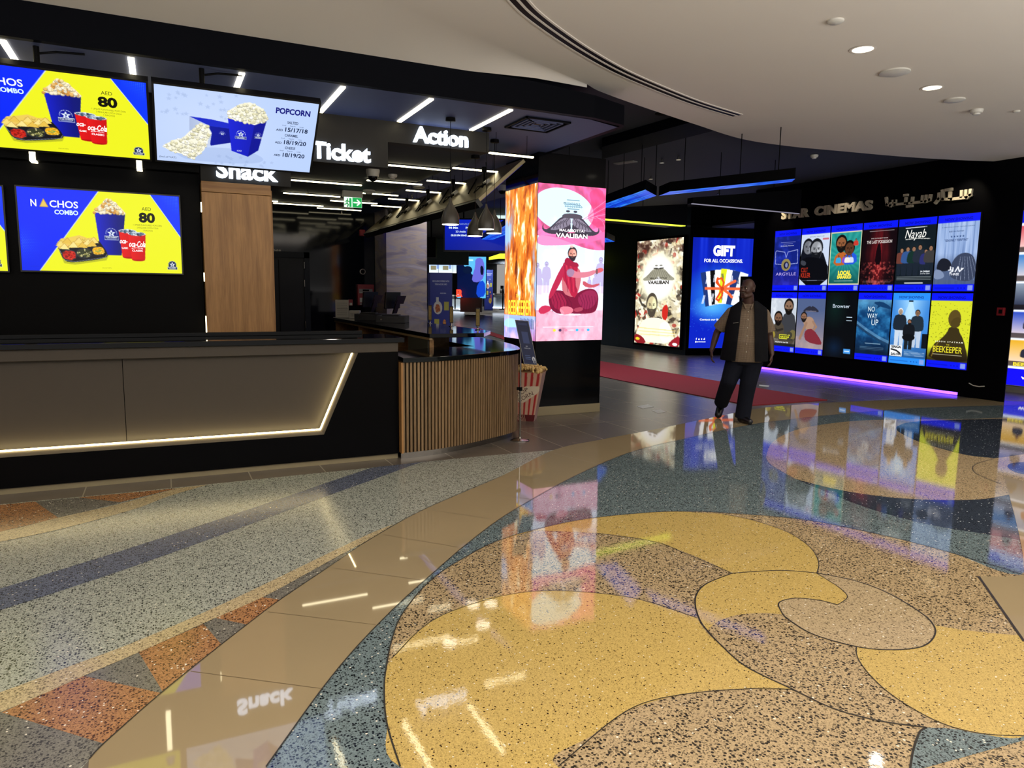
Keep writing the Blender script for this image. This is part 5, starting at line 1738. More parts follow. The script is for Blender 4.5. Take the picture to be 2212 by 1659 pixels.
# the lightbox at the picture's edge
a = Art(1.7, 2.86, 150, '#eaf2ff')
a.rect(0, 0, 1, .07, '#1420d8')
a.rect(0, .90, 1, 1, '#1410e8')
a.T('NOW SHOWING', .5, .055, .03, '#ffffff', w=.7, bold=.03)
a.T('www.starcinemas.ae', .5, .96, .022, '#ffffff', w=.66, bold=.03)
cs = ['#c9505a', '#2a6cb8', '#7a5a4a', '#2c49b8', '#d89a24', '#5a3a8a', '#a83a4a', '#3a7a8a', '#c97a3a', '#3a4a9a']
for i in range(10):
    c, r = i % 2, i // 2
    u, v = .02 + .49 * c, .085 + .163 * r
    col = cs[(i * 3 + r) % 10] if c else ('#d9848a', '#c94a56', '#3a78c0', '#8a97a8', '#2c49b8', '#e0a828')[r + 1 if r < 5 else 5]
    a.rect(u, v, u + .47, v + .15, col, grad=('#1b2038' if r == 2 else '#f0d8d0', 'v'))
    a.person(u + .17, v + .03, .12, '#2a2a3a')
    a.person(u + .32, v + .04, .11, '#8a3030')
    a.rect(u, v + .12, u + .47, v + .15, '#1b1414', .7)
a.T('BEEKEEPER', .255, .885, .02, '#f2d83a', w=.34, bold=.04)
t = thing('edge_lightbox', 'tall white edged lightbox of film posters at the far right border', 'lightbox', (12.75, 6.2, 0))
panel_screen(t, a, (12.74, 7.13, 2.98), (0, -1, 0), (0, 0, -1), (-1, 0, 0), m_lightbox, m_whiteplastic, .06, .01)
obj('plinth', MB().box(12.72, 12.85, 5.25, 7.14, 0, .10), m_greyplastic, t)

# ---------------------------------------------------------------- pendants
def pendant(x, y, z, top, lab):
    t = thing('pendant_lamp', lab, 'lamp', (x, y, top), 'dark pendant lamps by the curved counter')
    obj('canopy', MB().lathe([(.048, 0), (.05, -.03), (.045, -.034), (.004, -.036)], (x, y, top), 20), m_black, t, smooth=True)
    obj('cord', MB().cyl((x, y, z + .25), (x, y, top - .02), .0035, n=6), m_black, t)
    prof = [(.088, 0), (.09, .03), (.088, .065), (.078, .105), (.06, .145), (.038, .18), (.02, .21), (.011, .24), (.009, .26)]
    obj('shade', MB().lathe(prof[::-1] + [(.084, .002), (.082, .03), (.07, .10), (.02, .16)], (x, y, z), 28), M('dark bronze shade', '#45403a', 0.36), t, smooth=True)
    obj('bulb', MB().lathe([(.001, -.003), (.0835, -.003), (.0835, .001), (.001, .002)], (x, y, z), 24), m_downlight, t)


pendant(2.633, 6.828, 2.222, 3.25, 'largest dark pendant lamp, hanging on its own in front of the word Action')
p3, p4 = G(1026, 510, 2.175), G(1067, 504, 2.22)
pendant(3.12, 7.045, 2.216, 3.25, 'dark pendant lamp nearest the lit column')
pendant(p3[0], p3[1], 2.175, 3.05, 'lowest dark pendant lamp, in front of the blue hanging screen')
pendant(p4[0], p4[1], 2.22, 3.25, 'dark pendant lamp half hidden behind another beside the lit column')

# ---------------------------------------------------------------- ticket screens seen from behind
m_backmetal = M('brushed gold grey metal', '#8b7f62', 0.34, metal=0.75, var=.12, scale=5, stretch=(1, 8, 1))
tick = Art(1.06, .66, 60, '#0c1a9c')
tick.rect(.05, .1, .95, .2, '#e8eefc')
tick.rect(.05, .3, .7, .36, '#7fa2f0')
tick.rect(.05, .45, .8, .51, '#7fa2f0')
for k in range(5):
    x0, y0 = 3.345 + .022 * k, 7.72 + 1.09 * k
    t = thing('ticket_screen', ('back of the nearest tilted screen over the ticket counter, next to the lit column', 'back of the second tilted screen in the row over the ticket counter', 'back of the middle tilted screen in the row over the ticket counter', 'back of the fourth tilted screen in the row over the ticket counter', 'back of the farthest tilted screen in the row, over the far till')[k], 'screen', (x0 + .3, y0 + .5, 2.8), 'row of tilted screens over the ticket counter')
    u, v = np.array([0, 1, 0]), np.array([.76, 0, .65])
    n = np.array([-.65, 0, .76])
    c = np.array([x0, y0, 2.587])
    obj('back_cover', MB().obox(c, u, v, n, 1.08, .76, .045), m_backmetal, t, bev=.004)
    show(tick, 'display', c + v * .71 + u * .01 - n * .003, u, -v, -n, m_scr, t)
    obj('lower_rail', MB().obox(c - v * .05 - n * .05, u, v, n, 1.085, .05, .09), m_bezel, t)
    br = MB()
    for d in (.34, ):
        br.obox(c + u * d + v * .26 + n * .047, (0, .82, 0) + v * .57, n, np.cross(u, n), .34, .02, .03)
    obj('bracket', br, m_black, t)
    obj('cable_tray', MB().obox(c + u * .66 + v * .2 + n * .047, np.array([0, .75, 0]) + v * .66, n, np.cross(u, n), .62, .012, .012), m_black, t)
    q = c + u * .45 + v * .36 + n * .05
    obj('pole', MB().cyl(q, (q[0], q[1], 3.05 if q[0] < 3.237 or q[1] > 9 else 3.05), .016, n=10).cyl((q[0], q[1], 3.0), (q[0], q[1], 3.06), .03, n=12), m_black, t)
    q2 = c + u * .25 + v * .3 + n * .06
    obj('socket', MB().obox(q2, u, v, n, .07, .07, .035), m_whiteplastic, t)
    obj('cable', MB().tube([q2 + u * .03, q2 - v * .12 + n * .05, q2 - v * .22 - u * .05 + n * .03, q2 - v * .1 - u * .09 + n * .04, q2 - v * .02 - u * .03 + n * .02], .007, n=6).tube([q, q + np.array([0, -.08, .1]), q + np.array([0, -.05, .25])], .004, n=5), m_black, t)

# ---------------------------------------------------------------- exit sign, cameras, detectors
a = Art(.27, .15, 54, '#1aa04c')
a.rect(0, 0, .47, 1, '#e9f7ec')
a.rect(.30, .1, .42, .95, '#1aa04c')
a.ell(.2, .2, .035, .06, '#12843c')
a.line([(.19, .3), (.17, .58), (.24, .72), (.2, .92)], .03, '#12843c')
a.line([(.17, .58), (.1, .7), (.04, .72)], .026, '#12843c')
a.line([(.1, .48), (.14, .36), (.19, .34), (.27, .45), (.32, .42)], .02, '#12843c')
a.line([(.55, .5), (.88, .5)], .035, '#f2fff5')
a.line([(.74, .26), (.9, .5), (.74, .74)], .035, '#f2fff5')
a.line([(.01, .02), (.99, .02), (.99, .98), (.01, .98), (.01, .02)], .012, '#d8f2de')
t = thing('exit_sign', 'green running man exit sign hanging from the dark ceiling', 'sign', (2.66, 11, 3.05))
obj('housing', MB().box(2.515, 2.815, 10.985, 11.06, 2.955, 3.05), m_whiteplastic, t, bev=.004)
obj('plate', MB().box(2.527, 2.803, 11.0, 11.02, 2.80, 2.96), m_whiteplastic, t)
show(a, 'pictogram', (2.53, 10.998, 2.953), (1, 0, 0), (0, 0, -1), (0, -1, 0), m_lightbox, t)


def dome(x, y, z, lab):
    t = thing('dome_camera', lab, 'camera', (x, y, z))
    obj('housing', MB().lathe([(.085, 0), (.085, -.03), (.07, -.085), (.05, -.09)], (x, y, z), 22), m_whiteplastic, t, smooth=True)
    obj('dome', MB().ball((x, y, z - .085), (.062, .062, .06), 16, 9), m_blackgloss, t, smooth=True)


dome(2.43, 8.98, 3.05, 'white dome camera under the dark ceiling by the word Ticket')
q = G(1085, 428, 3.05)
dome(q[0], q[1], 3.25, 'white dome camera between the tilted screens and the lit column')


def detector(x, y, z, lab, r=.055, flat=False, grp=None):
    prof = [(r, 0), (r, -.012), (r * .8, -.02), (.001, -.022)] if flat else [(r, 0), (r, -.02), (r * .85, -.035), (r * .6, -.04), (r * .55, -.055), (.001, -.058)]
    return tag(obj('ceiling_disc' if flat else 'smoke_detector', MB().lathe([(.001, .0)] + prof, (x, y, z), 20), m_whiteplastic, smooth=True), lab, 'detector' if not flat else 'fitting', grp)


for (x, y, z, lab, fl, r) in ((848, 377, 3.05, 'white smoke detector just right of the dome camera', 0, .06), (797, 411, 3.05, 'white smoke detector behind the dome camera', 0, .09), (905, 404, 3.05, 'flat pale ceiling disc at the end of a light strip', 1, .09), (1759, 335, 3.755, 'white smoke detector on the dark lobby ceiling', 0, .06),
                           (2110, 237, 3.6, 'white smoke detector on the white mall ceiling', 0, .065), (1805, 44, 3.6, 'pale disc on the white ceiling nearest the top border', 1, .06), (1933, 155, 3.6, 'large pale flush speaker disc between the two mall downlights', 1, .13), (2062, 215, 3.6, 'pale flush disc beside the farther mall downlight', 1, .10), (2196, 239, 3.6, 'small pale disc near the picture border on the white ceiling', 1, .035)):
    q = G(x, y, z)
    detector(q[0], q[1], z, lab, r, bool(fl))
for (x, y, z, lab) in ((666, 410, 3.05, 'small sprinkler head in the dark ceiling nearest the word Snack'), (738, 455, 3.05, 'small sprinkler head in the dark ceiling just left of the exit sign'), (890, 420, 3.05, 'small sprinkler head in the dark ceiling above the tilted screens')):
    q = G(x, y, z)
    o = obj('sprinkler_head', MB().cyl(q, q - np.array([0, 0, .04]), .012).cyl(q - np.array([0, 0, .05]), q - np.array([0, 0, .056]), .03), m_chrome)
    tag(o, lab, 'sprinkler', 'sprinklers in the dark ceiling')

# downlight fittings
for i, (x, y) in enumerate(MALL_AND_FILL_LAMPS[:2]):
    t = thing('downlight', ('round lit downlight in the white ceiling, larger and nearer', 'round lit downlight in the white ceiling, smaller and farther')[i], 'light', (x, y, 3.6), 'downlights in the mall ceiling')
    obj('trim_ring', MB().lathe([(.098, 0), (.105, -.004), (.085, -.006), (.08, 0)], (x, y, 3.6), 28), m_white, t, smooth=True)
    obj('lens', MB().lathe([(.001, -.002), (.082, -.002), (.082, -.001), (.001, 0)], (x, y, 3.598), 28), m_downlight, t)
t = thing('lobby_spot', 'single lit spot in the dark ceiling just beyond the white edge', 'light', (5.497, 7.244, 3.755))
obj('trim_ring', MB().lathe([(.07, 0), (.075, -.01), (.05, -.012)], (5.6, 7.38, 3.755), 20), m_black, t)
obj('lens', MB().lathe([(.001, -.004), (.052, -.004), (.001, 0)], (5.6, 7.38, 3.75), 20), m_downlight, t)
q = G(1593, 496, 3.25)
tag(obj('recess_light', MB().lathe([(.001, -.006), (.11, -.006), (.11, 0), (.001, 0)], (q[0], q[1], 3.25), 20), m_downlight), 'round lit lamp in the recess over the gift lightbox', 'light')
q = G(1507, 503, 3.2)
tag(obj('wall_camera', MB().box(q[0] - .09, q[0] + .09, q[1] - .1, q[1] + .12, 3.14, 3.27), m_greyplastic, bev=.01), 'small grey box fixed above the gift lightbox', 'camera')

# ceiling vent
t = thing('ceiling_vent', 'square black ceiling vent with nested louvres in the soffit', 'vent', (3.5, 6.64, 3.25))
for k in range(5):
    w = .25 - .048 * k
    mb = MB()
    for (x0, x1, y0, y1) in ((-w, w, -w, -w + .016), (-w, w, w - .016, w), (-w, -w + .016, -w, w), (w - .016, w, -w, w)):
        mb.box(3.5 + x0, 3.5 + x1, 6.64 + y0, 6.64 + y1, 3.232 + .002 * k, 3.25)
    obj('frame' if k == 0 else 'louvre', mb, m_dark2 if k else m_fascia, t)
obj('duct', MB().box(3.27, 3.73, 6.41, 6.87, 3.247, 3.2495), m_black, t)

# slot diffuser curved in the white ceiling
SD = [(1.9, 4.35), (2.356, 4.784), (2.559, 4.962), (2.886, 5.193), (3.306, 5.459), (3.831, 5.747), (4.372, 5.983), (5.214, 6.298), (6.02, 6.515)]
pts = spl([('w', *p) for p in SD])
t = thing('slot_diffuser', 'long curved black slot diffuser in the white mall ceiling', 'vent', (3.8, 5.7, 3.6))


def ribbon(pts, off, wd, z0, z1):
    mb = MB()
    L, Rr = [], []
    for i, p in enumerate(pts):
        tn = pts[min(i + 1, len(pts) - 1)] - pts[max(i - 1, 0)]
        tn = tn / np.linalg.norm(tn)
        nr = np.array([-tn[1], tn[0]])
        L.append(p + nr * (off + wd / 2))
        Rr.append(p + nr * (off - wd / 2))
    return mb.prism(L + Rr[::-1], z0, z1)


for off in (-.036, .036):
    obj('slot', ribbon(pts, off, .042, 3.594, 3.602), m_black, t)
for off in (-.066, 0, .066):
    obj('slot_edge', ribbon(pts, off, .018, 3.592, 3.602), m_white, t)

# ---------------------------------------------------------------- back wall devices
t = thing('fire_panel', 'red fire alarm panel with a grey control strip on the navy back wall', 'alarm', (3.55, 13.8, 1.48))
obj('cabinet', MB().box(3.387, 3.704, 13.7, 13.8, 1.275, 1.676), m_red, t, bev=.006)
obj('control_strip', MB().box(3.41, 3.67, 13.692, 13.7, 1.505, 1.59), m_greyplastic, t)
obj('display', MB().box(3.48, 3.60, 13.689, 13.693, 1.545, 1.578), m_black, t)
mb = MB()
for k in range(8):
    mb.box(3.42 + .03 * k, 3.44 + .03 * k, 13.689, 13.693, 1.512, 1.53)
obj('keys', mb, m_whiteplastic, t)
obj('notice', MB().box(3.42, 3.51, 13.694, 13.7, 1.33, 1.42), m_whiteplastic, t)
obj('notice', MB().box(3.42, 3.50, 13.694, 13.7, 1.285, 1.315), m_greyplastic, t)
t = thing('call_point', 'small red fire call point left of the red panel', 'alarm', (3.26, 13.8, 1.33))
obj('casing', MB().box(3.222, 3.298, 13.75, 13.8, 1.27, 1.385), m_red, t, bev=.004)
obj('sign_plate', MB().box(3.235, 3.285, 13.746, 13.75, 1.275, 1.32), m_whiteplastic, t)
t = thing('wall_dial', 'round steel ringed dial on the navy back wall', 'dial', (3.506, 13.8, 1.92))
obj('ring', MB().lathe([(.04, 0), (.055, 0), (.055, .03), (.04, .03), (.04, 0)], (0, 0, 0), 20), m_chrome, t).matrix_local = Matrix.Translation((0, 0, 0)) @ Matrix.Rotation(R(90), 4, 'X')
obj('face', MB().cyl((3.506, 13.78, 1.92), (3.506, 13.8, 1.92), .04), m_black, t)
q = onY(783, 503, 13.75)
tag(obj('alarm_sounder', MB().box(q[0] - .05, q[0] + .05, 13.73, 13.8, q[2] - .06, q[2] + .06), m_red, bev=.01), 'small red alarm sounder high on the navy wall under the tilted screens', 'alarm')

# pale stone column
m, nt, pr = newmat('veined pale stone')
tc = node(nt, 'ShaderNodeTexCoord')
mp = node(nt, 'ShaderNodeMapping', {'Vector': tc.outputs['Object'], 'Scale': (.7, .7, 2.6)})
wv = node(nt, 'ShaderNodeTexNoise', {'Vector': mp.outputs[0], 'Scale': 1.3, 'Detail': 6.0, 'Distortion': 1.2})
cr = node(nt, 'ShaderNodeValToRGB', {'Fac': wv.outputs[0]})
cr.color_ramp.elements[0].position, cr.color_ramp.elements[0].color = .3, (*lin('#5c5560'), 1)
cr.color_ramp.elements[1].position, cr.color_ramp.elements[1].color = .7, (*lin('#b9b0b8'), 1)
for ps, cc in ((.44, '#857c88'), (.5, '#a39486'), (.56, '#8f8894')):
    e = cr.color_ramp.elements.new(ps)
    e.color = (*lin(cc), 1)
nt.links.new(cr.outputs[0], pr.inputs['Base Color'])
pr.inputs['Roughness'].default_value = .35
tag(obj('stone_column', MB().box(3.75, 4.54, 13.0, 13.78, 0, 3.05), m, bev=.004), 'square column of pale wavy veined stone behind the tills', 'column')

# ---------------------------------------------------------------- banners, hanging screen and the far lobby
def banner(tl_px, w_px, d, hz, lab, zb, side=True):
    p = depth(*tl_px, d)
    p[2] = zb + hz
    w = w_px / F * d
    t = thing('banner_stand', lab, 'banner', (p[0], p[1], zb))
    a = Art(w - .05, hz - .05, 70, '#33408f')
    a.rect(0, 0, 1, 1, '#3a4690', grad=('#23308a', 'v'))
    a.T('EXCLUSIVE OFFERS WITH', .5, .105, .018, '#cfd6ea', w=.76, bold=.02)
    a.T('YOUR ADCB CARD', .5, .14, .018, '#cfd6ea', w=.56, bold=.02)
    a.T('ADCB DEAL', .6, .24, .014, '#cfd6ea', w=.28, bold=.02)
    a.ell(.36, .40, .2, .075, '#d8d4cc')
    a.heap([(.22, .42), (.28, .36), (.42, .36), (.48, .42), (.36, .46)], ['#b8643c', '#d98a50', '#8f4a2c'], 30, .03, 2)
    a.rect(.28, .28, .40, .36, '#d8d8cf')
    a.rect(.64, .33, .86, .43, '#b9b452')
    a.rect(.2, .53, .42, .63, '#b9b452')
    a.rect(.58, .58, .74, .74, '#262a5c')
    a.heap([(.56, .585), (.66, .52), (.76, .585)], ['#d98a3c', '#e8b068'], 12, .03, 3)
    a.rect(.70, .62, .83, .72, '#b84a5a')
    a.heap([(.45, .80), (.5, .72), (.8, .70), (.88, .78), (.7, .86)], ['#c9a03c', '#e0bc5a', '#8f5a24'], 20, .04, 4)
    a.T('ADCB CHOICE', .3, .68, .016, '#dfe4f2', w=.32, bold=.02)
    u = RIGHTV
    n = -FWD
    obj('casing', MB().obox(p - u * .005 - n * .06 - np.array([0, 0, hz]), u, (0, 0, 1), n, w + .01, hz, .055), M('deep blue banner side', '#12205e', 0.5), t)
    show(a, 'printed_sheet', p + u * .05 + np.array([0, 0, -.0]), u, (0, 0, -1), n, m_print, t)
    return t


banner((924, 588), 52, 15.7, 1.97, 'large blue banner stand with food pictures, beyond the slim counter signs', 0)
banner((1046, 592), 19, 36, 2.05, 'small far blue banner stand right of the picture totem', .64)
d = 19.0
p = depth(961, 474, d)
t = thing('hanging_screen', 'wide blue hanging screen listing show times, behind the pendant lamps', 'screen', p)
a = Art(2.5, .80, 150, '#0a1fa0')
a.rect(0, 0, 1, 1, '#0a22b8', grad=('#06188c', 'v'))
a.T('98 Min', .09, .30, .07, '#dff0ff', w=.10, bold=.04)
a.T('PG15', .26, .30, .07, '#dff0ff', w=.075, bold=.04)
a.T('2D Arabic', .17, .42, .06, '#cfe4ff', w=.11, bold=.03)
a.T('05:30 PM 09:45 PM', .17, .545, .06, '#dff0ff', w=.21, bold=.04)
a.T('THE MARVELS', .17, .17, .055, '#8fa8d8', w=.18)
panel_screen(t, a, p, RIGHTV, (0, 0, -1), -FWD, m_scr, m_bezel, .08, .04)
q1, q2 = p + RIGHTV * .5, p + RIGHTV * 2.0
for q in (q1, q2):
    obj('pole', MB().cyl(q + FWD * .05, (q[0] + FWD[0] * .05, q[1] + FWD[1] * .05, 3.755), .02), m_black, t)

hexa = Art(2.2, .5, 170, '#0a2a9c')
rg = np.random.default_rng(8)
for i in range(15):
    for j in range(5):
        u, v = (i + .5) / 14, (j + (.5 if i % 2 else 0)) / 4
        k = rg.integers(5)
        hexa.ell(u, v, .033, .112, ('#1e5af0', '#2a78f8', '#1440d0', '#4cb8f8', '#1a4ee8')[k])
        if k == 3:
            hexa.ell(u, v, .022, .075, '#1e6af4')


def art_quad(art, name, A, B, Cc, D, mat, parent, lift):
    """the picture stretched over a four cornered face (tl, tr, br, bl)"""
    me = art.mesh((0, 0, 0), (1, 0, 0), (0, 1, 0), (0, 0, -1), name)
    A, B, Cc, D, lift = (np.array(q, float) for q in (A, B, Cc, D, lift))
    n_ = len(me.vertices)
    co = np.empty(n_ * 3)
    me.vertices.foreach_get('co', co)
    co = co.reshape(-1, 3)
    s_, t_ = (co[:, 0] / art.w)[:, None], (co[:, 1] / art.h)[:, None]
    P = A * (1 - s_) * (1 - t_) + B * s_ * (1 - t_) + Cc * s_ * t_ + D * (1 - s_) * t_ - lift * co[:, 2:3]
    me.vertices.foreach_set('co', P.ravel())
    me.update()
    return finish(name, me, mat, parent)


def hex_light(pl, lab, z=2.95, rods=()):
    t = thing('hexagon_light', lab, 'light', (*np.mean(pl, 0), z), 'hanging blue hexagon light panels')
    obj('housing', MB().prism([tuple(q) for q in pl], z + .002, z + .13), m_black, t)
    A, B, Cc, D = [np.array([q[0], q[1], z]) for q in pl]
    art_quad(hexa, 'panel', A, B, Cc, D, m_scr, t, (0, 0, -1))
    for x, y in rods:
        obj('rod', MB().cyl((x, y, z + .12), (x, y, 3.755), .006, n=6), m_black, t)


e1 = [(5.92, 8.08), (6.42, 8.49), (7.35, 12.3), (6.85, 12.0)]
hex_light(e1, 'hanging blue hexagon light panel running away behind the lit column', rods=[(6.15, 8.5), (6.4, 9.3), (6.7, 8.9)])
e2 = [(6.31, 8.06), (6.45, 8.48), (7.05, 6.62), (6.90, 6.43)]
hex_light(e2, 'slim hanging blue light panel pointing towards the poster wall', rods=[(6.5, 8.0), (6.75, 7.2), (6.9, 6.7)])
e3 = [G(1040, 517, 2.95)[:2], G(1062, 519, 2.95)[:2], G(1120, 497, 2.95)[:2], G(1120, 470, 2.95)[:2]]
hex_light(e3, 'blue hexagon light panel glimpsed left of the lit column', rods=[tuple(np.mean(e3, 0))])
e4 = [G(1304, 524, 2.8)[:2], G(1328, 522, 2.8)[:2], G(1310, 514, 2.8)[:2], G(1290, 514, 2.8)[:2]]
hex_light(e4, 'small far blue hexagon light panel low beside the lit column', 2.8, [tuple(np.mean(e4, 0))])


def wedge(P0, P1, z0, za, zb, dep, lab, glowm, gw=.03, rods=()):
    t = thing('ceiling_baffle', lab, 'baffle', (*((np.array(P0) + np.array(P1)) / 2), 3.7), 'black angular baffles hanging in the lobby')
    P0, P1 = np.array([*P0, 0.0]), np.array([*P1, 0.0])
    d = (P1 - P0) / np.linalg.norm(P1 - P0)
    bk = np.array([-d[1], d[0], 0]) * dep
    Z = np.array([0, 0, 1.0])
    v = [P0 + Z * z0, P1 + Z * z0, P1 + Z * zb, P0 + Z * za]
    v = v + [q + bk for q in v]
    obj('body', MB().add(v, [(0, 1, 2, 3), (7, 6, 5, 4), (0, 4, 5, 1), (1, 5, 6, 2), (2, 6, 7, 3), (3, 7, 4, 0)]), m_black, t)
    obj('light_edge', MB().obox(P0 + Z * (z0 - .012) + bk * .02, d, bk / dep, Z, np.linalg.norm(P1 - P0) - .02, gw, .012), glowm, t)
    for f in (.25, .75):
        q = P0 * (1 - f) + P1 * f + bk * .5
        obj('rod', MB().cyl((q[0], q[1], za), (q[0], q[1], 3.755), .006, n=6), m_black, t)


wedge((4.9, 9.3), (7.93, 9.64), 2.7, 2.72, 3.05, .5, 'black baffle with a yellow green glowing lower edge', glow('lime light edge', '#d6ee3c', 2.2), .10)
wedge((7.32, 8.78), (9.72, 8.9), 2.935, 3.02, 3.33, .12, 'black baffle with a pale lower edge that covers part of the silver sign', glow('pale light edge', '#c9c4dc', .45), .03)
wedge((5.9, 10.3), (7.0, 10.0), 2.76, 2.82, 2.92, .5, 'black baffle with a dim blue lower edge behind the lit column', glow('dim blue light edge', '#1c3f8a', .6), .03)

# far lobby behind the ticket counter
D = 36.0


def far_box(x0, x1, y0, y1, d, th, name, mat, parent=None):
    p, q = depth(x0, y0, d), depth(x1, y1, d)
    return obj(name, MB().obox((p[0], p[1], q[2]), RIGHTV, (0, 0, 1), FWD, abs(x1 - x0) / F * d, p[2] - q[2], th), mat, parent)


t = thing('picture_totem', 'far totem with a blue picture of a figure in a purple wrap', 'totem', depth(1018, 673, 34))
far_box(994, 1041, 643, 674.5, 34, .8, 'pedestal', M('pale grey laminate', '#a5a6a4', .5), t)
p = depth(988, 554, 34)
a = Art(62 / F * 34, 89 / F * 34, 90, '#5fc0f2')
a.poly([(.0, 0), (.1, .0), (.2, .2), (.35, .3), (.5, .35), (.6, 1), (0, 1)], '#06123a', smooth=1)
a.poly([(0, .55), (.3, .42), (.5, .4), (.85, .6), (1, 1), (0, 1)], '#07143f', smooth=1)
a.ell(.36, .32, .16, .09, '#0a1838')
a.poly([(.62, .05), (.85, .02), (.95, .2), (.93, .5), (.75, .62), (.5, .6), (.55, .4), (.62, .25)], '#6a6ad8', smooth=1)
a.poly([(.8, .2), (.92, .25), (.9, .45), (.8, .42)], '#0b1030', smooth=1)
a.poly([(.7, .62), (.95, .55), (1, .95), (.65, .98)], '#1448d0', smooth=1)
a.rect(.2, .07, .55, .11, '#bdf2ff')
panel_screen(t, a, p, RIGHTV, (0, 0, -1), -FWD, m_scr, m_bezel, .2, .03)
t = thing('far_bar', 'far white tiled bar counter left of the totem', 'counter', depth(985, 668, 37))
far_box(972, 1000, 640, 668, 37, .8, 'front', M('white glazed tile', '#b9c2c2', .3), t)
far_box(970, 1002, 666, 670, 36.9, .5, 'kick_strip', m_letter, t)
far_box(970, 1002, 637, 640, 36.9, .9, 'worktop', m_whiteplastic, t)
t = thing('far_desk', 'far white desk with pale tiles beside the lit column', 'counter', depth(1080, 665, 37))
far_box(1066, 1105, 637, 664, 37, .8, 'front', M('white glazed tile', '#b9c2c2', .3), t)
far_box(1064, 1106, 663, 666.5, 36.9, .5, 'kick_strip', m_letter, t)
far_box(1064, 1106, 634, 637, 36.9, .9, 'worktop', m_whiteplastic, t)
t = thing('far_monitor', 'black monitor on the far white desk', 'monitor', depth(1084, 634, 37))
far_box(1081, 1088, 617, 624, 36.8, .1, 'screen', m_black, t)
far_box(1080, 1089, 624, 634, 36.8, .3, 'stand', m_whiteplastic, t)
P_, f_ = letters('ER', depth(986, 640, 33.5), RIGHTV, (0, 0, 1), -FWD, 14 / F * 33.5, w=13 / F * 33.5, bold=.06, extrude=.02)
tag(obj('red_sign_lettering', MB().add(P_, f_), glow('red sign glow', '#ff3a24', 2.6)), 'glowing red letters left of the far totem', 'sign')
t = thing('menu_lightbox', 'far row of pale menu lightboxes above the large blue banner', 'lightbox', depth(956, 587, 38))
a = Art(59 / F * 38, 22 / F * 38, 80, '#a9cdf8')
a.tint(a.V, '#f4f8f0', .9)
for u in (.34, .86):
    a.rect(u, 0, u + .012, 1, '#20304a')
for u in (.06, .5):
    a.rect(u, .3, u + .2, .7, '#8a8468')
    a.rect(u + .22, .2, u + .3, .6, '#7f9ad0')
panel_screen(t, a, depth(927, 567, 38), RIGHTV, (0, 0, -1), -FWD, m_lightbox, m_bezel, .1, .03)
t = thing('hanging_speaker', 'black hanging box beside the pale stone column', 'speaker', depth(931, 530, 22))
far_box(922, 941, 512, 556, 22, .4, 'cabinet', m_black, t)
far_box(930, 933, 430, 514, 22.2, .04, 'pole', m_black, t)
o = far_box(918, 1012, 480, 572, 30, .3, 'wall_back', M('grey teal bulkhead', '#4c5a5e', .6))
o['kind'] = 'structure'
o = far_box(1010, 1130, 552, 570, 42, .3, 'wall_back', M('grey bulkhead', '#474c52', .6))
o['kind'] = 'structure'
p, q = depth(1057, 560, 26), depth(1110, 557, 24)
zl = depth(1078, 559, 25)[2]
ql = depth(1095, 559, 24.6)
tl_ = thing('lime_light', 'flat lime green ceiling light beyond the blue hanging screen', 'light', ql)
obj('rod', MB().cyl((ql[0], ql[1], zl + .1), (ql[0], ql[1], 3.755), .02, n=8), m_black, tl_)
obj('panel', MB().prism([depth(1056, 559.5, 26)[:2], depth(1078, 557, 25)[:2], depth(1115, 557, 25)[:2], depth(1115, 561, 23.5)[:2], depth(1080, 562, 23.5)[:2]], depth(1078, 559, 25)[2], depth(1078, 559, 25)[2] + .1), glow('lime panel', '#d6ee3c', 1.5), tl_)
tag(far_box(1068, 1110, 464, 482, 20.5, .05, 'lit_notice', glow('pale notice glow', '#d8f2ee', 1.1)), 'pale lit notice high beside the lit column', 'sign')
for x in (983, 1086):
    p = depth(x, 669, 33)
    t = thing('queue_post', 'thin dark queue post ' + ('left of the far totem' if x < 1000 else 'in front of the far white desk'), 'post', p)
    obj('pole', MB().cyl(p, p + np.array([0, 0, .95]), .03), m_black, t)
    obj('foot', MB().cyl(p, p + np.array([0, 0, .03]), .18, n=20), m_black, t)

# ---------------------------------------------------------------- carpet
tag(obj('red_carpet', MB().prism([(7.421, 7.483), (8.936, 7.452), (8.99, 10.5), (9.05, 14.2), (7.42, 14.2), (7.36, 10.5)], .001, .012), m_carpet), 'long plain red carpet runner on the grey tiles', 'carpet')
zc = lambda y: max(0, (y - 20) / 18 * .68)
rp = [(1000, 707.5), (1034, 708.5), (1100, 729), (1100, 737), (1036, 716.5)]
mb = MB()
P3 = []
for x, y in rp:
    r_ = ray(x, y)
    tt = 5.0
    for _ in range(60):
        q = EYEP + tt * r_
        tt += (q[2] - zc(q[1]) - .012) / -r_[2] * .7
    P3.append(EYEP + tt * r_)
mb.poly(P3)
mb.add([q - np.array([0, 0, .01]) for q in P3], [tuple(range(len(P3)))[::-1]])
tag(obj('red_carpet', mb, m_carpet), 'tip of a red carpet seen between the ticket counter and the lit column', 'carpet')

# ---------------------------------------------------------------- popcorn prop, sign stand, notice board
t = thing('popcorn_prop', 'oversized striped popcorn box standing between the curved counter and the lit column', 'prop', (3.965, 7.72, 0))
ca, sa = math.cos(R(-36)), math.sin(R(-36))


def pc(x, y, z, dx=0.0):
    return np.array([3.965 + ca * x - sa * y + dx, 7.72 + sa * x + ca * y, z])


bs, ts_ = .125, .19
B4 = [pc(-bs, -bs, 0), pc(bs, -bs, 0), pc(bs, bs, 0), pc(-bs, bs, 0)]
T4 = [pc(-ts_, -ts_, .60, .045), pc(ts_, -ts_, .60, .045), pc(ts_, ts_, .60, .045), pc(-ts_, ts_, .60, .045)]


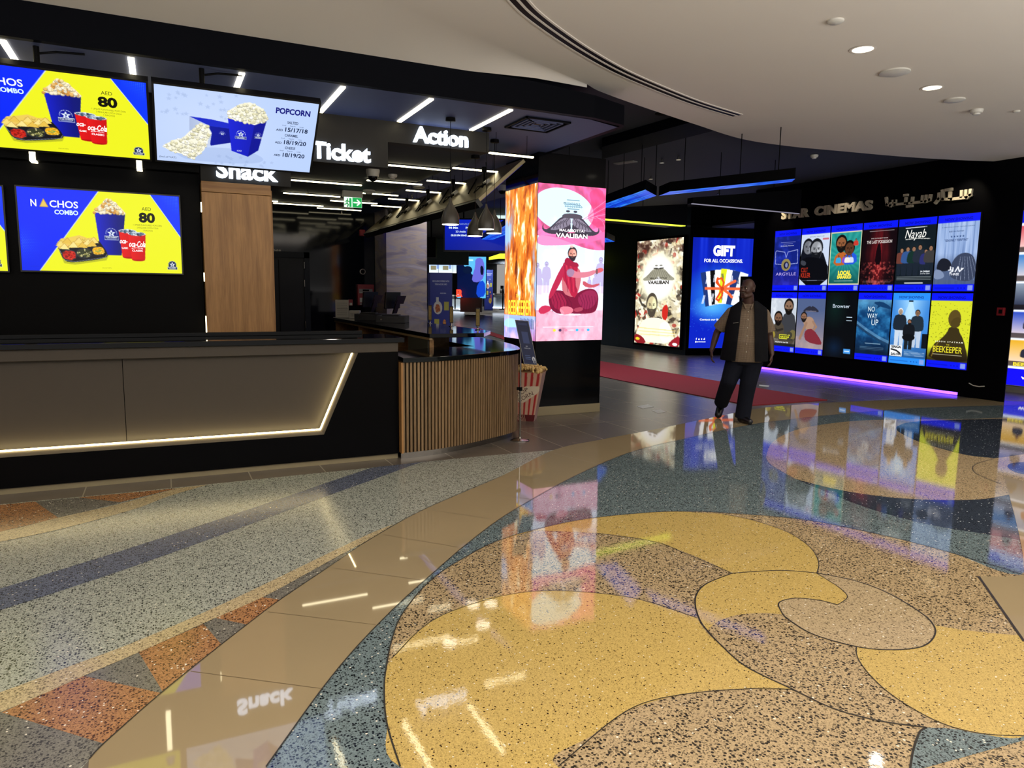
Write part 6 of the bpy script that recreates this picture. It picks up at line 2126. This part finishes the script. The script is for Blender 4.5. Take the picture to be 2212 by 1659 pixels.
def stripes(word):
    a = Art(.34, .6, 60, '#c9a48e')
    for k in range(5):
        a.poly([(.04 + .2 * k, 0), (.12 + .2 * k, 0), (.13 + .2 * k, 1), (.06 + .2 * k, 1)], '#a81f22')
    a.rect(0, .86, 1, 1, '#5a1016')
    for k in range(6):
        a.line([(.1 * k, .86), (.35 + .05 * k, 1)], .012, '#b9a08c')
    if word:
        a.poly([(.08, .43), (.5, .28), (.95, .27), (1.0, .36), (.9, .44), (.45, .62), (.05, .60)], '#d9cbb4')
        a.T('POP', .42, .43, .09, '#4a2a20', w=.44, rot=-.5)
        a.T('CORN', .54, .53, .09, '#4a2a20', w=.62, rot=-.5)
    return a


art_quad(stripes(True), 'striped_front', T4[0], T4[1], B4[1], B4[0], m_print, t, pc(0, -1, 0) - pc(0, 0, 0))
a = Art(.34, .6, 40, '#a88a84')
a.tint(a.cloud(5, 8, 3, 2) - .3, '#c9a49c', .6)
art_quad(a, 'side_panel', T4[1], T4[2], B4[2], B4[1], m_print, t, (0, 0, 0))
obj('carton', MB().add([q * 1.0 for q in B4] + T4, [(3, 2, 1, 0), (2, 3, 7, 6), (3, 0, 4, 7)]), M('striped carton', '#b98a78', .6), t)
rg = np.random.default_rng(5)
mb = MB()
for _ in range(150):
    x, y = rg.uniform(-.19, .19), rg.uniform(-.19, .19)
    h = .60 + .07 * (1 - (x * x + y * y) / .07) + rg.uniform(-.015, .015)
    mb.ball(pc(x, y, h, .045), .022 * rg.uniform(.7, 1.2), 7, 5)
mb.poly([q + np.array([0, 0, -.02]) for q in T4])
o = obj('popcorn', mb, M('popcorn', '#d8b878', .8, var=.3), t, smooth=2)
o['kind'] = 'stuff'

t = thing('sign_stand', 'steel pole stand with a tilted dark blue placard at the end of the curved counter', 'sign', (3.341, 6.62, 0))
b = np.array([3.341, 6.62, 0])
obj('foot', MB().lathe([(.10, 0), (.10, .008), (.085, .016), (.02, .024), (.012, .04)], b, 28), m_chrome, t, smooth=True)
obj('pole', MB().cyl(b + np.array([0, 0, .02]), b + np.array([-.006, 0, 1.0]), .0095, n=12), m_chrome, t, smooth=True)
obj('collar', MB().cyl(b + np.array([0, 0, .53]), b + np.array([0, 0, .57]), .018, n=12).obox(b + np.array([-.04, 0, .54]), (1, 0, 0), (0, 0, 1), (0, 1, 0), .04, .03, .012), m_black, t)
Pq = [b + RIGHTV * x + np.array([0, 0, z]) - FWD * .03 for x, z in ((-.062, 1.268), (.066, 1.258), (.160, .862), (.036, .822))]
pu, pv = (Pq[1] - Pq[0]), (Pq[3] - Pq[0])
pw, ph = np.linalg.norm(pu), np.linalg.norm(pv)
pu, pv = pu / pw, pv / ph
obj('frame', MB().obox(Pq[0] - pu * .006 - pv * .006 + FWD * .002, pu, pv, FWD, pw + .012, ph + .012, .012), m_chrome, t)
a = Art(pw, ph, 50, '#18244e')
a.rect(.15, .05, .85, .1, '#2c3a6e')
a.rect(.28, .25, .78, .52, '#3a4a80')
a.T('MY', .5, .60, .025, '#c9d2ec')
a.T('CINEMA CARD', .5, .645, .025, '#c9d2ec', w=.5)
a.rect(.2, .8, .6, .81, '#5f78b8')
a.rect(.2, .84, .62, .85, '#5f78b8')
a.rect(.2, .88, .58, .89, '#5f78b8')
a.ell(.84, .88, .13, .06, '#cfd6e6')
a.rect(.76, .88, .92, .97, '#cfd6e6')
a.rect(.80, .86, .88, .96, '#16203e')
show(a, 'placard', Pq[0], pu, pv, -FWD, m_print, t)

p = depth(1601, 597, 17.4)
t = thing('notice_board', 'black framed notice board on a stand behind the walking man', 'board', (p[0], p[1], 0))
w, h = 38 / F * 17.4, 1.15
obj('frame', MB().obox(p - np.array([0, 0, h]), RIGHTV, (0, 0, 1), FWD, w, h, .05), m_black, t, bev=.004)
obj('sheet', MB().obox(p + RIGHTV * .04 - FWD * .004 - np.array([0, 0, h - .05]), RIGHTV, (0, 0, 1), FWD, w - .08, h - .13, .005), M('white notice paper', '#c2c0bf', .6), t)
mb = MB()
for k in range(4):
    mb.obox(p + RIGHTV * .08 - FWD * .007 + np.array([0, 0, -.2 - .16 * k]), RIGHTV, (0, 0, 1), FWD, w - .2, .02, .003)
obj('print_lines', mb, m_greyplastic, t)
obj('post', MB().obox(p + RIGHTV * (w / 2 - .03) + FWD * .01 - np.array([0, 0, p[2]]), RIGHTV, (0, 0, 1), FWD, .06, p[2] - h + .02, .03), m_black, t)
obj('foot', MB().obox(p + RIGHTV * (w / 2 - .2) - FWD * .15 - np.array([0, 0, p[2]]), RIGHTV, FWD, (0, 0, 1), .4, .35, .02), m_black, t)

# right wall details
t = thing('call_point', 'dim red fire call point on the black wall near the picture border', 'alarm', (XW, 6.45, 1.37))
obj('casing', MB().box(XW - .05, XW, 6.40, 6.50, 1.30, 1.42), m_red, t, bev=.005)
obj('window', MB().box(XW - .054, XW - .05, 6.42, 6.47, 1.33, 1.39), m_black, t)
q = onX(2105, 831, XW)
tag(obj('loose_cable', MB().tube([(XW - .01, q[1] + .08, q[2] + .015), (XW - .03, q[1], q[2] - .012), (XW - .03, q[1] - .09, q[2] - .018), (XW - .01, q[1] - .16, q[2] - .005)], .008, n=8), m_whiteplastic, smooth=True), 'short loose white cable low on the black wall', 'cable')
for (x0, y0, x1, y1, wd_, lab) in ((1325, 352, 1367, 346, .14, 'slim pale ceiling vent in the dark ceiling beside the lit column'), (1748, 394, 1793, 390, .14, 'slim pale ceiling vent in the dark ceiling above the silver wall sign')):
    A, B = G(x0, y0, 3.755), G(x1, y1, 3.755)
    dd = (B - A) / np.linalg.norm(B - A)
    tag(obj('slim_vent', MB().obox(A - np.array([0, 0, .015]), dd, np.array([-dd[1], dd[0], 0]), (0, 0, 1), np.linalg.norm(B - A), wd_, .015), m_greyplastic), lab, 'vent')
for (x, y, lab) in ((1466, 337, 'small sprinkler head in the lobby ceiling, nearest the white ceiling edge'), (1406, 380, 'small sprinkler head in the lobby ceiling above the hexagon panel'), (1430, 344, 'small sprinkler head in the lobby ceiling between beam and hexagon panel'), (1553, 413, 'small sprinkler head in the lobby ceiling below the slim blue panel')):
    q = G(x, y, 3.755)
    tag(obj('sprinkler_head', MB().cyl(q, q - np.array([0, 0, .05]), .014).cyl(q - np.array([0, 0, .05]), q - np.array([0, 0, .06]), .04), m_chrome), lab, 'sprinkler', 'sprinklers in the lobby ceiling')

# ---------------------------------------------------------------- the walking man
PB = np.array([6.30, 6.465, 0.0])
PX, PY = np.array([.717, -.697, 0.0]), np.array([.697, .717, 0.0])


def wp(p):
    return tuple(PB + PX * p[0] + PY * p[1] + np.array([0, 0, p[2]]))


class Blob(MB):
    def cap(s, p0, p1, r0, r1, n=14):
        s.tube([p0, p1], [r0, r1], n)
        s.ball(p0, r0, n, 9)
        s.ball(p1, r1, n, 9)
        return s

    def chain(s, pts):
        for (a, ra), (b, rb) in zip(pts, pts[1:]):
            s.cap(a, b, ra, rb)
        return s

    def loft(s, secs, n=32, e=2.3):
        vs, fs = [], []
        for z, cx, cy_, rx, ry in secs:
            for k in range(n):
                w = 2 * math.pi * k / n
                c, q = math.cos(w), math.sin(w)
                vs.append((cx + rx * math.copysign(abs(c) ** (2 / e), c), cy_ + ry * math.copysign(abs(q) ** (2 / e), q), z))
        for i in range(len(secs) - 1):
            for k in range(n):
                fs.append((i * n + k, i * n + (k + 1) % n, (i + 1) * n + (k + 1) % n, (i + 1) * n + k))
        fs += [tuple(range(n))[::-1], tuple((len(secs) - 1) * n + k for k in range(n))]
        return s.add(vs, fs)


def skin(name, b, vox, smooth, mat, parent, drop=None, solid=0.0, cuts=()):
    """one continuous surface round all the volumes of b (local coordinates of the figure)"""
    me = bpy.data.meshes.new('volume')
    me.from_pydata(b.v, [], b.f)
    o = bpy.data.objects.new('volume', me)
    COL.objects.link(o)
    r = o.modifiers.new('remesh', 'REMESH')
    r.mode = 'VOXEL'
    r.voxel_size = vox
    bpy.context.view_layer.update()
    dg = bpy.context.evaluated_depsgraph_get()
    m2 = bpy.data.meshes.new_from_object(o.evaluated_get(dg))
    bpy.data.objects.remove(o)
    bpy.data.meshes.remove(me)
    bm = bmesh.new()
    bm.from_mesh(m2)
    for _ in range(smooth):
        bmesh.ops.smooth_vert(bm, verts=bm.verts, factor=.5, use_axis_x=True, use_axis_y=True, use_axis_z=True)
    for co, no in cuts:
        bmesh.ops.bisect_plane(bm, geom=bm.verts[:] + bm.edges[:] + bm.faces[:], plane_co=co, plane_no=no)
    if drop:
        bmesh.ops.delete(bm, geom=[f for f in bm.faces if drop(f.calc_center_median())], context='FACES')
    for v in bm.verts:
        v.co = wp(v.co)
    bm.to_mesh(m2)
    bm.free()
    m2.name = name
    for f in m2.polygons:
        f.use_smooth = True
    q = finish(name, m2, mat, parent)
    if solid:
        sm = q.modifiers.new('thickness', 'SOLIDIFY')
        sm.thickness = solid
        sm.offset = 1
    return q


man = thing('person', 'bald man in dark vest, checked shirt and dark trousers, walking with head turned', 'person', tuple(PB))
HC = np.array([-.02, .045, 1.625])
hy = R(-33)


def hp(x, y, z):
    """head coordinates: y negative is where the face looks"""
    return (HC[0] + x * math.cos(hy) - y * math.sin(hy), HC[1] + x * math.sin(hy) + y * math.cos(hy), HC[2] + z)


b = Blob()
# head
b.ball(hp(0, .012, .035), (.078, .092, .092), 20, 14)
b.ball(hp(0, -.018, -.01), (.068, .075, .10), 18, 12)
b.ball(hp(0, -.045, -.068), (.05, .045, .045), 14, 10)
b.cap(hp(-.045, -.01, -.06), hp(-.02, -.07, -.085), .03, .02)
b.cap(hp(.045, -.01, -.06), hp(.02, -.07, -.085), .03, .02)
b.cap(hp(-.03, -.083, .028), hp(.03, -.083, .028), .014, .014)          # brow
b.cap(hp(0, -.092, .018), hp(0, -.112, -.018), .009, .015)              # nose
b.ball(hp(-.014, -.10, -.02), .011, 10, 7)
b.ball(hp(.014, -.10, -.02), .011, 10, 7)
b.cap(hp(-.018, -.092, -.052), hp(.018, -.092, -.052), .0085, .0085)    # lips
b.cap(hp(-.014, -.091, -.063), hp(.014, -.091, -.063), .0085, .0085)
for q in (-1, 1):
    b.ball(hp(q * .038, -.068, -.022), (.026, .022, .024), 12, 8)        # cheek
    b.ball(hp(q * .079, .012, -.005), (.012, .02, .034), 12, 8)          # ear
# neck and trunk
b.cap((-.005, .07, 1.54), (0, .10, 1.42), .062, .07)
b.loft([(.84, -.005, .10, .175, .13), (1.0, -.005, .08, .185, .155), (1.15, -.005, .09, .185, .145), (1.3, -.005, .105, .18, .12), (1.40, 0, .11, .13, .085), (1.46, 0, .10, .06, .06)])


def arm(sh, el, wr, tip, side):
    b.chain([(sh, .058), (tuple(np.array(sh) * .5 + np.array(el) * .5), .052), (el, .043)])
    b.chain([(el, .043), (tuple(np.array(el) * .6 + np.array(wr) * .4), .041), (wr, .028)])
    wr, tip = np.array(wr), np.array(tip)
    d = (tip - wr) / np.linalg.norm(tip - wr)
    fwd = np.array([0, -1, 0]) - d * np.dot(d, (0, -1, 0))
    fwd /= np.linalg.norm(fwd)                       # across the knuckles, thumb to the front
    inn = np.cross(d, fwd) * side                    # towards the palm
    kn = wr + d * .088
    for f in (-.03, -.01, .01, .03):
        b.cap(tuple(wr + d * .012 + fwd * f * .6), tuple(kn + fwd * f), .016, .0135)
    for f, L in ((.033, .070), (.011, .080), (-.011, .074), (-.032, .058)):
        k0 = kn + fwd * f
        k1 = k0 + d * L * .5 + inn * .008
        k2 = k1 + (d * .8 + inn * .6) * L * .32
        k3 = k2 + (d * .5 + inn * .85) * L * .26
        b.chain([(tuple(k0), .0105), (tuple(k1), .0098), (tuple(k2), .009), (tuple(k3), .0078)])
    t0 = wr + d * .03 + fwd * .026
    t1 = t0 + d * .035 + fwd * .026 + inn * .008
    t2 = t1 + d * .032 + fwd * .004 + inn * .008
    b.chain([(tuple(t0), .016), (tuple(t1), .0125), (tuple(t2), .0095)])


SL, SR = (-.195, .105, 1.345), (.185, .12, 1.335)
EL, ER = (-.355, .20, 1.09), (.262, .20, 1.075)
WL, WR = (-.405, .13, .875), (.298, .13, .855)
arm(SL, EL, WL, (-.402, .085, .71), -1)
arm(SR, ER, WR, (.292, .08, .69), 1)
# legs
b.chain([((-.09, .11, .85), .10), ((-.18, .05, .50), .066), ((-.225, .21, .35), .062), ((-.262, .37, .19), .042)])
b.chain([((.085, .11, .85), .10), ((.035, .05, .48), .066), ((.02, .07, .33), .06), ((0, .07, .10), .042)])
b.cap((-.262, .37, .17), (-.285, .30, .06), .035, .03)
b.cap((0, .06, .07), (.06, -.03, .045), .035, .028)
body = skin('body', b, .0062, 2, M('brown skin', '#4a3129', .5, var=.06, scale=30), man)

# eyes, brows, moustache, cropped hair
for q in (-1, 1):
    e = obj('eye', MB().ball(wp(hp(q * .031, -.0785, .010)), .0108, 12, 8), M('eye white', '#b9aea4', .25), man, smooth=2)
    obj('pupil', MB().ball(wp(hp(q * .030, -.0868, .010)), .0052, 8, 6), m_black, e, smooth=2)
    obj('eyebrow', MB().tube([wp(hp(q * .014, -.096, .031)), wp(hp(q * .034, -.094, .036)), wp(hp(q * .052, -.078, .029))], [.004, .005, .003], 6), M('grey brow hair', '#4a423d', .9), man, smooth=2)
obj('moustache', MB().tube([wp(hp(-.03, -.088, -.05)), wp(hp(-.012, -.102, -.040)), wp(hp(.012, -.102, -.040)), wp(hp(.03, -.088, -.05))], [.003, .007, .007, .003], 8), M('grey moustache hair', '#5d5650', .9), man, smooth=2)
hb = Blob()
hb.ball(hp(0, .017, .033), (.081, .093, .088), 20, 14)
skin('cropped_hair', hb, .006, 1, M('grey stubble', '#4a3a33', .9), man, drop=lambda c: (c.z > HC[2] + .055) or (c.z < HC[2] - .05) or ((Vector((c.x, c.y, 0)) - Vector((HC[0], HC[1], 0))).dot(Vector((math.sin(hy), -math.cos(hy), 0))) > -.012))

# shirt
m_shirt, nt, pr = newmat('checked shirt cloth')
tc = node(nt, 'ShaderNodeTexCoord')
sx = node(nt, 'ShaderNodeSeparateXYZ', {'Vector': tc.outputs['Object']})
uu = math_(nt, 'SUBTRACT', math_(nt, 'MULTIPLY', sx.outputs[0], .717), math_(nt, 'MULTIPLY', sx.outputs[1], .697))
br = node(nt, 'ShaderNodeTexBrick', {'Vector': node(nt, 'ShaderNodeCombineXYZ', {'X': uu, 'Y': sx.outputs[2]}).outputs[0], 'Color1': (*lin('#93826e'), 1), 'Color2': (*lin('#8a7965'), 1), 'Mortar': (*lin('#4f4038'), 1), 'Scale': 1.0, 'Mortar Size': .0016, 'Brick Width': .013, 'Row Height': .011}, offset=0.0)
nt.links.new(br.outputs[0], pr.inputs['Base Color'])
pr.inputs['Roughness'].default_value = .9
s = Blob()
s.loft([(.755, -.0, .10, .20, .165), (.85, -.005, .088, .203, .175), (1.0, -.005, .075, .205, .182), (1.15, -.005, .09, .202, .165), (1.28, -.005, .105, .197, .142), (1.36, -.003, .11, .178, .115), (1.42, 0, .105, .115, .085), (1.455, 0, .095, .078, .075)])


def sleeve(sh, el, f):
    sh, el = np.array(sh), np.array(el)
    h = sh + (el - sh) * f
    s.tube([tuple(sh + np.array([0, 0, .0])), tuple(sh + (h - sh) * .5), tuple(h)], [.066, .074, .086], 20)
    s.ball(tuple(sh), .066, 16, 10)


sleeve(SL, EL, .80)
sleeve(SR, ER, .80)
shirt = skin('shirt', s, .007, 2, m_shirt, man)
cb = Blob()
for q in (-1, 1):
    cb.chain([((q * .004, .168, 1.475), .012), ((q * .06, .125, 1.475), .012), ((q * .066, .07, 1.465), .012), ((q * .045, .02, 1.435), .013), ((q * .03, -.012, 1.395), .010)])
skin('collar', cb, .005, 2, m_shirt, man)
for k in range(6):
    z = 1.36 - .095 * k
    y = -.012 - [0.02, .045, .072, .092, .10, .098][k]
    c = wp((.002, y + .012, z))
    obj('button', MB().ball(c, .0065, 8, 6), m_whiteplastic, shirt, smooth=2)
pk = [wp(q) for q in ((.055, -.062, 1.20), (.135, -.030, 1.20), (.135, -.048, 1.09), (.095, -.077, 1.075), (.055, -.082, 1.09))]
obj('pocket', MB().poly(pk), m_shirt, shirt)

# vest, open in front
v = Blob()
v.loft([(.765, -.02, .11, .275, .20), (.88, -.018, .095, .262, .205), (1.0, -.014, .085, .25, .205), (1.15, -.01, .095, .238, .185), (1.28, -.006, .105, .226, .162), (1.36, -.004, .112, .222, .138), (1.40, -.002, .112, .205, .122), (1.435, 0, .11, .155, .105), (1.48, 0, .108, .098, .092), (1.50, 0, .108, .09, .085)])


def open_front(c):
    if c.z < .772 or c.z > 1.485:
        return True
    t = (c.z - .77) / .70
    xl, xr = -.118 + .045 * t, .108 - .045 * t
    return c.y < .10 and xl < c.x < xr


m_vest = M('black vest cloth', '#0b0c12', .85, var=.25, scale=40, sp=.2)
vest = skin('vest', v, .008, 2, m_vest, man, drop=open_front, solid=.008, cuts=[((-.118, 0, .77), (1, 0, -.045 / .7)), ((.108, 0, .77), (1, 0, .045 / .7)), ((0, .10, 0), (0, 1, 0)), ((0, 0, .772), (0, 0, 1)), ((0, 0, 1.485), (0, 0, 1))])
obj('chest_pocket', MB().poly([wp(q) for q in ((-.165, -.056, 1.22), (-.095, -.078, 1.22), (-.095, -.10, 1.10), (-.165, -.074, 1.10))]), m_vest, vest)
obj('pocket_trim', MB().tube([wp((-.165, -.066, 1.222)), wp((-.105, -.085, 1.232))], .004, 6), m_greyplastic, vest)

# trousers
m_tr = M('dark trouser cloth', '#10131f', .9, var=.2, scale=30, sp=.2)
tr = Blob()
tr.loft([(.72, -.005, .11, .18, .14), (.80, -.005, .105, .19, .15), (.86, -.005, .10, .19, .15)])
tr.chain([((-.10, .11, .80), .128), ((-.18, .055, .51), .098)])
tr.tube([(-.18, .055, .51), (-.225, .20, .35), (-.268, .355, .185)], [.098, .092, .088], 20)
tr.chain([((.09, .11, .80), .128), ((.045, .055, .49), .10)])
tr.tube([(.045, .055, .49), (.022, .07, .30), (.0, .07, .055)], [.10, .092, .092], 20)
skin('trousers', tr, .0075, 3, m_tr, man)
m_shoe = M('black shoe leather', '#0b0b0d', .35)
sh = Blob()
sh.chain([((-.268, .40, .17), .043), ((-.28, .34, .10), .05), ((-.292, .27, .048), .045)])
skin('shoe', sh, .006, 2, m_shoe, man)
sh = Blob()
sh.chain([((-.02, .10, .045), .042), ((.035, .01, .045), .047), ((.085, -.065, .038), .037)])
sh.chain([((-.02, .10, .02), .02), ((.085, -.065, .02), .02)])
skin('shoe', sh, .006, 2, m_shoe, man)
